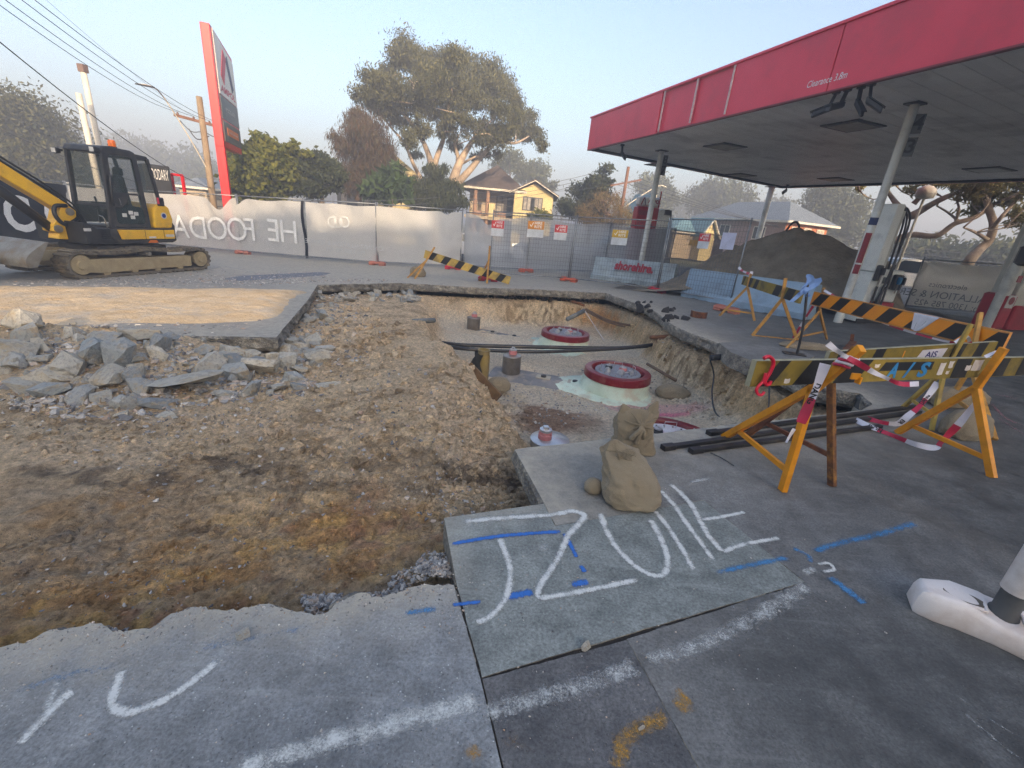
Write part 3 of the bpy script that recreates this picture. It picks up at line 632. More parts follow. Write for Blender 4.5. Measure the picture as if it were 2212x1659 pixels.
DARK = [hull_mesh('asphalt_crumb', 'asphalt_crumb', 12+k, .7, 70+k) for k in range(4)]
for o in [o for o in COL.objects if o.get('group') == 'asphalt crumbs along the right edge of the pit']:
    o.location.z = gz(o.location.x, o.location.y)+.01; o.data = DARK[hash(o.name) % 4 if False else int(o.location.x*97) % 4]
def scat(n, regions, dz=-.15, on_terrain=True):
    P = []
    for i in range(n):
        px, py, rx, ry = regions[i % len(regions)]; a = random.uniform(0, 6.28); q = random.random()**.6
        p = G(px+rx*q*math.cos(a), py+ry*q*math.sin(a), dz); P.append(p)
    P = np.array(P)
    if on_terrain: P[:, 2] = terrain(P[:, 0], P[:, 1])[0]
    else: P[:, 2] = gz(P[:, 0], P[:, 1])
    return P
edge = np.array([p for p in NE if p[0] > -2.4]); ei = rng.integers(0, len(edge), 1500); P = np.c_[edge[ei]+rng.normal(size=(1500, 2))*np.array([.05, .05]), np.zeros(1500)]
ho_ = sdist(HOLE, P[:, 0], P[:, 1]); P[:, 2] = np.where(ho_ < 0, gz(P[:, 0], P[:, 1]), np.maximum(terrain(P[:, 0], P[:, 1])[0], gz(P[:, 0], P[:, 1])-.03-ho_*1.3))
stones_mesh('edge_crumbs', P, rng.uniform(.003, .016, len(P))*rng.uniform(.4, 1.2, len(P))*np.where(ho_ < 0, .5, 1.), 'gravel', seed=21, sink=.4)
P = scat(1300, [(940, 1235, 40, 50), (900, 1260, 60, 30), (820, 1295, 60, 22), (720, 1305, 70, 20), (960, 1250, 25, 30), (700, 1290, 50, 14)])
P[:, 2] = np.maximum(P[:, 2], gz(P[:, 0], P[:, 1])-.17+.13*np.exp(-((P[:, 0]+.28)/.16)**2-((P[:, 1]-1.6)/.2)**2))
stones_mesh('gravel', P, rng.uniform(.006, .03, len(P))*rng.uniform(.5, 1, len(P)), 'gravel', seed=2)
P = scat(3600, [(400, 1250, 480, 110), (600, 1000, 450, 120), (800, 900, 250, 150), (300, 900, 320, 60), (300, 800, 300, 80), (700, 720, 120, 90), (1000, 1060, 130, 60), (1050, 1080, 90, 30)])
stones_mesh('pebbles', P, rng.uniform(.004, .02, len(P))*rng.uniform(.4, 1.3, len(P))**2*np.clip((P[:, 1])/2.4, .6, 2.5), 'gravel', seed=3)
P = scat(520, [(1150, 1450, 500, 200), (1600, 1350, 500, 250), (450, 1480, 450, 140), (1150, 1250, 200, 110), (900, 1300, 120, 30), (1300, 1050, 200, 60), (960, 1330, 60, 40)], 0, False); ok = sdist(HOLE, P[:, 0], P[:, 1]) < -.01; P = P[ok]
stones_mesh('grit', P, rng.uniform(.0015, .006, len(P))*rng.uniform(.5, 1.6, len(P)), 'gravel', seed=4)
P = scat(700, [(1000, 650, 300, 40), (1300, 830, 250, 60), (1450, 780, 60, 60), (1200, 880, 120, 60), (1560, 800, 60, 40)], -.9)
stones_mesh('pit_pebbles', P, rng.uniform(.01, .04, len(P)), 'gravel', seed=5)

def earth_of(P): _, s_, w_ = terrain(P[:, 0], P[:, 1]); return dirt_colour(P[:, 0], P[:, 1], s_, w_)
P = scat(7500, [(400, 1230, 480, 120), (700, 1060, 330, 120), (800, 900, 260, 160), (300, 930, 320, 80), (1000, 900, 110, 110), (760, 740, 120, 90), (1020, 1060, 110, 60), (1060, 1000, 70, 70)])
stones_mesh('clods', P, rng.uniform(.008, .034, len(P))*rng.uniform(.35, 1.3, len(P))**2*np.clip((P[:, 1])/2.2, .55, 3.), 'dug_earth', seed=13, sink=.42, earth=earth_of(P))
P = scat(1500, [(1560, 830, 70, 40), (1480, 760, 60, 60), (1380, 690, 60, 20), (1150, 665, 150, 14), (1100, 860, 60, 60), (1020, 800, 50, 60)], -.6)
stones_mesh('pit_clods', P, rng.uniform(.02, .1, len(P))*rng.uniform(.4, 1.2, len(P)), 'dug_earth', seed=14, sink=.5, earth=earth_of(P))

P = scat(2600, [(60, 700, 100, 50), (170, 740, 130, 60), (300, 770, 130, 60), (90, 810, 120, 50), (430, 790, 130, 50), (220, 840, 170, 30), (560, 795, 120, 40), (670, 700, 50, 60), (720, 640, 60, 30)], 0.)
stones_mesh('rubble_fines', P, rng.uniform(.015, .075, len(P))*rng.uniform(.3, 1.1, len(P)), 'gravel', seed=31, sink=.35)

# ---- spray paint on the slabs: soft ribbons of speckled paint
def paintm(name, col, amt=1.):
    m, t, b = _new(name); co = coord(t); out = t.nodes['Material Output']; at = t.nodes.new('ShaderNodeAttribute'); at.attribute_name = 'cover'
    n1 = noise(t, co, 130, 4, .75); n2 = noise(t, co, 22, 5, .7)
    f = math_(t, 'ADD', math_(t, 'MULTIPLY', at.outputs['Fac'], 1.12*amt), math_(t, 'ADD', math_(t, 'MULTIPLY', math_(t, 'SUBTRACT', n1, .5), 1.5), math_(t, 'MULTIPLY', math_(t, 'SUBTRACT', n2, .5), 1.3)))
    f = ramp(t, f, [(.3, (0, 0, 0)), (1.0, (.95, .95, .95))]).outputs[0]; f = math_(t, 'MULTIPLY', f, ramp(t, at.outputs['Fac'], [(0, (0, 0, 0)), (.12, (1, 1, 1))]).outputs[0])
    t.links.new(f, b.inputs['Alpha']); t.links.new(mixc(t, n2, col, tuple(x*.8 for x in col)), b.inputs['Base Color']); b.inputs['Roughness'].default_value = .75
    bump(t, b, n1, .3, .003)
paintm('white_spray', lin(222, 224, 220), .92); paintm('white_spray_faint', lin(216, 219, 216), .6); paintm('blue_spray', lin(52, 116, 200)); paintm('blue_spray_faint', lin(74, 138, 190), .68); paintm('yellow_spray', lin(196, 148, 60), .55); paintm('pink_spray', lin(196, 120, 134), .5)
SPR = 0
def spray(name, pts, w, mat, label=None, cov=1.):
    global SPR
    SPR += 1; z0 = .0025+.0004*(SPR % 6)
    P = spline([G(*p[:2]) for p in pts], 10) if len(pts) > 2 else [G(*pts[0])*(1-k/12)+G(*pts[1])*k/12 for k in range(13)]
    d = (P[len(P)//2]-EYE)@FWD; n = len(P); rows, cv = [], []
    for i, p in enumerate(P):
        dd = (p-EYE)@FWD; wp = (pts[min(len(pts)-1, int(i/n*len(pts)))][2] if len(pts[0]) > 2 else w)*1.45
        e = unit(P[min(i+1, n-1)]-P[max(i-1, 0)]); s_ = np.cross(ZUP, e); s_ = unit(s_); hw = wp/FPX*dd*.55
        k = (.0 if i in (0, n-1) else .75 if i in (1, n-2) else 1.)*(.85+.3*random.random())
        for a, cc in ((-1, 0), (-.66, .3), (-.33, .78), (0, 1), (.33, .78), (.66, .3), (1, 0)):
            q = p+s_*hw*a; rows.append((q[0], q[1], gz(q[0], q[1])+z0)); cv.append(cc*k*cov)
    idx = np.arange(n*7).reshape(n, 7); q = np.stack([idx[:-1, :-1], idx[1:, :-1], idx[1:, 1:], idx[:-1, 1:]], -1).reshape(-1, 4)
    o = np_mesh(name, np.array(rows), q, mat, forecourt, None, True, dict(cover=np.array(cv)))
    if label: o['label'] = label
    return o
SL = 'spray_lettering'
spray(SL, [(44, 1609), (71, 1579), (128, 1518), (160, 1493)], 27, 'white_spray'); spray(SL, [(101, 1535), (114, 1505), (126, 1474)], 18, 'white_spray_faint')
spray(SL, [(264, 1450), (248, 1494), (244, 1524), (268, 1540), (305, 1534), (363, 1508), (420, 1471), (470, 1428)], 23, 'white_spray')
spray(SL, [(1078, 1164), (1090, 1190), (1101, 1229), (1099, 1270), (1087, 1303), (1057, 1334), (1028, 1346)], 17, 'white_spray')
spray(SL, [(1000, 1128), (1090, 1120), (1195, 1113), (1235, 1105), (1262, 1117), (1229, 1156), (1208, 1202), (1160, 1285), (1215, 1286), (1290, 1272), (1379, 1253)], 17, 'white_spray')
spray(SL, [(1000, 1134), (1080, 1122), (1180, 1116)], 44, 'white_spray_faint', None, .55); spray(SL, [(1130, 1190), (1200, 1180)], 40, 'white_spray_faint', None, .5)
spray(SL, [(1297, 1108), (1312, 1152), (1346, 1200), (1390, 1235), (1420, 1245), (1438, 1236), (1441, 1206), (1428, 1166), (1404, 1122)], 17, 'white_spray')
spray(SL, [(1414, 1104), (1440, 1136), (1469, 1180), (1499, 1234)], 15, 'white_spray'); spray(SL, [(1425, 1059), (1458, 1095), (1480, 1128), (1508, 1166), (1541, 1212)], 15, 'white_spray')
spray(SL, [(1447, 1045), (1487, 1084), (1510, 1122), (1530, 1158), (1561, 1194)], 16, 'white_spray'); spray(SL, [(1561, 1194), (1600, 1178), (1686, 1162)], 14, 'white_spray'); spray(SL, [(1513, 1124), (1560, 1117), (1610, 1106)], 12, 'white_spray'); spray(SL, [(1490, 1043), (1535, 1034)], 14, 'white_spray_faint')
LI = 'spray_line'
spray(LI, [(500, 1672), (700, 1607), (870, 1560), (1036, 1512)], 56, 'white_spray_faint', None, 1.2); spray(LI, [(1046, 1545), (1150, 1512), (1260, 1482), (1380, 1440)], 50, 'white_spray_faint', None, .85); spray(LI, [(1392, 1428), (1500, 1398), (1600, 1350), (1690, 1300), (1745, 1262)], 40, 'white_spray_faint', None, .85)
spray(LI, [(700, 1462), (780, 1450)], 30, 'white_spray_faint', None, .6); spray(LI, [(80, 1440), (300, 1410), (520, 1375)], 70, 'white_spray_faint', None, .42)
spray(LI, [(973, 1176), (1088, 1158), (1215, 1149)], 13, 'blue_spray'); spray(LI, [(1219, 1153), (1232, 1178), (1246, 1206)], 12, 'blue_spray'); spray(LI, [(1254, 1222), (1263, 1238)], 12, 'blue_spray'); spray(LI, [(1232, 1264), (1273, 1258)], 19, 'blue_spray'); spray(LI, [(1087, 1291), (1154, 1279)], 20, 'blue_spray'); spray(LI, [(975, 1308), (1042, 1300)], 12, 'blue_spray'); spray(LI, [(870, 1327), (945, 1316)], 16, 'blue_spray_faint')
spray(LI, [(20, 1500), (130, 1462), (250, 1440)], 26, 'blue_spray_faint', None, .5); spray(LI, [(430, 1405), (560, 1378), (690, 1350)], 22, 'blue_spray_faint', None, .5)
spray(LI, [(1545, 1240), (1620, 1222), (1705, 1205)], 16, 'blue_spray_faint'); spray(LI, [(1756, 1192), (1820, 1172), (1900, 1154), (1980, 1130)], 18, 'blue_spray_faint'); spray(LI, [(1790, 1246), (1830, 1276), (1868, 1306)], 24, 'blue_spray_faint', None, 1.2); spray(LI, [(1712, 1185), (1745, 1200), (1750, 1216)], 14, 'blue_spray_faint'); spray(LI, [(1765, 1220), (1790, 1218), (1800, 1232), (1775, 1236)], 10, 'white_spray'); spray(LI, [(1735, 1240), (1762, 1228)], 18, 'white_spray_faint')
spray(LI, [(1335, 1665), (1342, 1612), (1375, 1580), (1440, 1546)], 44, 'yellow_spray'); spray(LI, [(1455, 1525), (1488, 1505)], 50, 'yellow_spray'); spray(LI, [(1010, 1640), (1035, 1612)], 44, 'yellow_spray', None, .8); spray(LI, [(1080, 1600), (1180, 1620)], 40, 'yellow_spray', None, .35)
pm('asphalt_patch', lin(112, 116, 124), lin(98, 102, 110), 3, .8)
for q in (((480, 603), (520, 596), (690, 588), (716, 590), (700, 595), (600, 602), (520, 607)),):
    b = MB(); P = [G(*p)+ZUP*.004 for p in q]; b.add(P, [tuple(range(len(P)-1, -1, -1))]); b.build('asphalt_patch', 'asphalt_patch', forecourt)
for a_, e_ in (((536, 553), (700, 574)), ((470, 572), (556, 590)), ((980, 586), (1240, 606))): spray('parking_line', [a_, e_], 4, 'white_spray_faint', None, 1.1)
P = scat(4200, [(420, 596, 260, 14), (560, 606, 140, 9), (640, 600, 80, 14), (300, 612, 300, 10), (750, 606, 110, 5), (250, 690, 320, 40)], 0, False); ok = sdist(HOLE, P[:, 0], P[:, 1]) < -.03; P = P[ok]
stones_mesh('slab_debris', P, rng.uniform(.012, .06, len(P))*rng.uniform(.3, 1.2, len(P)), 'gravel', seed=23, sink=.62)
spray(LI, [(2140, 850), (2200, 862)], 9, 'pink_spray'); spray(LI, [(2140, 870), (2175, 905), (2230, 925)], 7, 'pink_spray'); spray(LI, [(1592, 706), (1612, 714)], 4, 'pink_spray', None, 1.3); spray(LI, [(2150, 900), (2230, 950)], 6, 'pink_spray')
spray(LI, [(2080, 1540), (2150, 1600), (2230, 1660)], 10, 'white_spray_faint', 'scrape mark on the dark forecourt', .6); spray(LI, [(2060, 1500), (2160, 1570), (2240, 1610)], 5, 'white_spray_faint', None, .6)
# =================================================================== IN THE PIT
pm('sump_red', lin(126, 18, 34), lin(100, 12, 26), 3, .28, bs=.1, grime=lin(150, 110, 96), gscale=7, gamt=.35); pm('sump_green', lin(206, 220, 202), lin(190, 206, 188), 4, .55, bs=.2, grime=lin(186, 174, 152), gscale=5, gamt=.75)
pm('lid_grey', lin(140, 144, 154), lin(118, 122, 132), 5, .45, bs=.2, grime=lin(120, 116, 108), gscale=6); pm('lid_white', lin(214, 212, 214), lin(196, 190, 194), 5, .5, bs=.2, grime=lin(196, 160, 168), gscale=6)
pm('steel', lin(166, 160, 152), lin(132, 126, 120), 4, .32, .85, bs=.1, grime=lin(140, 124, 104), gscale=4); pm('steel_bright', lin(206, 206, 208), lin(190, 190, 192), 4, .3, .7, bs=.05)
pm('tank_shell', lin(130, 128, 128), lin(104, 104, 106), 3, .6, bs=.3, grime=lin(178, 164, 144), gscale=2.5, gamt=.8); pm('tank_pad', lin(176, 170, 156), lin(158, 150, 134), 8, .7)
pm('pink_collar', lin(214, 140, 140), lin(190, 120, 120), 8, .5, bs=.1); pm('black_plastic', (.012, .012, .013), (.02, .02, .022), 6, .4, bs=.15, grime=lin(120, 108, 92), gscale=5, gamt=.25)
pm('black_fitting', (.02, .022, .025), (.035, .036, .04), 8, .5)
pm('rust', lin(112, 64, 40), lin(74, 46, 34), 12, .85, bs=.5, grime=lin(150, 96, 52), gscale=9); pm('rust_yellow', lin(128, 82, 40), lin(78, 50, 32), 16, .8, bs=.5, grime=lin(176, 122, 40), gscale=10, gamt=.7)
pm('terracotta_pipe', lin(150, 98, 60), lin(112, 76, 50), 8, .8, bs=.4); pm('brown_pipe', lin(112, 88, 66), lin(92, 70, 54), 8, .75, bs=.3); pm('grey_pipe', lin(116, 122, 124), lin(90, 96, 98), 8, .6, bs=.2, grime=lin(170, 156, 132))
pm('timber', lin(126, 98, 66), lin(92, 70, 48), 9, .85, bs=.5); pm('dark_cloth', lin(50, 50, 46), lin(36, 36, 34), 12, .95, bs=.6)

def turret(px, py, dz, label_, lid, riser_px, riser_dz, plugs, kind=2):
    c = G(px, py, dz); R = .56
    t = thing('fuel_tank', label_, 'fuel tank', (c[0], c[1], c[2]-.35))
    rp = G(*riser_px, riser_dz); ax = np.array([c[0]-rp[0], c[1]-rp[1], 0]); ax = unit(ax); ay = np.cross(ZUP, ax)
    crest = c[2]-.36
    if kind != 3:
        b = MB(); rows = []
        for s_ in np.linspace(-.35, np.linalg.norm((c-rp)[:2])+.2, 26):
            rows.append([rp*V3(1, 1, 0)+ax*s_+ay*(1.28*math.sin(a))+ZUP*(crest-1.28*(1-math.cos(a))) for a in np.radians(np.linspace(-26, 26, 9))])
        b.sheet(rows); b.build('tank_shell', 'tank_shell', t, smooth=True)
        for k in plugs:
            q = rp*V3(1, 1, 0)+ax*k+ZUP*crest
            b = MB(); b.box(q+ZUP*.004, .26, .2, .014, ax); b.build('pad', 'tank_pad', t)
            b = MB(); b.lathe(q+ZUP*.01, [(.05, 0), (.05, .03), (.04, .035), (.02, .04)], 10); b.build('plug', 'black_fitting', t, smooth='angle')
    # pale green collar: oblong skirt with a wedge towards the riser
    n = 36
    def ring(r, z, ext): return [V3(c[0], c[1], c[2]+z)+ax*(r*math.cos(a)-(ext*max(0, -math.cos(a))**1.5))+ay*r*math.sin(a)*(1-.22*(ext > .1)*max(0, -math.cos(a))) for a in (2*math.pi*k/n for k in range(n))]
    b = MB(); b.loft([ring(R+.26, -.46, .42), ring(R+.2, -.375, .34), ring(R+.04, -.345, .14), ring(R+.015, -.31, .06), ring(R-.005, -.1, 0), ring(R-.1, -.1, 0)], caps=False); b.build('collar', 'sump_green', t, smooth='angle')
    b = MB(); b.loft([ring(R-.06, -.13, 0), ring(R+.02, -.125, 0), ring(R+.012, -.012, 0), ring(R, 0, 0), ring(R-.1, .004, 0), ring(R-.108, -.006, 0), ring(R-.112, -.2, 0)], caps=False); b.build('ring', 'sump_red', t, smooth='angle')
    b = MB(); b.mat('black_fitting').loft([ring(R-.1, -.16, 0), ring(.1, -.165, 0)]); b.mat(lid); b.loft([ring(R-.165, -.13, 0), ring(R-.165, -.025, 0), ring(R-.175, -.015, 0)])
    lo = b.build('lid', None, t, smooth='angle')
    top = c[2]-.015
    for k in range(20):
        a = 2*math.pi*k/20; q = V3(c[0]+(R-.235)*math.cos(a), c[1]+(R-.235)*math.sin(a), top); b = MB(); b.lathe(q, [(.012, 0), (.012, .012), (.006, .014)], 6); b.build('bolt', 'steel', lo)
    for k, (u, v, rr, mt) in enumerate(((-.14, .12, .055, 'black_fitting'), (.1, .06, .065, 'pink_collar'), (.02, -.16, .06, 'steel_bright'), (-.2, -.1, .05, 'steel_bright'), (.2, -.13, .05, 'lid_grey'))):
        q = V3(c[0]+u, c[1]+v, top); b = MB(); b.mat(mt).lathe(q, [(rr*1.15, 0), (rr*1.15, .022), (rr, .026), (rr, .045)], 14); b.mat('steel_bright').lathe(q+ZUP*.045, [(rr*.85, 0), (rr*.85, .016), (rr*.3, .02), (rr*.3, .034)], 12); b.build('fitting', None, t, smooth='angle')
    for u, v, a in ((-.3, .02, 1.3), (.3, .1, 1.6), (.06, .29, .1), (.08, -.3, .2)):
        q = V3(c[0]+u, c[1]+v, top); e = V3(math.cos(a), math.sin(a), 0)*.075; b = MB(); b.tube([q-e, q-e+ZUP*.075, q+e+ZUP*.075, q+e], .005, 6); b.build('handle', 'steel_bright', t, smooth=True)
    # steel riser pipe at the other end
    rz = rp[2]; b = MB()
    if kind == 3: b.lathe(rp-ZUP*.3, [(.21, 0), (.21, .29), (.215, .3), (.2, .31), (0.01, .315)], 28)
    else: b.lathe(rp-ZUP*.03, [(.155, 0), (.17, .02), (.17, .36), (.175, .37), (.165, .385), (.02, .4)], 28)
    ri = b.build('riser', 'steel' if kind != 3 else 'steel_bright', t, smooth='angle')
    q = rp+ZUP*(.35 if kind != 3 else .01)+(ay*.03 if kind != 3 else -ax*.06)
    b = MB(); b.mat('pink_collar').lathe(q, [(.075, 0), (.075, .05), (.07, .055), (.07, .085)], 18); b.mat('steel_bright').lathe(q+ZUP*.085, [(.066, 0), (.066, .025), (.03, .03)], 16); b.box(q+ZUP*.125, .055, .055, .035, ax); b.build('cap', None, ri, smooth='angle')
    return t, c, ax
turret(1222, 716, -.66, 'buried fuel tank at the far end of the pit, its top mostly under sand', 'lid_grey', (1022, 714), -.98, (.55, 1.15), 1)
turret(1335, 799, -.66, 'buried fuel tank with its grey top bared, in the middle of the pit', 'lid_grey', (1103, 806), -.98, (.62, 1.2))
turret(1453, 944, -.62, 'buried fuel tank with a white lid, half hidden by the near slab', 'lid_white', (1188, 948), -.6, (), 3)

def pipe(name, pts, r, mat, label, cat='pipe', group=None, n=8, sm=8):
    b = MB(); b.tube(spline(pts, sm) if len(pts) > 2 else pts, r, n); return tag(b.build(name, mat, None, smooth=True), label, cat, group)
pipe('black_pipe', [G(955, 741, -.62), G(1010, 746, -.72), G(1180, 750, -.74), G(1330, 752, -.72), G(1400, 746, -.66), G(1455, 737, -.56)], .042, 'black_plastic', 'black pipe crossing the pit, the farther of the two', 'pipe')
pipe('black_pipe', [G(962, 748, -.62), G(1020, 755, -.73), G(1150, 760, -.75), G(1260, 757, -.75), G(1330, 753.5, -.72), G(1400, 748, -.68)], .036, 'black_plastic', 'black pipe crossing the pit, the nearer of the two', 'pipe')
pipe('clay_pipe', [G(1405, 729, -.5), G(1447, 727, -.38)], .045, 'terracotta_pipe', 'orange brown pipe stub sticking out of the right pit wall, upper one', 'pipe')
pipe('clay_pipe', [G(1420, 737, -.52), G(1452, 733, -.42)], .05, 'terracotta_pipe', 'orange brown pipe stub sticking out of the right pit wall, lower one', 'pipe')
pipe('brown_conduit', [G(1266, 668, -.45), G(1310, 690, -.55), G(1345, 700, -.6), G(1376, 703, -.55)], .03, 'brown_pipe', 'brown conduit running along the far right wall of the pit, upper one', 'pipe')
pipe('brown_conduit', [G(1266, 673, -.5), G(1312, 695, -.6), G(1350, 706, -.62)], .024, 'brown_pipe', 'thin brown conduit just below the upper one on the far right pit wall', 'pipe')
pipe('grey_pipe', [G(1225, 690, -.62), G(1262, 671, -.42)], .06, 'grey_pipe', 'short grey pipe poking up by the far corner of the pit', 'pipe')
pipe('orange_pipe', [G(1236, 650, -.3), G(1262, 660, -.42)], .04, 'terracotta_pipe', 'rusty pipe end under the far slab corner', 'pipe')
pipe('white_rope', [G(1264, 672, -.38), G(1285, 705, -.7), G(1305, 735, -.97)], .009, 'lid_white', 'thin white line hanging down to the pit floor', 'rope')
pipe('grey_hose', [G(893, 694, -.26), G(938, 692, -.32)], .05, 'grey_pipe', 'grey pipe stub lying on the left rim of the pit', 'pipe')
pipe('brown_conduit', [G(1398, 786, -.8), G(1460, 822, -.85)], .03, 'brown_pipe', 'brown conduit lying on the sand right of the middle tank', 'pipe')
pipe('black_duct', [G(1535, 773, -.18), G(1600, 768, -.12), G(1640, 770, -.1)], .05, 'black_plastic', 'black duct end jutting from under the slab corner', 'pipe')
pipe('cable', [G(1534, 778, -.2), G(1542, 810, -.45), G(1538, 850, -.7), G(1545, 890, -.85), G(1575, 918, -.9)], .012, 'black_fitting', 'thin dark cable hanging down the right pit wall', 'cable')
pipe('cable', [G(1662, 830, -.2), G(1660, 880, -.4), G(1650, 915, -.6)], .01, 'black_fitting', 'thin cable hanging behind the near trestle', 'cable')
# old bore casing with rag and plank on the left side
vb = G(1040, 835, -.85); t = thing('bore_casing', 'yellowish bore casing pipe standing at the left of the pit with a rag round it', 'pipe', vb)
pm('casing_yellow', lin(146, 124, 66), lin(110, 98, 74), 3, .7, bs=.4, grime=lin(112, 104, 92), gscale=4)
tv = ONP(1042, 755, vb, unit(V3(vb[0], vb[1], 0)))-vb; hgt = tv[2]
b = MB(); b.lathe(vb-ZUP*.1, [(.1, 0), (.1, hgt*.85+.1), (.09, hgt*.85+.1), (.09, hgt+.08), (.098, hgt+.08), (.098, hgt+.1), (.075, hgt+.1), (.075, hgt-.1)], 20, caps=False); b.build('casing', 'casing_yellow', t, smooth='angle')
b = MB(); rows = []
for k in range(8):
    z = hgt*(.92-.075*k); rows.append([vb+V3(-.02-.035*abs(math.sin(k*.5)), 0, z)+V3(math.cos(a)*(.115+.03*math.sin(3*a+k)), math.sin(a)*.12, .01*math.sin(5*a)) for a in np.linspace(1.6, 4.9, 12)])
b.sheet(rows); b.build('rag', 'dark_cloth', t, smooth=True)
pl0, pl1 = G(1010, 792, -.28), G(1076, 862, -.62); b = MB(); b.bar(pl0, pl1, .05, .16, (.3, .2, 1)); tag(b.build('timber_plank', 'timber', None, bevel=.004), 'short timber plank leaning across the left pit wall', 'plank')

# =================================================================== SAND BAGS
m, t_, b_ = _new('hessian'); co = coord(t_)
w1 = N(t_, 'ShaderNodeTexWave', Scale=95., Distortion=1.2); w1.bands_direction = 'X'; w2 = N(t_, 'ShaderNodeTexWave', Scale=95., Distortion=1.2); w2.bands_direction = 'Z'
t_.links.new(co, w1.inputs[0]); t_.links.new(co, w2.inputs[0]); wv = math_(t_, 'MULTIPLY', w1.outputs['Fac'], w2.outputs['Fac'])
c = mixc(t_, noise(t_, co, 7, 5, .65), lin(170, 156, 130), lin(134, 120, 98)); c = mixc(t_, math_(t_, 'MULTIPLY', ramp(t_, noise(t_, co, 3.5, 5), [(.5, (0, 0, 0)), (.66, (1, 1, 1))]).outputs[0], .4), c, lin(188, 176, 150))
c = mixc(t_, 1., c, ramp(t_, wv, [(0, (.72,)*3), (.5, (1.12,)*3)]).outputs[0], 'MULTIPLY')
t_.links.new(c, b_.inputs['Base Color']); b_.inputs['Roughness'].default_value = .95; b_.inputs['Specular IOR Level'].default_value = .1; b_.inputs['Sheen Weight'].default_value = .15
bump(t_, b_, math_(t_, 'ADD', math_(t_, 'MULTIPLY', wv, .35), noise(t_, co, 16, 6, .7)), .7, .012)
def sack(name, base, X, Y, prof, label, tie=None, seed=1, n=64, sub=10, mat='hessian', squarish=2.6, flop=None, group=None):
    """prof: rings of (height, half width along X, half depth along Y, shift X, shift Y)"""
    base = np.array(base, float); X, Y = unit(X), unit(Y); pr = np.array(prof, float); rings = []
    ts = np.linspace(0, len(pr)-1, (len(pr)-1)*sub+1); P4 = spline([V3(*q[:3]) for q in pr], sub); S4 = spline([V3(q[3], q[4], 0) for q in pr], sub)
    for (z, hx, hy), (sx, sy, _), tt in zip(P4, S4, ts):
        r = []
        for k in range(n):
            a = 2*math.pi*k/n; ca, sa_ = math.cos(a), math.sin(a); f = (abs(ca)**squarish+abs(sa_)**squarish)**(-1/squarish)
            w = .045*fbm(ca*1.6+seed, sa_*1.6, z*9, 3, seed)+.02*fbm(ca*5, sa_*5+seed, z*30, 3, seed+5)-.045*abs(float(fbm(ca*2.4+seed*2, sa_*2.4, z*22, 3, seed+9)))
            fold = .018*math.sin(a*7+seed+z*20)*min(1, tt/len(pr)*1.6)**2
            h = base+X*(max(hx, .004)*ca*f*(1+w*3.2+fold*3)+sx)+Y*(max(hy, .004)*sa_*f*(1+w*3.2+fold*3)+sy)+ZUP*(max(z, .002)+.03*w)
            r.append(h)
        rings.append(r)
    b = MB(); b.sm = True; b.loft(rings); return b
pA = G(1357, 1086); XA = unit(V3(RGT[0], RGT[1], 0)); YA = np.cross(ZUP, XA)
ta = thing('sandbag', 'slumped hessian sandbag folded over, the front one of the pair on the cut slab', 'sandbag', pA)
sack('bag', pA+YA*.03, XA, YA, [(0, .05, .05, .01, 0), (.004, .14, .12, .01, 0), (.03, .17, .15, .012, 0), (.09, .172, .155, .014, .02), (.16, .158, .14, -.004, .06), (.21, .142, .11, -.02, .1), (.24, .128, .085, -.045, .135), (.262, .118, .06, -.05, .155), (.272, .1, .05, -.062, .15), (.3, .055, .026, -.085, .15), (.325, .016, .01, -.095, .15)], '').build('bag', 'hessian', ta)
b = MB()
r_ = random.Random(3)
for k in range(26):
    q = pA+YA*(.03+.085)+XA*(-.1+.07*r_.random())+ZUP*(.25+.05*r_.random()); b.tube(spline([q, q+XA*r_.uniform(-.03, .05)-YA*r_.uniform(0, .04)+ZUP*r_.uniform(-.02, .02), q+XA*r_.uniform(-.02, .06)-YA*.03-ZUP*r_.uniform(0, .05)], 3), .0022, 4)
b.build('frayed_hem', 'hessian', ta)
b = MB(); b.loft(sack('x', pA+XA*-.2+YA*.1, XA, YA, [(0, .01, .01, 0, 0), (.01, .05, .04, 0, 0), (.05, .045, .04, 0, 0), (.08, .01, .01, .02, 0)], '', seed=9, n=20, sub=4).v and [[pA+XA*(-.2+r*math.cos(a))+YA*(.1+r*math.sin(a))+ZUP*z for a in np.linspace(0, 6.28, 20, endpoint=False)] for r, z in ((.02, 0), (.055, .008), (.058, .04), (.04, .072), (.01, .085))]); b.build('corner', 'hessian', ta, smooth=True)
pB = G(1366, 978)
tb = thing('sandbag', 'upright hessian sandbag with a knotted neck, behind the slumped one', 'sandbag', pB)
sack('bag', pB+YA*.05, XA, YA, [(0, .05, .05, 0, 0), (.004, .15, .1, .012, 0), (.03, .168, .12, .012, 0), (.1, .15, .125, 0, .0), (.18, .145, .115, -.012, .0), (.24, .14, .09, -.012, 0), (.285, .142, .06, -.005, -.0), (.315, .14, .035, 0, 0), (.335, .13, .012, .006, .0)], '', seed=4).build('bag', 'hessian', tb)
kn = pB+YA*(-.06)+XA*.0+ZUP*.262
b = MB(); b.sm = True
for k in range(9):                         # puckered folds radiating from the knot, tails hanging down
    a = 2*math.pi*k/9+.3; e = XA*math.cos(a)+ZUP*math.sin(a); b.tube(spline([kn-YA*.012, kn+e*.03-YA*.008, kn+e*.075+YA*.012, kn+e*.115+YA*.04], 4), .012, 8, radii=[.012*(1-.75*i/12) for i in range(13)])
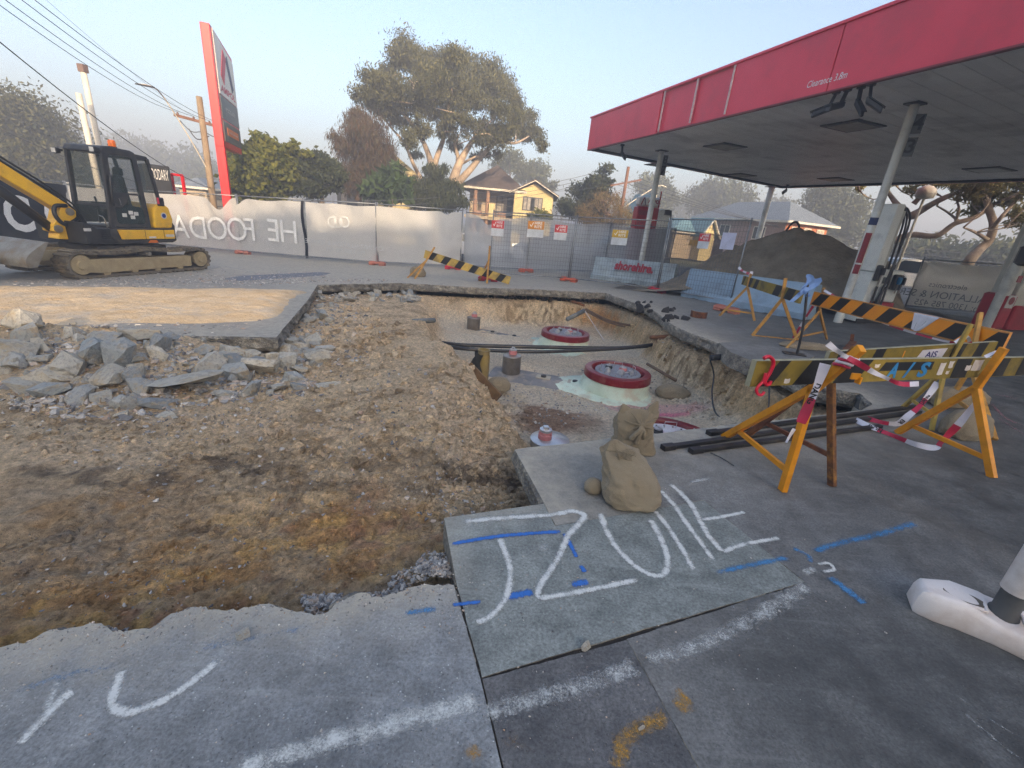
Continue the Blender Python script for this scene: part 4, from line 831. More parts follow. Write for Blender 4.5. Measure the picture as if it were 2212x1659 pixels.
for dx, L, r0 in ((-.035, .1, .02), (-.012, .13, .018), (.012, .09, .014)):
    b.tube(spline([kn-YA*.015, kn+XA*dx*.6-YA*.05-ZUP*.02, kn+XA*dx*1.4-YA*.05-ZUP*L*.6, kn+XA*dx*1.8-YA*.035-ZUP*L], 4), r0, 9, radii=[r0*(.6+.4*i/12) for i in range(13)])
b.lathe(kn-YA*.02, [(.006, -.016), (.02, -.012), (.024, 0), (.018, .012), (.005, .016)], 12, XA, ZUP, -YA); b.build('knot', 'hessian', tb)
b = MB(); b.sm = True                      # pulled-up corners of the bag mouth
for sx, hh in ((-1, .03), (1, .075)): b.loft([[pB+YA*.05+XA*(sx*(.085+r*math.cos(a)+lean))+YA*(.55*r*math.sin(a))+ZUP*z for a in np.linspace(0, 6.28, 16, endpoint=False)] for r, z, lean in ((.055, .27, 0), (.05, .31, .01), (.035, .33+hh*.5, .02), (.008, .335+hh, .035))])
b.build('mouth_corner', 'hessian', tb)
def lying(px, py, L, Wd, Hh, label, yaw=0., seed=2, group=None):
    p = G(px, py); X = unit(V3(math.cos(yaw), math.sin(yaw), 0)); Y = np.cross(ZUP, X)
    bb = sack('s', p, X, Y, [(0, L*.35, Wd*.35, 0, 0), (.004, L*.47, Wd*.46, 0, 0), (Hh*.25, L*.5, Wd*.5, 0, 0), (Hh*.6, L*.45, Wd*.43, 0, 0), (Hh*.88, L*.3, Wd*.28, 0, 0), (Hh, L*.08, Wd*.08, 0, 0)], '', seed=seed, n=40, sub=5)
    o = bb.build('sandbag', 'hessian', None, loc=p); return tag(o, label, 'sandbag')
lying(2078, 938, .52, .3, .24, 'fat hessian sandbag on the trestle foot at the right, the nearer of two', .35, 3)
lying(2065, 872, .85, .3, .2, 'long hessian sandbag behind the fat one by the right trestle', .25, 5)
lying(1742, 752, .95, .32, .1, 'flat brown sandbag under the far leg of the orange board', .1, 6)
lying(902, 597, .5, .4, .32, 'sandbag holding the left leg of the leaning barricade at the back', .4, 7)
def lying_z(px, py, dz, L, Wd, Hh, label, yaw, seed):
    p = G(px, py, dz); o = lying(px, py, L, Wd, Hh, label, yaw, seed); o.location = p; return o
lying_z(1076, 840, -.88, .4, .3, .2, 'sandbag at the foot of the bore casing', .2, 8); lying_z(1450, 856, -1.03, .6, .4, .22, 'sandbag half buried in the sand right of the middle tank', .1, 9); lying_z(1055, 942, -.4, .3, .22, .14, 'small sandbag on the slope at the near left of the pit', 1., 10)

# =================================================================== BARRICADES
pm('yellow_paint', lin(228, 150, 20), lin(214, 136, 16), 5, .45, bs=.15, grime=lin(150, 100, 30), gscale=7, gamt=.35, rnd=.06); pm('worn_yellow', lin(196, 146, 66), lin(168, 122, 54), 9, .6, bs=.3, grime=lin(120, 92, 56), gscale=9)
pm('old_yellow', lin(140, 119, 40), lin(114, 97, 36), 6, .8, bs=.4, grime=lin(72, 66, 46), gscale=5, gamt=.75); pm('old_black', lin(14, 15, 19), lin(24, 24, 28), 8, .75, bs=.3, grime=lin(66, 60, 48), gscale=6, gamt=.3)
pm('mid_yellow', lin(186, 158, 74), lin(160, 134, 62), 6, .7, bs=.3, grime=lin(110, 98, 70), gscale=6, gamt=.5)
pm('board_orange', lin(240, 146, 0), lin(232, 138, 0), 4, .4, bs=.08); pm('board_black', (.006, .006, .007), None, 4, .4, bs=.05); pm('board_rim', lin(214, 150, 78), lin(200, 136, 66), 6, .5, bs=.1)
pm('white_paint', lin(214, 206, 200), lin(190, 180, 172), 14, .7, bs=.2); pm('blue_letter', lin(38, 130, 188), lin(30, 110, 166), 10, .6, bs=.2); pm('bare_wood', lin(170, 166, 140), lin(140, 134, 110), 14, .85, bs=.4)
pm('red_plastic', lin(214, 32, 62), lin(190, 22, 50), 5, .3, bs=.05); pm('white_cloth', lin(212, 210, 216), lin(196, 194, 200), 6, .9, bs=.3); pm('blue_cloth', lin(112, 148, 206), lin(130, 162, 214), 8, .9, bs=.3)
def clip_poly(poly, lo, hi):
    for sgn, lim in ((1, lo), (-1, -hi)):
        out = []
        for i in range(len(poly)):
            a, c = poly[i-1], poly[i]; da, dc = sgn*a[0]-lim, sgn*c[0]-lim
            if (da >= 0) != (dc >= 0): k = da/(da-dc); out.append((a[0]+(c[0]-a[0])*k, a[1]+(c[1]-a[1])*k))
            if dc >= 0: out.append(c)
        poly = out
        if not poly: return []
    return poly
def striped_board(tl, tr, h, thick, stripes, slant, mats, label, loc=None, down=None, edge=None, rim=False):
    """stripes: list of (from, to) in metres along the board painted with mats[1]; the rest is mats[0]"""
    tl, tr = np.array(tl, float), np.array(tr, float); X = unit(tr-tl); L = np.linalg.norm(tr-tl); D = -ZUP if down is None else unit(down); Nn = np.cross(X, D); Nn = unit(Nn)
    bt = thing('barricade_board', label, 'barricade', tl+D*h+X*L/2)
    T = lambda s, d, o: tl+X*s+D*d+Nn*o
    b = MB(); cuts = sorted([q for st in stripes for q in st]); bounds = [-9]+cuts+[99]
    for i in range(len(bounds)-1):
        mid_black = any(a <= (bounds[i]+bounds[i+1])/2 <= e for a, e in stripes); b.mat(mats[1] if mid_black else mats[0])
        poly = clip_poly([(bounds[i]+slant, 0), (bounds[i+1]+slant, 0), (bounds[i+1], h), (bounds[i], h)], 0, L)
        if len(poly) > 2:
            b.add([T(s, d, -thick/2) for s, d in poly], [tuple(range(len(poly)))]); b.add([T(s, d, thick/2) for s, d in poly], [tuple(range(len(poly)-1, -1, -1))])
    b.build('board_face', None, bt)
    b = MB(); b.mat(edge or mats[0])
    e = .5*thick-.0006
    b.add([T(0, 0, -e), T(L, 0, -e), T(L, 0, e), T(0, 0, e)], [(0, 1, 2, 3)]); b.add([T(0, h, -e), T(0, h, e), T(L, h, e), T(L, h, -e)], [(0, 1, 2, 3)])
    b.add([T(0, 0, -e), T(0, 0, e), T(0, h, e), T(0, h, -e)], [(0, 1, 2, 3)]); b.add([T(L, 0, -e), T(L, h, -e), T(L, h, e), T(L, 0, e)], [(0, 1, 2, 3)]); b.build('board_edge', None, bt)
    if rim:
        for d in (0, h):
            b = MB(); b.bar(T(0, d, 0), T(L, d, 0), .03, .02, D); b.build('rim', 'board_rim', bt)
    return bt, T, L
def trestle(feet, junc, top, label, mats=('yellow_paint',), w=.045, cross=.22, group=None, hook=False, crosspx=None):
    """A-frame leg set: two splayed legs, a cross brace and the post that carries the board"""
    fa, fb = np.array(feet[0]), np.array(feet[1]); n = unit(np.cross(fb-fa, ZUP)); J = ONP(*junc, (fa+fb)/2, n); T = ONP(*top, (fa+fb)/2, n)
    o = thing('barricade_trestle', label, 'trestle', (fa+fb)/2, group)
    for f, m_ in ((fa, mats[0]), (fb, mats[-1])):
        b = MB(); b.bar(f, J, w, w*.75, n); b.build('leg', m_, o, bevel=.003)
    b = MB(); b.bar(J-ZUP*.02, T, w, w*.7, n); b.build('post', mats[0], o, bevel=.003)
    b = MB(); b.bar(fa+(J-fa)*cross, fb+(J-fb)*cross, w*.7, w*.5, n); b.build('brace', mats[-1], o, bevel=.002)
    if hook:
        d = unit(fb-fa); b = MB(); b.bar(T-ZUP*.16, T-ZUP*.16-n*.05*hook, w*.7, .01, n); b.bar(T-ZUP*.16-n*.05*hook, T-ZUP*.2-n*.05*hook, w*.7, .01, n); b.build('hook', mats[0], o)
    return o, J, T
# near barricade
fA1, fA2 = G(1690, 1060), G(1562, 945)
oA, JA, TA = trestle((fA1, fA2), (1757, 838), (1862, 752), 'bright yellow A-frame trestle, front leg set of the nearest barricade', w=.05, cross=.2, hook=-1)
fr1, fr2 = G(1797, 1050), G(1610, 943)
oR, JR, TR_ = trestle((fr1, fr2), (1795, 802), (1850, 752), 'rusty A-frame trestle behind the bright yellow one', ('rust_yellow', 'rust'), w=.045, cross=.26)
fB1, fB2 = G(2143, 1032), G(1937, 935)
oB, JB, TB = trestle((fB1, fB2), (2108, 838), (2170, 752), 'bright yellow A-frame trestle at the right of the nearest barricade', w=.05, cross=.2)
pl = (JA+JB)/2; bn = unit(np.cross(JB-JA, ZUP)); off = unit(V3(-bn[0], -bn[1], 0)); off = off if off[1] > 0 else -off
P0 = pl+off*.05
tl, bl, tr = ONP(1630, 778, P0, bn), ONP(1617, 829, P0, bn), ONP(2205, 771, P0, bn); tr = tr+unit(tr-tl)*.12
hB = np.linalg.norm(tl-bl)*1.08
def sx_at(px, py, tl_, X_): return float((ONP(px, py, P0, bn)-tl_)@X_)
Xb = unit(tr-tl); S = lambda px, py=800: sx_at(px, py, tl, Xb)
st = [(S(1635, 826), S(1660, 826)), (S(1705, 828), S(1752, 828)), (S(1790, 828), S(1838, 828)), (S(2040, 822)-.0, S(2072, 822)), (S(2112, 822), S(2152, 822)), (S(2178, 822), S(2202, 822))]
bt, TT, LB = striped_board(tl, tr, hB, .035, [s_ for s_ in st[:3]], .11, ('old_yellow', 'old_black'), 'weathered black and yellow striped plank with blue AIS lettering on the nearest trestles', edge='bare_wood')
nf = np.cross(Xb, -ZUP); nf = unit(nf); sgn = -1.
def onboard(s, d): return TT(s, d, -.0205)
for a, e in st[3:]: b = MB(); b.add([TT(a, .004, -.0195), TT(e, .004, -.0195), TT(e, hB-.004, -.0195), TT(a, hB-.004, -.0195)], [(0, 1, 2, 3)]); b.build('black_stripe', 'old_black', bt)
b = MB(); a, e = S(1895, 790), S(2012, 780); b.add([TT(a+.04, .02, -.0195), TT(e, .02, -.0195), TT(e, hB*.52, -.0195), TT(a, hB*.52, -.0195)], [(0, 1, 2, 3)]); b.build('black_stripe', 'old_black', bt)
for k, (px_, ch) in enumerate(((1921, 'A'), (1953, '/'), (1985, 'S'))):
    text('blue_letter', ch, 'blue_letter', bt, TT(S(px_), hB*.82, 0), Xb, ZUP+Xb*.18, hB*.66, width=.11 if ch != '/' else .07, depth=.0215, bold=.04)
for px0, px1, d0, d1 in ((2017, 2030, .2, .78), (2036, 2046, .12, .45), (2037, 2044, .6, .75), (2074, 2086, .35, .6), (2088, 2108, .08, .62), (1790, 1800, .3, .5), (1800, 1812, .12, .28), (1695, 1706, .72, .9), (1878, 1888, .2, .34)):
    b = MB(); q = [TT(S(px0)+random.uniform(-.006, .006), hB*d0, -.0203), TT((S(px0)+S(px1))/2, hB*(d0+.02), -.0203), TT(S(px1)+random.uniform(-.006, .006), hB*(d0-.01), -.0203), TT(S(px1)+random.uniform(-.01, .004), hB*(d0+d1)/2, -.0203), TT(S(px1), hB*d1, -.0203), TT((S(px0)+S(px1))/2, hB*(d1+.03), -.0203), TT(S(px0)+random.uniform(-.004, .01), hB*d1, -.0203)]
    b.add(q, [tuple(range(7))]); b.build('paint_patch', 'white_paint', bt)
# red S hooks hanging on the plank
hk = P0-off*.045
b = MB(); b.tube(spline([ONP(*q, hk, bn) for q in ((1650, 774), (1660, 770), (1669, 777), (1670, 788), (1664, 803), (1656, 816), (1652, 825), (1656, 831), (1662, 829), (1664, 823))], 5), .011, 8); tag(b.build('plastic_hook', 'red_plastic', None, smooth=True), 'glossy red plastic hook over the left end of the striped plank', 'hook')
b = MB(); b.tube(spline([ONP(*q, hk, bn) for q in ((1654, 806), (1648, 824), (1640, 832), (1634, 842), (1637, 851), (1645, 853), (1651, 846))], 5), .009, 8); tag(b.build('plastic_hook', 'red_plastic', None, smooth=True), 'second red plastic hook dangling below the striped plank', 'hook')
# second striped plank, behind
q0, q1 = V3(2.42, 3.5, 0), V3(4.3, 4.1, 0); n2 = unit(np.cross(q1-q0, ZUP))
tl2, tr2 = ONP(1790, 759, q0, n2), ONP(2152, 737, q0, n2); X2 = unit(tr2-tl2)
S2 = lambda px, py=765: float((ONP(px, py, q0, n2)-tl2)@X2)
b2, T2, L2 = striped_board(tl2, tr2, .2, .035, [(S2(1800), S2(1850)), (S2(1878), S2(1900)), (S2(2045), S2(2070)), (S2(2095), S2(2115))], .04, ('old_yellow', 'old_black'), 'weathered striped plank with a white AIS sticker, second from the front', edge='bare_wood')
pm('sticker_white', lin(210, 206, 214), None, 6, .5, bs=.05); pm('sticker_blue', lin(40, 40, 110), None, 6, .5, bs=0)
b = MB(); b.add([T2(S2(1985), .035, -.019), T2(S2(2037), .03, -.019), T2(S2(2032), .125, -.019), T2(S2(1976), .13, -.019)], [(0, 1, 2, 3)]); b.build('sticker', 'sticker_white', b2)
text('sticker_letters', 'AIS', 'sticker_blue', b2, T2(S2(2007), .108, 0), X2, ZUP, .055, width=.15, depth=.0205, bold=.02)
text('board_digit', '1', 'yellow_paint', b2, T2(S2(1947), .1, 0), X2, ZUP, .07, depth=.0205, bold=.02)
# new orange and black board on its trestles
qa, qb = G(1740, 745), G(2140, 905); n3 = unit(np.cross(qb-qa, ZUP))
tl3, bl3, tr3 = ONP(1760, 631, qa, n3), ONP(1755, 660, qa, n3), ONP(2184, 720, qa, n3); X3 = unit(tr3-tl3); S3 = lambda px, py: float((ONP(px, py, qa, n3)-tl3)@X3)
h3 = float(np.linalg.norm((tl3-ONP(1763, 660, qa, n3))@ZUP))
edges = [(1763, 651, 1790, 658), (1800, 670, 1838, 678), (1862, 685, 1912, 696), (1930, 698, 1978, 708), (2000, 712, 2050, 722), (2085, 735, 2130, 742)]
pitch = np.linalg.norm(tr3-tl3)/6.6
b3, T3, L3 = striped_board(tl3, tr3, h3, .03, [(.02+pitch*k, .02+pitch*(k+.48)) for k in range(7)], .17, ('board_orange', 'board_black'), 'clean orange and black chevron board in front of the fuel pump', edge='board_rim', rim=True)
f1, f2 = G(1698, 754), G(1786, 733)
trestle((f1, f2), (1771, 672), (1780, 622), 'dark yellow trestle under the left end of the orange board', ('worn_yellow',), .04, cross=.3)
f1, f2 = G(2148, 951), G(2046, 872)
trestle((f1, f2), (2098, 790), (2118, 676), 'dark yellow trestle under the right end of the orange board', ('worn_yellow',), .05, cross=.2)
f1, f2 = G(1948, 880), G(2005, 868); oC, JC, TC = trestle((G(2012, 930), G(1948, 882)), (2040, 800), (2098, 700), 'pale yellow trestle carrying the second striped plank', ('mid_yellow',), .04, cross=.25)
b = MB(); rows = []                         # white rag thrown over the orange board
s0, s1 = S3(1978, 678), S3(2032, 690)
for k in range(9):
    d = -.005+k*.024; wd = 1-.085*k; mid = (s0+s1)/2-.02*k*.4
    rows.append([T3(mid+(i/9-.5)*(s1-s0)*wd, d+.015*math.sin(i*.35)*(k > 6), -.022-.008*math.sin(i*1.7+k*.2)*min(1, k/3)) for i in range(10)])
rows.insert(0, [T3(s0+(s1-s0)*i/9, -.012, .012) for i in range(10)]); b.sheet(rows); rg = b.build('rag', 'white_cloth', None, smooth=True); tag(rg, 'white rag draped over the orange and black board', 'cloth')
# striped barricade by the blue grey concrete barrier
fa, fb = G(1554, 682), G(1630, 693); oD, JD, TD = trestle((fa, fb), (1615, 620), (1623, 588), 'faded yellow trestle, left one of the barricade by the concrete barrier', ('worn_yellow',), .05, cross=.22)
fa, fb = G(1625, 725), G(1722, 735); oE, JE, TE = trestle((fa, fb), (1690, 645), (1697, 601), 'faded yellow trestle, right one of the barricade by the concrete barrier', ('worn_yellow',), .05, cross=.0)
n4 = unit(np.cross(JE-JD, ZUP)); q4 = JD+unit(V3(JD[0], JD[1], 0))*.06
tl4, tr4 = ONP(1608, 596, q4, n4), ONP(1735, 630, q4, n4); X4 = unit(tr4-tl4); L4 = np.linalg.norm(tr4-tl4); D4 = unit(ONP(1602, 614, q4, n4)-tl4-X4*float((ONP(1602, 614, q4, n4)-tl4)@X4)); h4 = abs(float((ONP(1602, 614, q4, n4)-tl4)@ZUP))
striped_board(tl4, tr4, h4, .04, [(0.03, .12), (.3*L4/2.4, .48*L4/2.4), (.62*L4/2.4, .78*L4/2.4), (L4*.62, L4*.72), (L4*.8, L4*.9)], .1, ('old_yellow', 'old_black'), 'chipped black and yellow plank tilting down to the right by the barrier', edge='old_yellow')
# leaning barricade at the back
fa, fb = G(896, 602), G(880, 600); fa2, fb2 = G(1052, 612), G(1035, 607); dv = unit(fa2-fa); 
nb = unit(np.cross(fa2-fa, ZUP))
b = MB(); p0 = fa; p1 = ONP(939, 534, fa, nb); oF = thing('barricade_trestle', 'thin yellow trestle leg leaning at the left of the barricade at the back', 'trestle', fa); b.bar(p0, p1, .05, .04, nb); b.build('leg', 'worn_yellow', oF); b = MB(); b.bar(fb, p0+(p1-p0)*.6, .04, .035, nb); b.build('leg', 'worn_yellow', oF)
oG = thing('barricade_trestle', 'yellow trestle standing at the right of the barricade at the back', 'trestle', fa2); b = MB(); pt = ONP(1058, 531, fa2, nb); b.bar(fa2, pt, .05, .04, nb); b.build('leg', 'worn_yellow', oG); b = MB(); b.bar(fb2, fa2+(pt-fa2)*.62, .045, .04, nb); b.build('leg', 'worn_yellow', oG); b = MB(); b.bar(fa2+(fb2-fa2)*.1+ZUP*.2, fb2+ZUP*.22, .03, .03); b.build('brace', 'worn_yellow', oG)
q5 = fa2+unit(V3(fa2[0], fa2[1], 0))*.05; tl5, bl5, tr5, br5 = (ONP(*q, q5, nb) for q in ((919, 540), (918, 556), (1104, 598), (1101, 612)))
X5 = unit(tr5-tl5); D5 = -(ZUP-X5*(ZUP@X5)); h5 = .23; L5 = np.linalg.norm(tr5-tl5)
striped_board(tl5, tr5, h5, .04, [(.08+i*L5/6.2, .08+(i+.45)*L5/6.2) for i in range(7)], -.0+.1, ('mid_yellow', 'old_black'), 'striped plank slanting to the ground on the far side of the dig', down=D5, edge='mid_yellow')

# =================================================================== TAPE AND SMALL THINGS
pm('tape_white', lin(216, 214, 222), lin(204, 200, 210), 9, .45, bs=.1); pm('tape_red', lin(190, 42, 76), lin(170, 36, 66), 9, .45, bs=.1); pm('tape_ink', (.012, .01, .014), None, 9, .5, bs=0)
def tape(pts, label, w=.045, twist=.0, letters=(), per=.22, face=None):
    P = spline(pts, 9); b = MB(); acc = 0; o = 0
    for i in range(len(P)-1):
        def side(k):
            d = unit(P[min(k+1, len(P)-1)]-P[max(k-1, 0)]); v = unit((P[k]-EYE)) if face is None else face; s_ = unit(np.cross(d, v)); f = .82+.18*math.cos(k*.21)
            return s_*w/2*f+v*.014*math.sin(k*twist*.4)
        a, c = side(i), side(i+1); acc += np.linalg.norm(P[i+1]-P[i]); b.mat('tape_red' if int(acc/per) % 2 else 'tape_white')
        b.add([P[i]-a, P[i]+a*.0, P[i]+a, P[i+1]+c, P[i+1]+c*.0, P[i+1]-c], [(0, 1, 4, 5), (1, 2, 3, 4)])
    ob = b.build('danger_tape', None, None, smooth=True); tag(ob, label, 'tape')
    for s_, i, hgt in letters:
        i = min(i, len(P)-2); d = unit(P[i+1]-P[i-1]); v = -unit(P[i]-EYE); y = np.cross(v, d)
        if y[2] < 0 and abs(d[2]) < .8: d, y = -d, -y
        text('tape_letters', s_, 'tape_ink', ob, P[i]-y*hgt*.5, d, y, hgt, depth=.006, bold=.03)
    return ob
def onpl(P0_, n_, pts): return [ONP(*q, P0_, n_) for q in pts]
tape(onpl(TA-off*.06, bn, ((1788, 742), (1806, 756), (1826, 769), (1856, 786), (1887, 804), (1911, 815), (1946, 829), (1985, 829))), 'red and white danger tape running from the near yellow post across the AIS plank', .03, .9)
tape(onpl(JA-off*.075, bn, ((1783, 786), (1769, 824), (1757, 854), (1743, 884), (1730, 914))), 'red and white danger tape hanging down behind the near yellow leg', .055, .5, (('DANG', 17, .032),))
tape(onpl(JA-off*.0, bn, ((1716, 926), (1706, 942), (1698, 956))), 'twisted white tail of danger tape near the black bars', .02, .6)
b = MB(); q = TA-unit(TA-JA)*.12
for k in range(4): b.mat('tape_white' if k % 2 else 'tape_red'); b.tube([q+unit(TA-JA)*(k*.022-.03)+V3(math.cos(a)*.036, math.sin(a)*.036, .006*math.sin(a*2)) for a in np.linspace(0, 6.3, 14)], .011, 6)
tag(b.build('danger_tape', None, None, smooth=True), 'danger tape wound round the top of the near yellow post', 'tape')
zz = lambda pts: [G(*q) for q in pts]
tape(zz(((2026, 826, .42), (2004, 856, .3), (1986, 878, .22), (1962, 898, .14), (1940, 915, .05), (1909, 913, .03), (1873, 904, .02))), 'red and white danger tape dropping to the black bars from the right trestle', .055, .5, (('DANG', 12, .035), ('ER', 33, .03)))
tape(zz(((1848, 907, .03), (1886, 924, .03), (1932, 942, .02), (1976, 960, .02), (2020, 967, .03), (2032, 956, .08), (2050, 938, .16), (2074, 913, .28), (2100, 880, .42), (2117, 860, .5))), 'red and white danger tape looping over the ground under the right trestle', .052, .5, (('DON', 10, .034),))
tape(onpl(qa-off*.03, n3, ((1780, 627), (1821, 651), (1861, 676), (1905, 695), (1958, 714), (2020, 732), (2066, 741), (2110, 745))), 'red and white danger tape strung across the orange and black board', .035, .8)
tape(onpl(f1*0+G(1698, 754)*.5+G(1786, 733)*.5, n3, ((1771, 640), (1752, 668), (1733, 698), (1714, 730))), 'red and white danger tape hanging from the left end of the orange board', .05, .5)
tape([ONP(2064, 741, q0, n2), ONP(2088, 728, q0, n2), ONP(2096, 742, q0, n2), ONP(2104, 760, q0, n2)], 'white knot of danger tape where the striped planks meet', .04, .9)
tape([ONP(2128, 771, P0-off*.05, bn), ONP(2146, 762, P0-off*.05, bn), ONP(2166, 755, P0-off*.05, bn)], 'short length of danger tape on the right yellow post', .025, .6)
tape(onpl(TD, n4, ((1596, 577), (1602, 584), (1612, 589), (1622, 592), (1624, 586))), 'small bow of danger tape on the barricade by the concrete barrier', .06, 1.)
def longbar(p, q, label):
    b = MB(); b.bar(p+ZUP*.02, q+ZUP*.02, .045, .03); e = unit(q-p); b.bar(p-e*.01+ZUP*.021, p+e*.1+ZUP*.021, .055, .04); tag(b.build('black_bar', 'black_plastic', None, bevel=.004), label, 'bar')
longbar(G(1432, 972), G(1985, 893), 'long black bar on the slab, its blunt tip farthest left'); longbar(G(1492, 979), G(1900, 925), 'long black bar on the slab, nearest of the three'); longbar(G(1530, 940), G(1990, 880), 'long black bar on the slab, farthest of the three')
pipe('wire_offcut', [G(1535, 978, .01), G(1560, 990, .02), G(1585, 1006, .008)], .004, 'black_fitting', 'short thin black wire curled on the slab', 'wire', None, 5)
# manhole ring, rusty cover, bracket, plate, bar with a blue cloth
mh = G(1909, 868, -.05); b = MB(); b.lathe(mh-ZUP*.12, [(.25, 0), (.25, .1), (.262, .1), (.262, .135), (.235, .135), (.235, .1), (.05, .095)], 36); pm('mesh_grey', lin(92, 94, 96), lin(76, 78, 80), 60, .7, bs=.6); mo = thing('manhole_riser', 'round white sided manhole riser with a grey rim at the right end of the pit', 'manhole', mh)
pm('riser_white', lin(190, 190, 186), lin(160, 158, 150), 8, .7, bs=.4, grime=lin(140, 130, 112)); b.build('rim', 'mesh_grey', mo, smooth='angle'); b = MB(); b.lathe(mh-ZUP*.32, [(.245, 0), (.245, .215)], 36); b.build('shaft', 'riser_white', mo, smooth='angle')
rc = G(1508, 685); b = MB(); b.mat('rust').lathe(rc, [(.17, 0), (.17, .13), (.165, .135)], 28); b.mat('grey_pipe').lathe(rc+ZUP*.135, [(.165, 0), (.163, .006), (.01, .007)], 28); tag(b.build('round_cover', None, None, smooth='angle'), 'rusty round drum cover standing on the forecourt right of the pit', 'drum')
br0 = G(1838, 752); t = thing('rusty_bracket', 'rusty bent steel bracket sticking up behind the second striped plank', 'bracket', br0)
b = MB(); p1_ = ONP(1842, 722, br0, unit(V3(br0[0], br0[1], 0))); b.bar(br0-ZUP*.02, p1_, .11, .05); b.build('upright', 'rust', t); b = MB(); b.bar(br0+ZUP*.1, G(1826, 760, .1), .1, .05); b.bar(G(1826, 760, .1), G(1822, 775, .0), .1, .05); b.build('foot', 'rust', t)
b = MB(); b.box(G(1715, 765, .02), .3, .14, .035, unit(V3(1, -.2, 0))); tag(b.build('rubber_block', 'black_plastic', None, bevel=.006), 'flat black rubber block on the corner slab', 'block')
rb = G(1720, 770); rt_ = ONP(1745, 612, rb, unit(V3(rb[0], rb[1], 0))); pipe('steel_rod', [rb, rb*.6+rt_*.4+V3(.03, 0, 0), rt_], .018, 'black_plastic', 'thin dark rod standing by the corner slab with a cloth on top', 'rod')
b = MB(); rows = [[rt_+V3((i/7-.4)*.2*(1-.05*k)+.05*math.sin(k), -.03+.03*math.sin(i*1.5+k), .1-.045*k+.03*math.sin(i*.9)) for i in range(8)] for k in range(7)]; b.sheet(rows); b.add([rt_+V3(-.06, -.02, -.08), rt_+V3(-.2, -.02, -.28), rt_+V3(-.13, -.02, -.28), rt_+V3(0, -.02, -.12)], [(0, 1, 2, 3)]); tag(b.build('rag', 'blue_cloth', None, smooth=True), 'pale blue rag on top of the dark rod', 'cloth')
# white plastic fence foot in the corner of the picture, with the post it holds
pm('foot_white', lin(232, 226, 222), lin(216, 206, 200), 3, .5, bs=.2, grime=lin(180, 158, 140), gscale=5, gamt=.4); pm('sleeve_grey', lin(78, 78, 78), lin(62, 62, 62), 6, .6); pm('orange_mark', lin(200, 112, 92), None, 6, .6)
o0 = G(1966, 1322); o1 = G(2240, 1440); Xf = unit(o1-o0); Yf = np.cross(ZUP, Xf); Yf = Yf if Yf[1] > 0 else -Yf
tf = thing('fence_weight', 'white plastic fence foot in the near right corner of the forecourt', 'fence foot', o0)
Wf, Lf, Hf = .24, .62, .125
def fr_(s, w, z): return o0+Xf*s+Yf*w+ZUP*z
def footring(z, ins, hh=0.):
    pts = []
    base = [(0.0+ins, .015), (.02+ins*.6, 0+ins), (.08, -.004+ins), (.15, .01+ins), (.26, .014+ins), (.36, .0+ins), (Lf-.03-ins, 0+ins), (Lf-ins, .03), (Lf-ins, Wf-.03), (Lf-.03-ins, Wf-ins), (.42, Wf-ins), (.3, Wf-.016-ins), (.2, Wf-.03-ins), (.1, Wf-.05-ins), (.0+ins*.6, Wf-.1-ins), (-.015+ins, Wf-.13)]
    return [fr_(s, w, z+hh*(.018*math.sin(s*14)-.02*(s > .2))) for s, w in base]
b = MB(); b.loft([footring(.0, .008), footring(.015, 0), footring(.085, .003, .6), footring(.108, .01, .8), footring(.116, .02, .8), footring(.117, .03, .8)]); b.build('foot', 'foot_white', tf, smooth='angle', bevel=0)
b = MB(); b.lathe(fr_(.15, .105, .105), [(.055, -.0), (.052, .012), (.036, .006), (.034, -.05), (.001, -.05)], 24, Xf*1.35, Yf*.7); pm('hole_dirt', lin(112, 104, 92), lin(84, 76, 68), 20, .95); b.build('handle_hole', 'hole_dirt', tf, smooth='angle')
b = MB(); b.box(fr_(.15, .05, .114), .12, .018, .012, unit(Xf+Yf*.22)); b.box(fr_(.215, .11, .112), .012, .1, .012, Xf); b.box(fr_(.33, .12, .112), .012, .12, .012, Xf); b.build('rib', 'foot_white', tf, bevel=.004)
b = MB(); q_ = [fr_(.045, .065, .122), fr_(.065, .055, .122), fr_(.085, .05, .122), fr_(.07, .075, .122), fr_(.05, .08, .122)]; b.add(q_, [tuple(range(5))]); b.build('paint_fleck', 'orange_mark', tf)
pc = fr_(.275, .125, .09); tp_ = thing('fence_post', 'white post in a grey sleeve standing on the white plastic foot', 'post', pc); b = MB(); b.lathe(pc, [(.055, 0), (.05, .02), (.042, .03), (.042, .16)], 20); b.build('sleeve', 'sleeve_grey', tp_, smooth='angle'); b = MB(); b.lathe(pc+ZUP*.13, [(.05, 0), (.05, 1.1)], 20); b.build('tube', 'white_paint', tp_, smooth='angle')
# =================================================================== FENCES
pm('galv', lin(150, 154, 158), lin(120, 124, 128), 6, .45, .6, bs=.1); pm('galv_dark', lin(112, 114, 118), lin(92, 94, 98), 6, .5, .5, bs=.1)
pm('foot_orange', lin(206, 96, 66), lin(190, 84, 58), 4, .6, bs=.2, grime=lin(160, 120, 96), gscale=6); pm('foot_red', lin(204, 46, 62), lin(186, 38, 54), 4, .6, bs=.2, grime=lin(150, 90, 84), gscale=6); pm('foot_pink', lin(196, 124, 104), lin(180, 108, 92), 4, .7, bs=.2, grime=lin(150, 130, 112), gscale=6)
clothm('shade_white', lin(224, 222, 216), .88, .45, lin(206, 204, 200)); clothm('shade_thin', lin(206, 210, 214), .74, .45); clothm('shade_black', lin(48, 50, 56), .97, .1); pm('print_white', lin(236, 236, 234), None, 3, .8, bs=0); pm('print_grey', lin(206, 208, 208), None, 3, .8, bs=0); pm('print_dark', lin(112, 116, 122), None, 3, .8, bs=0)
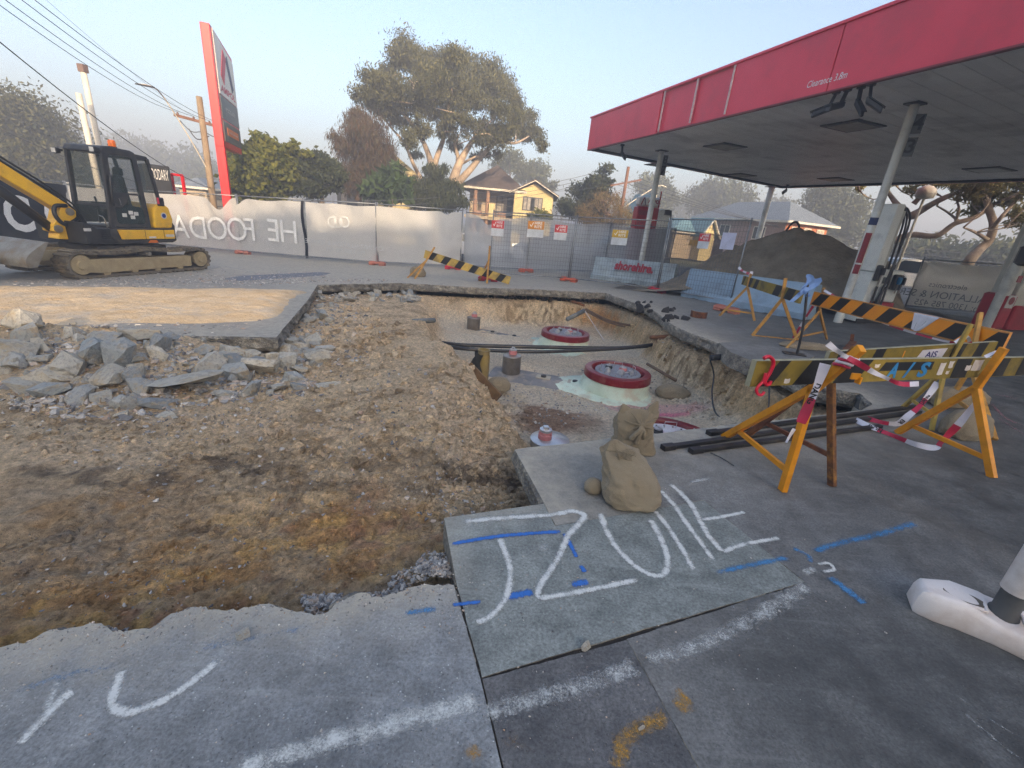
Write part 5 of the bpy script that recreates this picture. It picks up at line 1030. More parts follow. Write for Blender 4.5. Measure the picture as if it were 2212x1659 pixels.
def foot(p, d, mat, label, grp='fence feet'):
    t = thing('fence_weight', label, 'fence foot', p, grp); X = unit(V3(d[0], d[1], 0)); Y = np.cross(ZUP, X); b = MB()
    b.box(p+ZUP*.085, .62, .24, .09, X, bev=.03); b.box(p+X*.2+ZUP*.03, .2, .23, .06, X, bev=.015); b.box(p-X*.2+ZUP*.03, .2, .23, .06, X, bev=.015); b.box(p+X*.18+ZUP*.136, .16, .2, .014, X, bev=.006); b.box(p-X*.18+ZUP*.136, .16, .2, .014, X, bev=.006); b.build('block', mat, t, smooth='angle'); return t
def panel(A, B, label, h=2.1, mesh=True, grp='temporary fence panels', mat='galv', lift=.12, seg=.09):
    A, B = np.array(A, float), np.array(B, float); X = unit(B-A); L = np.linalg.norm(B-A); t = thing('temporary_fence', label, 'fence', (A+B)/2, grp)
    for p in (A+X*.03, B-X*.03): b = MB(); b.tube([p+ZUP*.05, p+ZUP*(h+.06)], .021, 8); b.build('post', mat, t, smooth=True)
    for z in (lift, h): b = MB(); b.tube([A+X*.03+ZUP*z, B-X*.03+ZUP*z], .018, 8); b.build('rail', mat, t, smooth=True)
    if mesh:
        b = MB(); n = int(L/seg)
        for k in range(1, n): p = A+X*L*k/n; b.bar(p+ZUP*lift, p+ZUP*h, .0055)
        for k in range(1, int((h-lift)/.13)): z = lift+(h-lift)*k/int((h-lift)/.13); b.bar(A+ZUP*z, B+ZUP*z, .0055)
        b.build('wire_mesh', 'galv_dark', t)
    return t, X, L
def cloth(A, B, label, mat, z0=.15, z1=2.08, sag=.1, seed=1, off=.03, tucks=(0, 1), name='shade_cloth', cat='shade cloth', nu=60, nv=22, bulge=.06, dips=()):
    A, B = np.array(A, float), np.array(B, float); X = unit(B-A); L = np.linalg.norm(B-A); n = np.cross(X, ZUP); n = n if n@(-A) > 0 else -n; rows = []
    for j in range(nv+1):
        v = j/nv; r = []
        for i in range(nu+1):
            u = i/nu; top = z1-sag*(1-abs(2*u-1)**2.2)*max(0, 1)*(.6+.4*math.sin(u*9+seed))-sum(dp*math.exp(-((u-uc)/wd)**2) for uc, wd, dp in dips)
            z = z0+(top-z0)*v
            fold = .05*math.sin((u*L*2.2-v*1.4)+seed)*v+.06*float(fbm(u*L*1.3, v*2.+seed, seed, 4, seed))+.03*math.sin((u*L+v*1.6)*5+seed*2)*float(sstep(.2, .9, v))
            r.append(A+X*L*u+n*(off+bulge*math.sin(math.pi*u)*math.sin(math.pi*v)*.6+fold)+ZUP*z)
        rows.append(r)
    b = MB(); b.sheet(rows); o = b.build(name, mat, None, smooth=True); return tag(o, label, cat), X, n, L
# white cloth along the street side, seen from behind
c0, c1, c2, c3, c4 = G(345, 545), G(525, 549), G(664, 561), G(815, 573), G(995, 581)
c0 = c1+unit(c1-c2)*4.4
LWF = 'fence panels behind the white shade cloth'
panel(c0, c1, 'fence panel with sagging cloth behind the excavator', 2.15, False, LWF); panel(c1, c2, 'fence panel left of the dark gap in the white cloth', 2.15, False, LWF); panel(c2, c3, 'fence panel right of the dark gap in the white cloth', 2.15, False, LWF); panel(c3, c4, 'fence panel at the corner where the white cloth ends', 2.15, False, LWF)
clA, XA1, nA1, LA1 = cloth(c0, c1, 'white shade cloth dipping behind the excavator with reversed lettering', 'shade_white', dips=((.82, .09, .45), (.97, .03, -.0)), seed=1, sag=.04)
clB, XB1, nB1, LB1 = cloth(c1, c2, 'white shade cloth with reversed lettering left of the dark gap', 'shade_white', dips=((.0, .1, .25),), seed=4, sag=.06)
clC, XC1, nC1, LC1 = cloth(c2+unit(c3-c2)*.08, c3, 'white shade cloth with a faint reversed phone number', 'shade_white', seed=7, sag=.06)
clD, XD1, nD1, LD1 = cloth(c3, c4, 'white shade cloth with diagonal creases near the mesh panels', 'shade_white', dips=((.8, .05, .12),), seed=10, sag=.06)
def onfence(px, py, A, B, n): return ONP(px, py, np.array(A), unit(np.cross(np.array(B)-np.array(A), ZUP)))
def flettr(s, px, py, A, B, h, n, mat, parent, w=None, bold=.0): 
    p = onfence(px, py, A, B, n); X = unit(np.array(B)-np.array(A)); X = V3(X[0], X[1], 0); text('print_letters', s, mat, parent, p+n*.13, X, ZUP, h, mirror=True, width=w, depth=0, bold=bold)
for ch, px, py in (('A', 399, 505), ('D', 437, 508), ('O', 478, 510), ('O', 520, 512)): flettr(ch, px, py+7, c0, c1, .85, nA1, 'print_white', clA)
for ch, px, py in (('F', 548, 512), ('E', 598, 514), ('H', 630, 517)): flettr(ch, px, py+7, c1, c2, .82, nB1, 'print_white', clB)
flettr('ION INSTALLATION & SERVICE', 748, 533, c2, c3, .16, nC1, 'print_grey', clC); flettr('PH: 1300 785 425', 750, 546, c2, c3, .15, nC1, 'print_grey', clC); [flettr(ch, px, 492, c2, c3, .4, nC1, 'print_grey', clC) for ch, px in (('D', 722), ('U', 735), ('O', 748))]
b = MB(); q0_, q1_ = c2+ZUP*.15, c2+ZUP*2.1; rows = [[c2+nB1*.06+XB1*(x+.05*math.sin(z*3))+ZUP*z for x in (-.06, 0, .06)] for z in np.linspace(.15, 2.1, 12)]; b.sheet(rows); tag(b.build('dark_strap', 'shade_black', None, smooth=True), 'dark strip of cloth twisted down the post between two white cloths', 'cloth')
# black banner left of the excavator
k0, k1, k2 = AD(-90, 560, 16.5), AD(168, 545, 19.5), None
k0 = G(-60, 545); k1 = G(172, 533); k0[2] = gz(*k0[:2]); k1[2] = gz(*k1[:2])
panel(k0, k1, 'fence panel with the black banner at the left edge', 2.15, False, LWF); bk, Xk, nk, Lk = cloth(k0, k1, 'black banner with large white letters behind the excavator boom', 'shade_black', seed=3, sag=.02, name='banner', cat='banner')
panel(k1, c0, 'fence panel behind the excavator cab', 2.15, False, LWF); cloth(k1, c0, 'white shade cloth behind the excavator cab', 'shade_white', seed=13, sag=.05)
for ch, px, py in (('C', 42, 497), ('O', 128, 494)): p = onfence(px, py, k0, k1, nk); text('print_letters', ch, 'print_white', bk, p+nk*.1, Xk, ZUP, 1.0, depth=0, bold=.03)
# mesh panels: front line and the line behind it
m0, m1, m2, m3 = G(1055, 596), G(1228, 608), G(1418, 631), G(1577, 661)
panel(m0, m1, 'mesh fence panel left of the orange foot, in front of the pit'); panel(m1, m2, 'mesh fence panel in front of the lettered barrier'); panel(m2, m3, 'mesh fence panel whose right post stands by the striped barricade', 2.15)
r0, r1, r2, r3 = G(1000, 580), G(1136, 588), G(1303, 592), G(1440, 597)
for A_, B_, l_, s_ in ((r0, r1, 'rear mesh panel at the cloth corner', 21), (r1, r2, 'rear mesh panel in the middle', 22), (r2, r3, 'rear mesh panel behind the lettered barrier', 23)):
    panel(A_, B_, l_, 2.1, True, 'rear mesh fence panels', seg=.12); cloth(A_, B_, 'thin white shade cloth on the '+l_, 'shade_thin', seed=s_, sag=.12, dips=((.35, .12, .35),) if s_ == 21 else ())
for p, d, mt, l_ in ((m1, m2-m1, 'foot_orange', 'orange fence foot under the middle of the front mesh panels'), (m2, m3-m2, 'foot_red', 'red fence foot in front of the barrier gap'), (G(1568, 674), m3-m2, 'foot_pink', 'faded pink fence foot beside the striped barricade'), (r1, r2-r1, 'foot_orange', 'orange fence foot under the rear mesh panels, left of the middle foot'), (r2, r2-r1, 'foot_orange', 'orange fence foot beside the left end of the lettered barrier'), (G(1054, 607), m1-m0, 'foot_red', 'red fence foot under the right trestle at the back'), (G(978, 582), V3(1, .1, 0), 'foot_red', 'red fence foot behind the slanting striped plank'), (c3, c3-c2, 'foot_pink', 'faded orange fence foot under the white cloth beside the cone'), (c1, c2-c1, 'foot_pink', 'faded pink fence foot under the white cloth by the excavator track')):
    foot(np.array(p), d, mt, l_)
for mt, hx in (('sign_red', (206, 58, 62)), ('sign_orange', (214, 138, 40)), ('sign_yellow', (206, 166, 36)), ('sign_white', (206, 212, 218)), ('sign_paper', (198, 202, 226)), ('sign_ochre', (164, 128, 66))): pm(mt, lin(*hx), None, 5, .5, bs=.03)
def sign(px, py, A, B, w, h, mats, label, s='HIRE\nRITE', back=.0):
    p = onfence(px, py, A, B, None); X = unit(np.array(B)-np.array(A)); n = np.cross(X, ZUP); n = n if n@(-p) > 0 else -n; p = p+n*(.03+back); t = thing('fence_sign', label, 'sign', p)
    b = MB(); b.box(p, w, .006, h, X, np.cross(ZUP, X)); b.build('plate', mats[1], t)
    if mats[0] != mats[1]:
        b = MB(); b.box(p+n*.004+ZUP*h*.24, w*.99, .004, h*.5, X, np.cross(ZUP, X)); b.build('header', mats[0], t)
    if s:
        X_ = X if np.cross(X, ZUP)@n > 0 else -X; hh = h*.16
        for k, ln in enumerate(s.split('\n')): text('sign_letters', ln, 'print_white', t, p+X_*w*.14+ZUP*(h*.29-k*h*.22)+n*.007, X_, ZUP, hh, width=w*.46, depth=.0, bold=.02)
        b = MB(); q = p-X_*w*.28+ZUP*h*.24+n*.0075; b.bar(q-X_*w*.08+ZUP*.01, q-ZUP*h*.1, .02, .004, n); b.bar(q-ZUP*h*.1, q+X_*w*.12+ZUP*h*.16, .02, .004, n); b.build('tick', 'print_white', t)
    return t
sign(1075, 493, m0, m1, .42, .5, ('sign_red', 'sign_white'), 'red and white hire sign at the left end of the mesh panels'); sign(1157, 495, m0, m1, .55, .52, ('sign_orange', 'sign_white'), 'orange hire sign on the mesh, second from the left'); sign(1211, 502, m0, m1, .42, .48, ('sign_red', 'sign_white'), 'small red hire sign just left of the middle post')
sign(1339, 513, m1, m2, .52, .46, ('sign_yellow', 'sign_white'), 'yellow hire sign above the lettered barrier'); sign(1522, 521, m2, m3, .36, .4, ('sign_red', 'sign_white'), 'red hire sign beside the blank paper sheet'); sign(1574, 521, m2, m3, .4, .42, ('sign_paper', 'sign_paper'), 'plain pale sheet of paper on the right mesh panel', None)
sign(1475, 522, m2, m3, .3, .17, ('sign_ochre', 'sign_ochre'), 'dull ochre sign behind the right mesh panel', None, -.5)
# dark mesh fence behind, right of the rear line
d0, d1 = G(1425, 600), G(1558, 566); d1 = d0+unit(V3(1, .55, 0))*3.6
panel(d0, d1, 'grey mesh fence panel behind the right mesh panel', 2.0, True, 'rear mesh fence panels', 'galv_dark', seg=.12); clothm('shade_grey', lin(120, 120, 124), .55, .4); cloth(d0, d1, 'grey shade cloth behind the right mesh panel', 'shade_grey', seed=31, sag=.04)
# cloth with reversed print beyond the pumps
w0, w1 = AD(1935, 690, 18.), AD(2190, 745, 15.5); w0[2] = gz(*w0[:2]); w1[2] = gz(*w1[:2]); w0 = w0*V3(1, 1, 0)+ZUP*gz(*w0[:2]); 
fw0, fw1 = G(1950, 668), G(2230, 694)
hw = ONP(1952, 556, fw0, unit(V3(fw0[0], fw0[1], 0)))[2]-fw0[2]; panel(fw0, fw1, 'fence panel with a printed white cloth beyond the fuel pumps', hw, False, LWF); clothm('shade_cream', lin(222, 218, 208), .88, .4); cw, Xw, nw, Lw = cloth(fw0, fw1, 'cream shade cloth with reversed lettering beyond the fuel pumps', 'shade_cream', z1=hw-.05, seed=17, sag=.03)
for s_, px, py, h_ in (('TION INSTALLATION & SERVICE', 2060, 648, .2), ('Ph: 1300 785 425', 2040, 664, .17), ('electronics', 2040, 622, .15)):
    p = onfence(px, py, fw0, fw1, nw); text('print_letters', s_, 'print_dark', cw, p+nw*.14, V3(*Xw[:2], 0), ZUP, h_, mirror=True, depth=0)

# =================================================================== CONCRETE BARRIERS, SAND HEAP
pm('barrier_pale', lin(172, 186, 192), lin(150, 164, 170), 2.5, .8, bs=.4, grime=lin(120, 124, 122), gscale=3, gamt=.6); pm('barrier_blue', lin(150, 174, 194), lin(134, 158, 180), 2.2, .75, bs=.3, grime=lin(120, 130, 138), gscale=2.5, gamt=.5); pm('barrier_base', lin(120, 118, 110), lin(84, 82, 76), 6, .95, bs=.8, bd=.02)
pm('red_print', lin(176, 36, 54), lin(160, 30, 48), 8, .8, bs=.1)
def barrier(A, B, mat, label, h=.82, wb=.5, wt=.2):
    A, B = np.array(A, float), np.array(B, float); X = unit(B-A); L = np.linalg.norm(B-A); n = np.cross(X, ZUP); n = n if n@(-A) > 0 else -n; t = thing('concrete_barrier', label, 'barrier', (A+B)/2)
    c = -n*wb/2; prof = [(-wb/2, 0), (-wb/2, .16), (-wb/2+.09, .26), (-wt/2, h-.02), (-wt/2+.02, h), (wt/2-.02, h), (wt/2, h-.02), (wb/2-.09, .26), (wb/2, .16), (wb/2, 0)]
    rings = []; N_ = 40
    for i in range(N_+1):
        s_ = L*i/N_; chip = [.05*max(0, float(fbm(s_*4, k*3.1, L, 3, 9))) for k in range(4)]; rings.append([A+X*s_+c+n*(o_-(chip[k % 4] if z < .05 and abs(o_) > .2 else 0)*(1 if o_ > 0 else -1))+ZUP*(z+(chip[k % 4]*1.6 if z < .05 else 0)) for k, (o_, z) in enumerate(prof)])
    b = MB(); b.loft(rings); b.build('body', mat, t, smooth='angle')
    b = MB(); b.loft([[A+X*s_+c+n*o_+ZUP*z for o_, z in ((-wb/2+.06, -.04), (-wb/2+.06, .05), (wb/2-.06, .05), (wb/2-.06, -.04))] for s_ in (.05, L-.05)]); b.build('broken_base', 'barrier_base', t)
    return t, X, n, c
bA, bB = G(1275, 601), G(1446, 625)
tb1, Xb1, nb1, cb1 = barrier(bA, bB, 'barrier_pale', 'pale concrete barrier with red lettering behind the mesh')
p = ONP(1366, 585, bA, unit(np.cross(bB-bA, ZUP))); Xs = V3(*Xb1[:2], 0) if Xb1[0] > 0 else -V3(*Xb1[:2], 0)
text('red_letters', 'shorehire.', 'red_print', tb1, p-nb1*.02, unit(Xb1), unit(ZUP-nb1*.28), .29, width=1.55, depth=.0, bold=.045)
tb2, *_ = barrier(G(1470, 640), G(1731, 693), 'barrier_blue', 'long blue grey concrete barrier in front of the sand heap')
pm('heap_sand', lin(148, 136, 118), lin(116, 106, 92), 2.5, .95, bs=.9, bd=.06, grime=lin(150, 138, 120), gscale=2, gamt=.6)
hc = AD(1692, 600, 15.6); hx, hy = hc[0], hc[1]; fwd = unit(V3(hx, hy, 0)); rgt = V3(fwd[1], -fwd[0], 0)
uu, vv = np.meshgrid(np.arange(-4.6, 4.3, .06), np.arange(-1.75, 3.2, .06)); x = hx+rgt[0]*uu+fwd[0]*vv; y = hy+rgt[1]*uu+fwd[1]*vv
pk = AD(1690, 487, 15.6)[2]-gz(hx, hy)
prof = np.interp(uu, [-3.9, -3.3, -2.5, -1.5, -.7, 0, .4, .8, 1.4, 2.0, 2.3, 2.7, 3.1], [0, .12, .4, .66, .86, 1., .96, .9, .78, .7, .6, .25, 0])
z = pk*prof*np.clip(1-(vv/2.5)**2*.3-np.abs(vv)/2.*np.where(vv<0,.75,.5), 0, 1)
ridge = fbm(x*.9, y*.9, 0, 4, 3)*.22+np.abs(fbm(x*2.2, y*2.2, 1, 4, 5))*.16+.04*fbm(x*7, y*7, 2, 3, 6)
z = np.maximum(z+ridge*sstep(0, .5, z), -.03)+gz(x, y); sh = z.shape; idx = np.arange(z.size).reshape(sh); q = np.stack([idx[:-1, :-1], idx[:-1, 1:], idx[1:, 1:], idx[1:, :-1]], -1).reshape(-1, 4); zz_ = (z-gz(x, y)).ravel(); q = q[(zz_[q] > -.02).any(1)]
tag(np_mesh('sand_heap', np.c_[x.ravel(), y.ravel(), z.ravel()], q, 'heap_sand'), 'heap of dark sand behind the blue grey barrier', 'sand heap')
hp = AD(1708, 492, 15.5); pipe('hose_loop', [hp+V3(-.1, 0, -.1), hp+V3(0, 0, .12), hp+V3(.15, 0, .15), hp+V3(.3, .05, -.05), hp+V3(.33, .05, -.3)], .03, 'black_plastic', 'black hose loop poking out of the top of the sand heap', 'hose')
# =================================================================== CANOPY
pm('fascia_red', lin(216, 56, 78), lin(206, 48, 70), 1.2, .38, bs=.05, grime=lin(184, 60, 76), gscale=1.2, gamt=.4); pm('fascia_edge', lin(120, 24, 36), None, 3, .4, bs=0); pm('panel_strip', lin(206, 190, 190), lin(176, 150, 150), 9, .5, bs=.1)
pm('soffit_grey', lin(238, 238, 236), lin(222, 222, 220), .8, .5, bs=.15, grime=lin(150, 150, 150), gscale=.7, gamt=.5, rnd=.05); pm('light_panel_lit', lin(186, 190, 186), lin(166, 170, 166), 5, .4, bs=0); pm('light_panel_unlit', lin(150, 150, 146), lin(120, 118, 112), 5, .5, bs=0); pm('light_frame', lin(70, 70, 72), None, 5, .5, bs=0)
pm('column_white', lin(226, 226, 218), lin(212, 212, 204), 2, .45, bs=.1, grime=lin(150, 148, 142), gscale=2, gamt=.5); pm('plate_grey', lin(112, 112, 112), None, 4, .6, bs=0); pm('digit_black', (.02, .02, .022), None, 4, .5, bs=0); pm('white_letters', lin(232, 226, 228), None, 5, .5, bs=0); pm('roof_grey', lin(150, 152, 152), lin(120, 122, 122), 2, .7, bs=.1)
ZS, ZT = 4.4, 5.4
cA, cBk = AZ(1277, 320, ZS), AZ(1690, 403, ZS); fr = unit(AZ(2212, 88, ZS)-cA); bk = unit(AZ(2212, 386, ZS)-cBk)
LF, LBk = 21.0, 21.5; cF, cE = cA+fr*LF, cBk+bk*LBk
can = thing('canopy', 'petrol station canopy with a red fascia and a grey slatted soffit', 'canopy', (cA+cE)/2*V3(1, 1, 0))
NB = 104
for k in range(NB):                        # soffit boards, each laid across from the front to the back edge
    s0, s1 = k/NB, (k+.965)/NB; P = [cA+fr*LF*s0, cA+fr*LF*s1, cBk+bk*LBk*s1, cBk+bk*LBk*s0]
    b = MB(); b.prism([p+ZUP*.004*(k % 2) for p in P], ZUP*.03); b.build('soffit_board', 'soffit_grey', can)
b = MB(); b.prism([p+ZUP*(.06) for p in (cA, cF, cE, cBk)], ZUP*.85); b.build('roof', 'roof_grey', can)
fn = np.cross(ZUP, fr); fn = fn if fn@(-cA) > 0 else -fn     # outward normal of the front
def sfr(px, py): return float((ONP(px, py, cA, fn)-cA)@fr)
segs = [(-.12, sfr(1374, 297), .0), (sfr(1374.6, 297), sfr(1424, 285), .015), (sfr(1426, 285), sfr(1497, 268), -.05), (sfr(1498, 268), sfr(1572, 250), -.05), (sfr(1573, 250), 9.6, 0.), (9.62, 15.4, 0.), (15.42, LF+.1, 0.)]
for a, e, o_ in segs:
    b = MB(); b.box(cA+fr*(a+e)/2+fn*(.07+o_)+ZUP*((ZT-ZS)/2-.04), e-a-.006, .07, ZT-ZS+.08-(.05 if o_ < 0 else 0), fr, fn); b.build('fascia_panel', 'fascia_red', can, bevel=.008)
for x in (sfr(1429, 284), sfr(1497, 268), sfr(1573, 250)): b = MB(); b.box(cA+fr*x+fn*.115+ZUP*.48, .045, .03, 1.0, fr, fn); b.build('joint_strip', 'panel_strip', can)
b = MB(); b.box(cA+fr*LF/2+fn*.04+ZUP*(ZT-ZS+.02), LF+.3, .2, .05, fr, fn); b.build('capping', 'fascia_red', can)
b = MB(); b.box(cA+fr*LF/2+fn*.06-ZUP*.075, LF+.2, .1, .03, fr, fn); b.build('drip_edge', 'fascia_edge', can)
for p, q in ((cA, cBk), (cBk, cE), (cE, cF)):
    d = unit(q-p); n_ = np.cross(d, ZUP); mid = (p+q)/2; cc = (cA+cE)/2; n_ = n_ if n_@(mid-cc) > 0 else -n_
    b = MB(); b.box(mid+n_*.06+ZUP*(.46), np.linalg.norm(q-p)+.05, .07, ZT-ZS+.08, d, n_); b.build('fascia_panel', 'fascia_red', can)
    b = MB(); b.box(mid-n_*.04-ZUP*.03, np.linalg.norm(q-p)-.1, .14, .1, d, n_); b.build('gutter', 'light_frame', can)
lt = ONP(1782, 176, cA+fn*.11, fn); text('clearance_letters', 'Clearance 3.8m', 'white_letters', can, ONP(1783, 180, cA+fn*.108, fn), fr, ZUP, .115, width=.8, depth=.004, shear=.2, bold=.005)
for px, py, mt in ((1842, 271, 'light_panel_unlit'), (1566, 316, 'light_panel_unlit'), (1425, 356, 'light_panel_unlit'), (2137, 366, 'light_panel_lit'), (1805, 387, 'light_panel_unlit'), (1600, 378, 'light_panel_unlit')):  # the lit fixture's glow is only a paler panel colour, the rest are darker
    p = AZ(px, py, ZS); b = MB(); b.box(p-ZUP*.012, .95, .95, .03, fr); fo = b.build('soffit_light', 'light_frame', can); b = MB(); b.box(p-ZUP*.03, .74, .74, .02, fr); b.build('diffuser', mt, fo)
def column(px, py, base, label, digits=(), r=.08, z1=ZS):
    p = AZ(px, py, ZS); b0 = V3(p[0], p[1], gz(p[0], p[1])); b = MB(); b.lathe(b0, [(r*1.12, 0), (r*1.12, .18), (r, .2), (r, z1-b0[2])], 28); co_ = b.build('column', 'column_white', can, smooth='angle')
    b = MB(); b.box(V3(p[0], p[1], ZS-.02), r*3.4, r*3.4, .03, fr); b.build('head_plate', 'light_frame', co_)
    for s_, zz in digits:
        vd = unit(V3(p[0], p[1], 0)); rd = V3(vd[1], -vd[0], 0); q = V3(p[0], p[1], zz)+rd*(r+.08); b = MB(); b.box(q, .16, .012, .34, rd); b.build('number_plate', 'plate_grey', co_); text('number', s_, 'digit_black', co_, q-ZUP*.1-vd*.008, rd, ZUP, .24, depth=.0, bold=.02)
    return b0, p
def zat(px, py, p): return ONP(px, py, p, unit(V3(p[0], p[1], 0)))[2]
p34 = AZ(1978, 222, ZS); column(1978, 222, None, '', (('4', zat(1975, 268, p34)), ('3', zat(1955, 318, p34))))
p78 = AZ(1430, 325, ZS); column(1430, 325, None, '', (('8', zat(1426, 346, p78)), ('7', zat(1419, 367, p78))), .1)
column(1668, 403, None, '', (), .14); pq = AZ(2290, 235, ZS)
# loudspeaker-like security cameras under the edge
pm('camera_black', (.016, .017, .022), (.03, .03, .036), 8, .4, bs=0)
def seccam(px, py, aim, label, z=ZS):
    p = AZ(px, py, z); t = thing('security_camera', label, 'camera', p); d = unit(aim); b = MB(); b.lathe(p-ZUP*.05, [(.07, 0), (.075, .05)], 12); b.build('mount', 'camera_black', t); b = MB(); b.bar(p-ZUP*.04, p-ZUP*.22+d*.05, .05, .05); b.build('arm', 'camera_black', t); b = MB(); b.box(p-ZUP*.27+d*.16, .34, .12, .11, d, bev=.02); b.box(p-ZUP*.205+d*.2, .34, .15, .012, d); b.build('housing', 'camera_black', t)
seccam(1808, 196, (-.7, .5, -.35), 'black camera under the canopy edge pointing left, leftmost of the group'); seccam(1832, 190, (-.85, -.2, -.3), 'black camera under the canopy edge, half behind the leftmost one'); seccam(1862, 184, (.1, -.9, -.9), 'black camera under the canopy edge pointing down'); seccam(1884, 178, (.8, -.5, -.6), 'black camera under the canopy edge pointing right')
seccam(1345, 312, (.4, -.6, -.6), 'black camera at the far left corner of the canopy'); seccam(1702, 399, (-.6, -.5, -.4), 'black camera at the back corner of the canopy')

# =================================================================== FUEL PUMPS
pm('pump_white', lin(236, 238, 232), lin(226, 228, 222), 2.5, .35, bs=.05, grime=lin(180, 182, 180), gscale=3); pm('pump_side', lin(206, 206, 196), lin(190, 190, 180), 3, .45, bs=.05); pm('pump_red', lin(176, 26, 46), lin(160, 20, 38), 4, .35, bs=.05); pm('pump_black', (.012, .012, .014), (.022, .022, .026), 6, .4, bs=.1)
pm('label_red', lin(156, 40, 52), lin(120, 40, 46), 26, .5, bs=0); pm('label_blue', lin(30, 48, 96), None, 9, .5, bs=0); pm('nozzle_blue', lin(40, 110, 150), None, 9, .4, bs=0); pm('screen_grey', lin(110, 116, 116), None, 9, .2, bs=0); pm('label_white', lin(212, 206, 204), None, 9, .5, bs=0)
pb = G(1846, 698); wL = np.linalg.norm(G(1810, 692)[:2]-pb[:2]); e2 = unit((G(1810, 692)-pb)*V3(1, 1, 0)); e1 = np.cross(e2, ZUP); e1 = e1 if e1[0] > 0 else -e1
e1 = unit(V3(.96, .27, 0)); e2 = np.cross(ZUP, e1); HP = zat(1949, 439, pb)-pb[2]
pump = thing('fuel_pump', 'tall white fuel pump with black hoses beside the front column', 'fuel pump', pb)
P_ = lambda a, c, z: pb+e1*a+e2*c+ZUP*z
b = MB(); b.box(P_(.1, .22, .6), .22, .46, 1.12, e1, bev=.012); b.build('lower_panel', 'pump_white', pump, smooth='angle'); b = MB(); b.box(P_(.1, .22, 1.16+(HP-1.16)/2), .22, .46, HP-1.18, e1, bev=.012); b.build('upper_panel', 'pump_white', pump, smooth='angle')
b = MB(); b.box(P_(.145, .22, .06), .3, .5, .1, e1); b.build('plinth', 'pump_black', pump)
b = MB(); b.box(P_(.26, .22, HP*.62), .1, .4, HP*.66, e1); b.build('side_channel', 'pump_side', pump)
b = MB(); b.box(P_(.62, .22, .88), .62, .44, .72, e1, bev=.02); b.build('dispenser_body', 'pump_white', pump, smooth='angle'); b = MB(); b.box(P_(.6, .22, .3), .7, .46, .42, e1); b.build('red_base', 'pump_red', pump); b = MB(); b.box(P_(.6, .22, .06), .74, .5, .08, e1); b.build('plinth', 'pump_black', pump)
b = MB(); b.box(P_(.45, -.005, 1.0), .2, .012, .14, e1, e2); b.build('display', 'screen_grey', pump)
b = MB(); b.box(P_(.18, .2, HP-.12), .24, .34, .2, e1, bev=.02); b.build('hose_head', 'pump_black', pump)
for k, (a0, a1) in enumerate(((.34, .34), (.44, .5), (.42, .44))):
    b = MB(); b.tube(spline([P_(.24, .1+.1*k, HP-.1), P_(.36+.06*k, .05+.1*k, HP-.08), P_(.46+.04*k, -.02+.09*k, HP-.35), P_(a0+.08, -.06+.08*k, 1.6), P_(a1, -.09+.05*k, .9), P_(a1-.08, -.1, .42), P_(a1-.16, -.08, .5), P_(a1-.14+.06*k, -.05, .86)], 8), .022, 8); b.build('hose', 'pump_black', pump, smooth=True)
for a, z, nz in ((.08, 1.15, 'pump_black'), (.66, .98, 'nozzle_blue'), (.78, .98, 'pump_black')):
    b = MB(); b.mat('pump_black').box(P_(a, -.05, z), .12, .1, .34, e1, bev=.02); b.mat(nz).box(P_(a+.02, -.12, z+.04), .06, .1, .16, e1, bev=.015); b.mat('steel').bar(P_(a+.02, -.12, z-.02), P_(a+.04, -.1, z-.24), .025); b.build('nozzle', None, pump)
vd = unit(V3(p34[0], p34[1], 0)); rd = V3(vd[1], -vd[0], 0)
cl34 = next(o for o in can.children if o.name.startswith('column'))
def colplate(px, py, w, h, mt, name='notice'):
    z = zat(px, py, p34-vd*.085); q = V3(p34[0], p34[1], z)-vd*.087; b = MB(); b.add([q-vd*(.0+.0)+rd*(w/2)*s_+vd*(.02*(1-abs(s_))*-1+.02)+ZUP*h/2*t_ for t_ in (-1, 1) for s_ in (-1, 0, 1)], [(0, 1, 4, 3), (1, 2, 5, 4)]); b.build(name, mt, cl34)
for k, (px, py) in enumerate(((1893, 512), (1888, 524), (1882, 537), (1877, 549), (1871, 561))): colplate(px-6, py, .11, .15, 'label_red')
colplate(1855, 582, .11, .2, 'label_red'); colplate(1888, 478, .15, .15, 'label_blue')
# far pump with a topper sign, behind the mesh
pf = AD(1392, 505, 21.6)*V3(1, 1, 0); pf[2] = gz(pf[0], pf[1]); f1_ = unit(V3(.985, .17, 0)); f2_ = np.cross(ZUP, f1_); p2 = thing('fuel_pump', 'red fuel pump with a white topper sign behind the mesh fence', 'fuel pump', pf)
Q = lambda a, c, z: pf+f1_*a+f2_*c+ZUP*z
z_ = lambda px, py: ONP(px, py, pf, f2_)[2]-pf[2]; a_ = lambda px, py: float((ONP(px, py, pf, f2_)-pf)@f1_)
zt_, zm_ = z_(1410, 425), z_(1400, 447); aL, aR, aW = a_(1375, 470), a_(1421, 470), a_(1446, 470)
b = MB(); b.box(Q((aL+aR)/2, .25, zm_/2), aR-aL, .5, zm_, f1_, bev=.03); b.build('red_body', 'pump_red', p2, smooth='angle'); b = MB(); b.box(Q((aL+aR)/2+.03, .25, (zm_+zt_)/2), aR-aL+.1, .3, zt_-zm_, f1_, bev=.08); b.build('topper', 'pump_white', p2, smooth='angle'); b = MB(); b.box(Q((aR+aW)/2, .25, zm_/2-.02), aW-aR, .5, zm_-.04, f1_, bev=.03); b.build('white_body', 'pump_white', p2, smooth='angle')
b = MB(); b.box(Q(aR-.02, .08, (zm_+zt_)/2+.1), .05, .03, zt_-zm_+.3, f1_); b.build('trim', 'pump_red', p2); b = MB(); b.box(Q((aL+aR)/2-.12, -.005, zm_-.25), (aR-aL)*.6, .012, .2, f1_); b.build('display', 'label_red', p2)
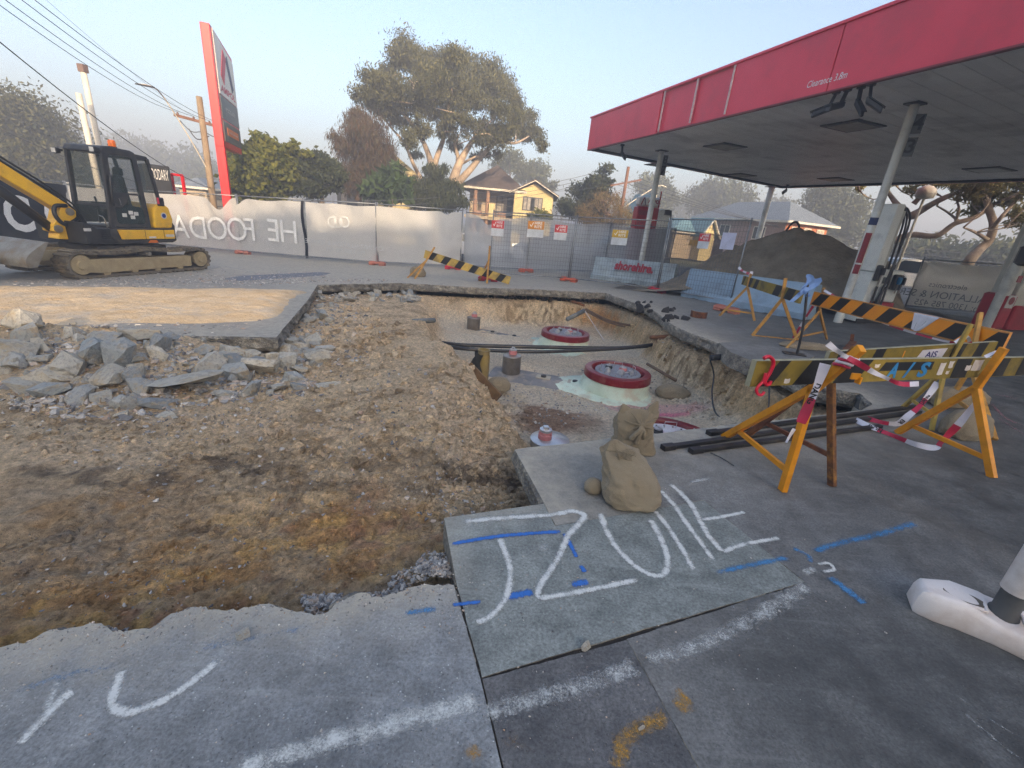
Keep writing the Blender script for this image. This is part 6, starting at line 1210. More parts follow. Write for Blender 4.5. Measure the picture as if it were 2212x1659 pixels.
b = MB(); lx = (aL+aR)/2-.25; zc = (zm_+zt_)/2; b.bar(Q(lx-.1, .09, zc-.14), Q(lx, .09, zc+.16), .04, .006, f2_); b.build('logo_stroke', 'pump_red', p2); b = MB(); b.bar(Q(lx+.1, .09, zc-.14), Q(lx+.02, .09, zc+.16), .03, .006, f2_); b.build('logo_stroke', 'label_blue', p2); text('topper_letters', 'AMPOL', 'pump_red', p2, Q(lx+.5, .09, zc-.04), f1_, ZUP, .14, width=.6, depth=.004, bold=.03)
for k in range(2): b = MB(); b.tube(spline([Q(aW-.25, .1+.2*k, zm_-.1), Q(aW, .1+.2*k, zm_-.05), Q(aW+.12, .1+.2*k, zm_-.4), Q(aW+.08, .1+.2*k, .8), Q(aW, .1, .6)], 6), .03, 6); b.build('hose', 'pump_black', p2, smooth=True)
b = MB(); b.box(Q(aW-.12, .2, zm_-.15), .3, .52, .22, f1_); b.build('hose_head', 'pump_black', p2)
# pump and column at the right edge of the picture
pr = G(2150, 712); pr[2] = gz(*pr[:2]); g1 = unit(V3(.96, .27, 0)); g2_ = np.cross(ZUP, g1); p3 = thing('fuel_pump', 'fuel pump with a red base at the right edge of the picture', 'fuel pump', pr)
Rr = lambda a, c, z: pr+g1*a+g2_*c+ZUP*z
b = MB(); b.box(Rr(.55, .25, 1.5), .8, .5, 1.9, g1, bev=.02); b.build('white_body', 'pump_side', p3, smooth='angle'); b = MB(); b.box(Rr(.0, .2, .42), .42, .46, .84, g1, bev=.04); b.build('red_base', 'pump_red', p3, smooth='angle'); b = MB(); b.box(Rr(.6, .2, .3), .7, .5, .6, g1, bev=.03); b.build('red_base', 'pump_red', p3, smooth='angle'); b = MB(); b.box(Rr(-.02, -.045, .68), .26, .012, .3, g1, g2_); st_ = b.build('sticker', 'label_white', p3); b = MB(); b.lathe(Rr(-.02, -.053, .7), [(.09, 0), (.09, .004)], 20, g1, ZUP, -g2_); b.build('sticker_mark', 'label_red', p3)
b = MB(); b.box(Rr(-.1, -.02, 1.72), .42, .3, .46, g1, bev=.06); b.build('black_box', 'pump_black', p3, smooth='angle')
for k in range(2): b = MB(); b.tube(spline([Rr(.3, -.02, 2.7), Rr(.1, -.06+.05*k, 2.75), Rr(-.06+.05*k, -.05, 2.3), Rr(-.1, -.05, 1.9)], 6), .025, 6); b.build('hose', 'pump_black', p3, smooth=True)
b = MB(); b.tube(spline([Rr(.8, -.1, .9), Rr(.62, -.2, .5), Rr(.6, -.2, .25), Rr(.8, -.15, .2)], 6), .03, 6); b.build('hose', 'pump_black', p3, smooth=True)
cp = Rr(-.12, .1, 0); b = MB(); b.lathe(cp, [(.13, 0), (.13, ZS-cp[2])], 24); co3 = b.build('column', 'column_white', can, smooth='angle'); co3['label'] = 'grey column at the right edge'
for zz_, mt in ((2.55, 'label_blue'), (2.3, 'label_red'), (2.1, 'label_red'), (1.2, 'label_red')): b = MB(); b.box(cp+g1*.05-g2_*.135+ZUP*zz_, .14, .012, .15, g1, g2_); b.build('notice', mt, co3)
# =================================================================== EXCAVATOR
pm('exc_yellow', lin(232, 184, 44), lin(220, 168, 36), 3, .4, bs=.1, grime=lin(176, 140, 66), gscale=4, gamt=.4); pm('exc_dark', lin(52, 52, 54), lin(38, 38, 40), 5, .5, bs=.15, grime=lin(96, 88, 74), gscale=4, gamt=.35); pm('exc_black', (.012, .013, .015), (.022, .022, .024), 6, .45, bs=.1)
pm('track_rubber', lin(108, 100, 86), lin(76, 72, 64), 8, .9, bs=.6, bd=.01, grime=lin(140, 124, 98), gscale=5, gamt=.8); pm('track_steel', lin(164, 148, 114), lin(140, 124, 94), 5, .8, bs=.4, grime=lin(160, 146, 116), gscale=4, gamt=.6); pm('bare_steel', lin(150, 146, 136), lin(120, 112, 100), 4, .5, .5, bs=.2, grime=lin(140, 118, 88), gscale=4, gamt=.7)
glassm('cab_glass', (.06, .09, .085), .04, .25); pm('beacon', lin(255, 120, 10), None, 5, .3, bs=0); pm('chrome', lin(190, 188, 184), None, 5, .2, .9, bs=0); pm('decal_white', lin(206, 204, 200), None, 9, .5, bs=0); pm('decal_blue', lin(40, 60, 140), None, 9, .5, bs=0); pm('seat_grey', lin(60, 60, 62), None, 6, .9, bs=.2); pm('decal_orange', lin(214, 110, 20), None, 6, .5, bs=0)
XA0 = G(200, 602); XU = V3(math.cos(math.radians(79)), math.sin(math.radians(79)), 0); XV = V3(-XU[1], XU[0], 0)
exc = thing('excavator', 'yellow and black mini excavator with a glazed cab and dusty rubber tracks', 'excavator', XA0)
def K(u, v, w): return XA0+XU*u+XV*v+ZUP*w
def extr(poly, v0, v1, name, mat, parent=None, bev=0., **kw):  # side profile in (u, w) swept across
    b = MB(); b.prism([K(u, v0, w) for u, w in poly], XV*(v1-v0)); return b.build(name, mat, parent or exc, bevel=bev, **kw)
def rrect(u0, w0, u1, w1, r, n=4):
    o = []
    for cu, cw, a0 in ((u1-r, w1-r, 0), (u0+r, w1-r, 90), (u0+r, w0+r, 180), (u1-r, w0+r, 270)):
        for k in range(n+1): a = math.radians(a0+90*k/n); o.append((cu+r*math.cos(a), cw+r*math.sin(a)))
    return o
# tracks
def trackpath(off=0.):
    pts = []; r0, r1 = .27+off, .26+off; c0, c1 = (-.12, .29), (2.7, .26)
    for a in np.linspace(90, 250, 14): pts.append((c0[0]+r0*math.cos(math.radians(a)), c0[1]+r0*math.sin(math.radians(a))))
    for s_ in np.linspace(.06, .94, 22): pts.append((.0+(2.62)*s_, .005-off))
    for a in np.linspace(-90, 90, 14): pts.append((c1[0]+r1*math.cos(math.radians(a)), c1[1]+r1*math.sin(math.radians(a))))
    for s_ in np.linspace(.05, .95, 20): pts.append((2.7-(2.82)*s_, .53+off+.01*s_-.022*math.sin(s_*math.pi*2)**2+.05*math.exp(-((s_-.5)/.12)**2)*.6))
    return pts
for v0, lab in ((0., None), (1.5, None)):
    tp = trackpath(0); ti = trackpath(-.045); b = MB(); n = len(tp)
    rings = [[K(tp[k][0], v0, tp[k][1]), K(tp[k][0], v0+.4, tp[k][1]), K(ti[k][0], v0+.4, ti[k][1]), K(ti[k][0], v0, ti[k][1])] for k in range(n)]; rings.append(rings[0]); b.loft(rings, caps=False); tr_ = b.build('track', 'track_rubber', exc)
    sp_ = spline([V3(*p, 0) for p in tp+[tp[0]]], 4); cum = np.r_[0, np.cumsum([np.linalg.norm(sp_[k+1]-sp_[k]) for k in range(len(sp_)-1)])]
    for s_ in np.arange(0, cum[-1], .115):
        k = min(int(np.searchsorted(cum, s_, side='right'))-1, len(sp_)-2); p = sp_[k]; d = unit(sp_[k+1]-sp_[k]); nn = V3(d[1], -d[0], 0); nn = nn if nn@(p-V3(1.3, .28, 0)) > 0 else -nn
        b = MB(); D3 = XU*d[0]+ZUP*d[1]; N3 = XU*nn[0]+ZUP*nn[1]; b.box(K(p[0], v0+.2, p[1])+N3*.012, .055, .41, .03, D3, XV, N3); b.build('grouser', 'track_rubber', tr_)
    vo = -.02 if v0 == 0 else .42
    extr([(-.05, .13), (.05, .39), (2.42, .36), (2.42, .1), (.25, .09)], v0+.03, v0+.36, 'track_frame', 'track_steel', bev=.01)
    for (u, w, r) in ((-.12, .29, .2), (2.7, .26, .19)): b = MB(); b.lathe(K(u, v0+.02, w), [(r, 0), (r, .05), (r*.8, .05), (r*.8, .3), (r, .3), (r, .35)], 24, XU, ZUP, XV); b.lathe(K(u, v0-.015, w), [(r*.45, 0), (r*.5, .03)], 16, XU, ZUP, XV); b.build('wheel', 'track_steel', exc, smooth='angle')
    for u in (.35, .95, 1.5, 2.1): b = MB(); b.lathe(K(u, v0+.04, .1), [(.075, 0), (.08, .02), (.08, .3)], 16, XU, ZUP, XV); b.build('roller', 'track_steel', exc, smooth='angle')
    b = MB(); b.lathe(K(1.33, v0+.0, .45), [(.045, 0), (.05, .03), (.05, .3)], 14, XU, ZUP, XV); b.build('roller', 'bare_steel', exc, smooth='angle')
extr([(.5, .3), (2.1, .3), (2.1, .6), (.5, .6)], .4, 1.5, 'undercarriage', 'exc_dark'); b = MB(); b.lathe(K(1.35, .95, .58), [(.5, 0), (.5, .12)], 28, XU, XV); b.build('slew_ring', 'exc_black', exc)
# blade
rings = [[K(-1.02-.12*math.sin(a*2.2+.2)+.28*(a/1.6), v, .3+.46*a/1.6) for a in np.linspace(0, 1.6, 9)]+[K(-.9+.28*(a/1.6), v, .3+.46*a/1.6) for a in np.linspace(1.6, 0, 5)] for v in (-.02, 1.92)]
b = MB(); b.loft(rings); b.build('blade', 'bare_steel', exc, smooth='angle')
for v in (.5, 1.35): b = MB(); b.bar(K(-.85, v, .48), K(.6, v, .38), .12, .2); b.build('blade_arm', 'track_steel', exc)
# bucket resting on the ground in front of the blade
rg = [[K(-1.9+x, v, z) for x, z in ((0, 0), (.25, .02), (.52, .1), (.68, .32), (.62, .56), (.42, .62), (.42, .57), (.57, .5), (.62, .32), (.48, .14), (.24, .06), (0, .04))] for v in (.55, 1.25)]
b = MB(); b.loft(rg); bk_ = b.build('bucket', 'bare_steel', exc, smooth='angle')
for v in (.56, 1.22): extr([(-1.9, .01), (-1.62, .03), (-1.4, .1), (-1.24, .32), (-1.3, .52), (-1.48, .56), (-1.75, .3)], v, v+.03, 'cheek', 'bare_steel', bk_)
for v in (.6, .8, 1., 1.2): extr([(-2.1, -.0), (-1.88, .0), (-1.88, .05)], v-.035, v+.035, 'tooth', 'bare_steel', bk_)
# upper body
extr([(.95, .66), (.8, .78), (.8, .98), (1.0, 1.0), (2.3, 1.0), (2.36, .9), (2.36, .7), (2.25, .66)], .32, 1.72, 'deck', 'exc_dark', bev=.015)
extr([(1.0, .755), (2.3, .755), (2.31, .965), (.94, .965)], .295, .318, 'side_cover', 'exc_yellow', bev=.006)
for u in (1.55, 2.02): extr([(u, .75), (u+.006, .75), (u+.006, .97), (u, .97)], .29, .296, 'seam', 'exc_black')
for k in range(5): extr([(.58+.01*k, .74+.045*k), (.78, .74+.045*k), (.78, .757+.045*k), (.58+.01*k, .757+.045*k)], .305, .317, 'louvre', 'exc_black')
extr([(.3, .66), (.95, .66), (.95, .98), (.55, .98), (.36, 1.1), (.3, 1.1)], .34, 1.7, 'front_body', 'exc_black', bev=.015)
extr([(1.84, 1.0), (2.3, 1.0), (2.36, 1.2), (2.3, 1.5), (2.2, 1.56), (2.02, 1.56), (1.9, 1.45)], .33, 1.7, 'rear_cover', 'exc_yellow', bev=.04)
extr([(2.3, .64), (2.42, .72), (2.44, 1.05), (2.36, 1.2), (2.3, 1.1)], .4, 1.65, 'counterweight', 'exc_black', bev=.02)
b = MB(); b.lathe(K(2.12, .325, 1.3), [(.075, 0), (.075, -.004)], 20, XU, ZUP, XV); b.build('decal', 'decal_white', exc); b = MB(); b.lathe(K(2.12, .319, 1.3), [(.05, 0), (.05, -.003)], 16, XU, ZUP, XV); b.build('decal', 'decal_blue', exc)
extr([(2.06, .8), (2.28, .8), (2.28, .86), (2.06, .86)], .289, .294, 'decal', 'decal_white'); extr([(1.63, .775), (1.8, .775), (1.8, .815), (1.63, .815)], .289, .294, 'decal', 'decal_white'); extr([(1.6, .665), (1.86, .665), (1.82, .73), (1.66, .73)], .312, .319, 'decal', 'decal_orange')
extr([(.28, .93), (.42, .93), (.42, .99), (.28, .99)], .33, .338, 'decal', 'decal_white')
# cab: posts, roof, door, glass
CV0, CV1 = .35, 1.38
front_lo, front_hi, rear_hi, rear_lo = (.86, 1.02), (1.0, 2.58), (2.02, 2.58), (1.86, 1.02)
def post(p, q, v, r=.045): b = MB(); b.bar(K(p[0], v, p[1]), K(q[0], v, q[1]), r*2, r*1.7, XV); b.build('cab_post', 'exc_dark', exc, bevel=.012)
for v in (CV0+.03, CV1-.03):
    post((.9, 1.0), (1.02, 2.58), v); post((1.72, 1.0), (1.66, 2.6), v, .05); post((2.12, 1.55), (1.98, 2.55), v, .035)
extr([(.94, 2.55), (1.0, 2.66), (1.1, 2.685), (1.6, 2.67), (1.7, 2.63), (1.68, 2.53)], CV0-.01, CV1+.01, 'cab_roof', 'exc_dark', bev=.025); extr([(1.66, 2.5), (1.66, 2.62), (2.0, 2.6), (2.05, 2.5)], CV0+.03, CV1-.03, 'cab_roof_rear', 'exc_dark', bev=.02)
def frame_(poly_o, poly_i, v, th, name, mat):
    b = MB(); n = len(poly_o)
    b.loft([[K(*(poly_o[i][0], v, poly_o[i][1])), K(poly_i[i][0], v, poly_i[i][1]), K(poly_i[i][0], v+th, poly_i[i][1]), K(poly_o[i][0], v+th, poly_o[i][1])] for i in list(range(n))+[0]], caps=False); return b.build(name, mat, exc)
do = [(.92, 1.02), (1.76, 1.02), (1.68, 2.6), (1.03, 2.6)]
def rquad(q, r, n=4):
    o = []
    for i in range(4):
        a, c, d = (np.array(q[i-1]), np.array(q[i]), np.array(q[(i+1) % 4])); e0, e1_ = unit(a-c), unit(d-c)
        for k in range(n+1): t_ = k/n; o.append(tuple(c+e0*r*(1-t_)**2+e1_*r*t_**2))
    return o
wi = rquad([(1.02, 1.74), (1.6, 1.74), (1.58, 2.52), (1.1, 2.52)], .1); wl = rquad([(1.0, 1.08), (1.66, 1.08), (1.62, 1.7), (1.04, 1.7)], .1)
fo_ = rquad(do, .1); fi_ = rquad([(1.0, 1.09), (1.68, 1.09), (1.6, 2.53), (1.08, 2.53)], .1); frame_(fo_, fi_, CV0-.012, .03, 'door_frame', 'exc_dark')
extr(fi_, CV0+.004, CV0+.008, 'door_glass', 'cab_glass')
extr([(1.0, 1.08), (1.67, 1.08), (1.65, 1.46), (1.3, 1.5), (1.16, 1.42), (1.01, 1.42)], CV0+.012, CV0+.02, 'lower_door', 'exc_black')
b = MB(); b.prism([K(u, CV0-.016, w) for u, w in ((1.0, 1.72), (1.6, 1.72), (1.6, 1.76), (1.03, 1.76))], XV*.03); b.build('door_rail', 'exc_dark', exc)
b = MB(); b.prism([K(u, CV0-.014, w) for u, w in ((1.0, 1.44), (1.16, 1.44), (1.3, 1.55), (1.36, 1.7), (1.36, 1.73), (1.02, 1.73))], XV*.02); b.build('door_panel', 'exc_dark', exc); b = MB(); b.tube([K(1.12, CV0-.03, 1.64), K(1.13, CV0-.04, 1.56), K(1.14, CV0-.03, 1.5)], .014, 6); b.build('door_handle', 'chrome', exc)
for u, w in ((1.15, 1.24), (1.33, 1.2), (1.42, 1.28), (1.3, 1.3)): extr([(u, w), (u+.1, w), (u+.1, w+.08), (u, w+.08)], CV0-.0, CV0+.003, 'decal', 'decal_white')
extr([(1.72, 1.56), (2.1, 1.56), (1.98, 2.52), (1.7, 2.52)], CV0+.04, CV0+.045, 'rear_side_glass', 'cab_glass'); extr([(.96, 1.5), (1.66, 1.5), (1.62, 2.55), (1.06, 2.55)], CV1-.02, CV1-.015, 'far_glass', 'cab_glass'); extr([(.96, 1.05), (1.8, 1.05), (1.78, 1.5), (.96, 1.5)], CV1-.03, CV1-.01, 'far_wall', 'exc_dark')
b = MB(); b.add([K(.935, CV0+.06, 1.48), K(.935, CV1-.06, 1.48), K(1.025, CV1-.06, 2.54), K(1.025, CV0+.06, 2.54)], [(0, 1, 2, 3)]); b.build('windscreen', 'cab_glass', exc); b = MB(); b.add([K(.9, CV0+.06, 1.04), K(.9, CV1-.06, 1.04), K(.93, CV1-.06, 1.44), K(.93, CV0+.06, 1.44)], [(0, 1, 2, 3)]); b.build('lower_windscreen', 'cab_glass', exc)
for w in (1.0, 1.46, 2.56): b = MB(); u_ = .9+(w-1)*.08; b.bar(K(u_, CV0, w), K(u_, CV1, w), .06, .05); b.build('cab_rail', 'exc_dark', exc)
b = MB(); b.add([K(2.02, CV0+.05, 1.58), K(2.02, CV1-.05, 1.58), K(1.98, CV1-.05, 2.5), K(1.98, CV0+.05, 2.5)], [(0, 1, 2, 3)]); b.build('rear_glass', 'cab_glass', exc)
b = MB(); b.box(K(1.58, .85, 1.75), .14, .42, .75, unit(XU+ZUP*.12), XV, unit(ZUP-XU*.12), bev=.05); b.box(K(1.4, .85, 1.38), .4, .44, .14, XU, XV, bev=.05); b.box(K(1.62, .85, 2.2), .1, .26, .2, XU, XV, bev=.04); b.build('seat', 'seat_grey', exc, smooth='angle')
for v in (.58, 1.12): b = MB(); b.tube([K(1.2, v, 1.05), K(1.22, v, 1.5), K(1.2, v, 1.62)], .022, 6); b.box(K(1.3, v, 1.45), .3, .12, .12, XU, XV); b.build('console', 'exc_black', exc)
b = MB(); b.tube(spline([K(1.04, CV0-.03, 2.1), K(1.0, CV0-.05, 1.95), K(.97, CV0-.05, 1.6), K(1.0, CV0-.02, 1.48)], 5), .03, 8); b.build('grab_rail', 'exc_black', exc, smooth=True); b = MB(); b.tube(spline([K(.62, .3, 1.26), K(.68, .28, 1.22), K(.72, .28, 1.05), K(.72, .3, 1.0)], 5), .012, 6); b.build('step_rail', 'chrome', exc, smooth=True)
b = MB(); b.lathe(K(1.44, .62, 2.68), [(.08, 0), (.085, .03)], 16); bb_ = b.build('beacon_base', 'exc_black', exc); b = MB(); b.lathe(K(1.44, .62, 2.71), [(.07, 0), (.07, .1), (.06, .13), (.02, .14)], 16); b.build('beacon', 'beacon', exc, smooth='angle')
for v, u, w in ((CV0+.05, .98, 2.6), (CV1+.08, .98, 2.52)): b = MB(); b.mat('exc_black').box(K(u-.1, v, w-.02), .1, .14, .12, XU, XV, bev=.02); b.bar(K(u+.02, v, w), K(u-.06, v, w), .04); b.mat('decal_white').box(K(u-.155, v, w-.02), .01, .11, .09, XU, XV); b.build('work_light', None, exc)
b = MB(); b.box(K(2.1, CV0-.02, 1.62), .18, .05, .2, XU, XV, bev=.02); b.build('tail_light', 'exc_black', exc); b = MB(); b.box(K(2.02, CV0-.05, 1.64), .05, .01, .14, XU, XV); b.build('tail_lens', 'fascia_red', exc)
# swing post, boom and cylinder
extr([(.12, .72), (.6, .7), (.6, .78), (.4, .82), (.34, 1.0), (.56, 1.18), (.58, 1.3), (.44, 1.42), (.3, 1.36), (.2, 1.12), (.08, 1.0), (.06, .88), (.16, .84)], .86, 1.16, 'swing_post', 'exc_yellow', bev=.015)
for u, w in ((.45, 1.28), (.16, .93)): b = MB(); b.lathe(K(u, .83, w), [(.075, 0), (.08, .03), (.08, .36)], 16, XU, ZUP, XV); b.build('pin', 'bare_steel', exc, smooth='angle')
bt_ = [(.5, 1.42), (.06, 1.74), (-.42, 2.1), (-.95, 2.5), (-1.6, 2.92), (-2.1, 3.1)]; bl_ = [(-2.1, 2.86), (-1.6, 2.62), (-.95, 2.18), (-.48, 1.84), (.0, 1.5), (.4, 1.2)]
extr(bt_+bl_, .9, 1.14, 'boom', 'exc_yellow', bev=.02)
b = MB(); b.tube([K(.14, 1.0, .95), K(-.5, 1.0, 1.62), K(-1.5, 1.0, 2.45)], .065, 12); cyl = b.build('boom_cylinder', 'exc_black', exc, smooth=True); b = MB(); b.tube([K(.12, 1.0, .92), K(-.9, 1.0, 1.95)], .075, 12); b.build('cylinder_barrel', 'exc_black', exc, smooth=True)
for k, (o, dv) in enumerate(((0, .0), (.03, .05), (.06, -.05))): b = MB(); b.tube(spline([K(.75, .95+dv, 1.05), K(.6, .93+dv, 1.32+o), K(.42, .92+dv, 1.5+o), K(.1, .92+dv, 1.76+o), K(-.5, .92+dv, 2.18+o), K(-1.4, .92+dv, 2.82+o)], 5), .02, 6); b.build('hose', 'exc_black', exc, smooth=True)
b = MB(); b.tube(spline([K(.6, .9, 1.15), K(.3, .82, 1.02), K(.15, .82, 1.18), K(.2, .85, 1.38), K(.42, .86, 1.4)], 6), .04, 8); b.build('hose', 'exc_black', exc, smooth=True)
# arm beyond the left edge of the picture, reaching down to the bucket
extr([(-2.1, 3.12), (-1.95, 2.9), (-1.62, 1.0), (-1.48, .62), (-1.62, .56), (-1.8, .95), (-2.3, 2.9)], .93, 1.11, 'arm', 'exc_yellow', bev=.02)
# =================================================================== SHADE BLOCKERS BEHIND THE PHOTOGRAPHER (added out of view to shade the yard)
sv = V3(math.cos(SUN_AZ), math.sin(SUN_AZ), 0); sa_ = V3(-sv[1], sv[0], 0)     # towards the sun, and across it
pm('blocker_wall', lin(176, 172, 166), lin(160, 156, 150), 1.2, .8, bs=.2); pm('blocker_trim', lin(60, 60, 64), None, 2, .6, bs=.1)
blockers = thing('shade_blockers', 'shop added behind the camera, unseen, slotted to shape the sunlit strip', 'shade blocker', sv*45)
tanel = math.tan(SUN_EL)
CB, CT = 40., 60.                                   # metres from the photographer to the blocker front
def hh(c, z): return z+(c+CB)*tanel        # height at the blocker front that shades a point c metres down-sun at height z
H1, H2, H3, H3L, H4 = hh(7.3, -.3), hh(10.7, -.38), hh(18., .8), hh(19.8, .95), 2.+(19.5+CT)*tanel
def sb(a0, a1, z0, z1, name, mat, d0=CB, d1=CB+5): b = MB(); b.box(sa_*(a0+a1)/2+sv*(d0+d1)/2+ZUP*(z0+z1)/2, a1-a0, d1-d0, z1-z0, sa_, sv); return b.build(name, mat, blockers)
sb(-34, -1.06, -1, H1, 'low_blocker', 'blocker_wall'); sb(-1.05, 3.2, -1, H3, 'mid_blocker', 'blocker_wall', CB, CB+3); sb(3.25, 34, -1, H4, 'tall_blocker', 'blocker_wall', CT, CT+3)
sb(-34, -1.06, H2, H3L, 'upper_blocker', 'blocker_trim', CB-.04, CB+.04)
for a in np.arange(-32, -2, 5.): sb(a, a+.1, H1, H2, 'blocker_post', 'blocker_trim', CB+.1, CB+.2)

# =================================================================== SIGN PYLON
pm('pylon_red', lin(206, 8, 20), lin(198, 6, 18), 2, .35, bs=.03); pm('pylon_white', lin(216, 210, 202), lin(204, 198, 190), 2, .4, bs=.03); pm('pylon_black', lin(52, 54, 58), lin(44, 46, 50), 3, .4, bs=.03); pm('pylon_grey', lin(92, 88, 82), None, 3, .5, bs=.03); pm('logo_red', lin(196, 34, 64), None, 3, .5, bs=0); pm('logo_blue', lin(44, 48, 84), None, 3, .5, bs=0)
pyb = AD(492, 440, 25.)*V3(1, 1, 0); pyb[2] = land(*pyb[:2]) - .1
pv = E2; pn_ = E1; vfn = unit(V3(pyb[0], pyb[1], 0))
def pz(px, py): return ONP(px, py, pyb, pn_)
ptop = pz(449, 52); pyl = thing('pylon_sign', 'tall red roadside pylon sign with a white logo panel and black boards', 'sign', pyb)
zt = ONP(449, 52, pyb, E2)[2]; zm = ONP(473, 226, pyb, E2)[2]; zb = ONP(484, 318, pyb, E2)[2]
wf = max(.5, float((pz(512, 180)-pz(470, 180))@pv)); wp_ = .34
def PY(c, o, z): return pyb+pv*c+pn_*o+ZUP*(z-pyb[2])
b = MB(); b.box(PY(.0, 0, (zb+pyb[2])/2+.1), .3, .34, zb-pyb[2]+.3, pv, pn_); b.build('pole', 'pylon_red', pyl, bevel=.02)
WX = float((pz(500, 100)-pz(462, 62))@pv); WX = max(WX, .9); zt2 = zt
b = MB(); b.prism([PY(-.16, -.17, zb), PY(-.16, -.17, zt), PY(.1, -.17, zt), PY(WX+.12, -.17, zt-.35), PY(WX+.12, -.17, zb)], pn_*.34); b.build('frame', 'pylon_red', pyl, bevel=.02)
def pface(z0, z1, mat, name, slope=0., c0=.14): b = MB(); b.prism([PY(c0, .172, z0), PY(WX+.1, .172, z0), PY(WX+.1, .172, z1-slope*(WX+.1-c0)), PY(c0, .172, z1)], pn_*.02); return b.build(name, mat, pyl)
hT = zt-zb; zA, zB_, zC = zt-.06, zb+hT*.47, zb+hT*.25
pface(zB_, zA, 'pylon_white', 'logo_panel', .16); pface(zC+.04, zB_-.04, 'pylon_black', 'shop_panel'); pface(zb+hT*.06, zC-.04, 'pylon_grey', 'hours_panel')
cm = WX*.5+.12; zl = zB_+hT*.2
b = MB(); b.bar(PY(cm-WX*.26, .2, zB_+hT*.14), PY(cm-.02*WX, .2, zA-hT*.12), WX*.16, .012, pn_); b.build('logo_stroke', 'logo_red', pyl); b = MB(); b.bar(PY(cm+WX*.3, .2, zB_+hT*.12), PY(cm+.08*WX, .2, zA-hT*.13), WX*.12, .012, pn_); b.build('logo_stroke', 'logo_blue', pyl)
text('pylon_letters', 'AMPOL', 'logo_red', pyl, PY(cm, .195, zB_+hT*.035), pv, ZUP, hT*.055, width=WX*.82, depth=.002, bold=.03); text('shop_letters', 'FOODARY', 'decal_white', pyl, PY(cm, .195, (zC+zB_)/2-.08), pv, ZUP, hT*.035, width=WX*.55, depth=.002)
b = MB(); b.box(PY(cm, .195, zC-hT*.09), WX*.66, .02, hT*.07, pv, pn_); ho_ = b.build('hours_bar', 'decal_orange', pyl); text('hours_letters', 'OPEN 24 HOURS', 'decal_white', pyl, PY(cm, .21, zC-hT*.1), pv, ZUP, hT*.018, width=WX*.5, depth=.002)

# =================================================================== POLES AND WIRES
pm('pole_wood', lin(150, 130, 106), lin(124, 106, 84), 3, .85, bs=.3); pm('pole_dark', lin(130, 92, 72), lin(104, 74, 58), 3, .85, bs=.3); pm('pole_white', lin(214, 206, 190), lin(196, 188, 172), 2, .5, bs=.05); pm('wire_dark', lin(76, 78, 84), None, 2, .6, bs=0); pm('insulator', lin(120, 96, 84), None, 4, .5, bs=0)
def polething(name, label, px0, py0, px1, py1, d, r0, r1, mat, cat='pole'):
    bs_ = AD(px0, py0, d); g = bs_*V3(1, 1, 0)+ZUP*(land(bs_[0], bs_[1])-.2); tz_ = ONP(px1, py1, bs_, unit(V3(bs_[0], bs_[1], 0))); t = thing(name, label, cat, g); tp = V3(g[0], g[1], tz_[2]) if True else tz_
    b = MB(); b.tube([g, tp], r0, 10, radii=[r0, r1]); b.build('shaft', mat, t, smooth=True); return t, g, tp
tU, gU, tpU = polething('utility_pole', 'timber utility pole with a crossarm left of the pylon sign', 459, 425, 432, 209, 28., .17, .13, 'pole_wood')
for dz, L in ((1.05, 1.1),): b = MB(); b.bar(tpU-ZUP*dz-E1*L+ZUP*.15, tpU-ZUP*dz+E1*L-ZUP*.15, .1, .12); b.build('crossarm', 'pole_dark', tU)
for k in range(4): b = MB(); b.lathe(tpU-ZUP*1.0+E1*(-.95+.62*k)+ZUP*(.12-.09*k), [(.04, 0), (.05, .06), (.02, .12)], 8); b.build('insulator', 'insulator', tU)
b = MB(); b.tube(spline([tpU-ZUP*1.1-E1*.9, tpU-ZUP*1.5-E1*.5, tpU-ZUP*1.45, tpU-ZUP*1.6+E1*.5, tpU-ZUP*1.2+E1*.9], 5), .02, 5); b.tube(spline([tpU-ZUP*1.4-E1*.6, tpU-ZUP*1.8-E1*.3, tpU-ZUP*1.6+E1*.2], 5), .025, 5); b.build('jumper', 'wire_dark', tU)
tV, gV, tpV = polething('utility_pole', 'reddish timber utility pole left of the far fuel pump', 1338, 478, 1355, 360, 40., .15, .12, 'pole_dark'); b = MB(); b.bar(tpV-ZUP*1.2-V3(1.2, 0, .3), tpV-ZUP*1.2+V3(1.2, 0, .35), .1, .12); b.build('crossarm', 'pole_dark', tV); b = MB(); b.tube(spline([tpV-ZUP*3.2, tpV-ZUP*2.4+V3(1.2, 0, .2), tpV-ZUP*1.6+V3(2.6, 0, .4), tpV-ZUP*1.6+V3(3.3, 0, .4)], 5), .04, 6); b.build('lamp_arm', 'pole_white', tV); b = MB(); b.box(gV+ZUP*2.9-V3(0, .17, 0), .28, .02, .6); b.build('notice', 'decal_white', tV)
tW, gW, tpW = polething('light_pole', 'pale weathered pole behind the excavator, the taller of two', 236, 420, 205, 156, 30., .13, .11, 'pole_white'); b = MB(); b.box(tpW+ZUP*.05, .26, .26, .3); b.build('lamp_head', 'insulator', tW)
polething('light_pole', 'pale stained pole behind the excavator, the shorter of two', 217, 420, 194, 206, 29., .13, .11, 'pole_white')
tL, gL, tpL = polething('light_pole', 'white street light pole with a globe beyond the fuel pumps', 1945, 560, 2012, 425, 25., .06, .045, 'pole_white'); b = MB(); b.lathe(tpL-ZUP*.1, [(.06, 0), (.28, .05), (.33, .2), (.3, .36), (.16, .48), (.02, .52)], 18); b.build('globe', 'pole_white', tL, smooth=True)
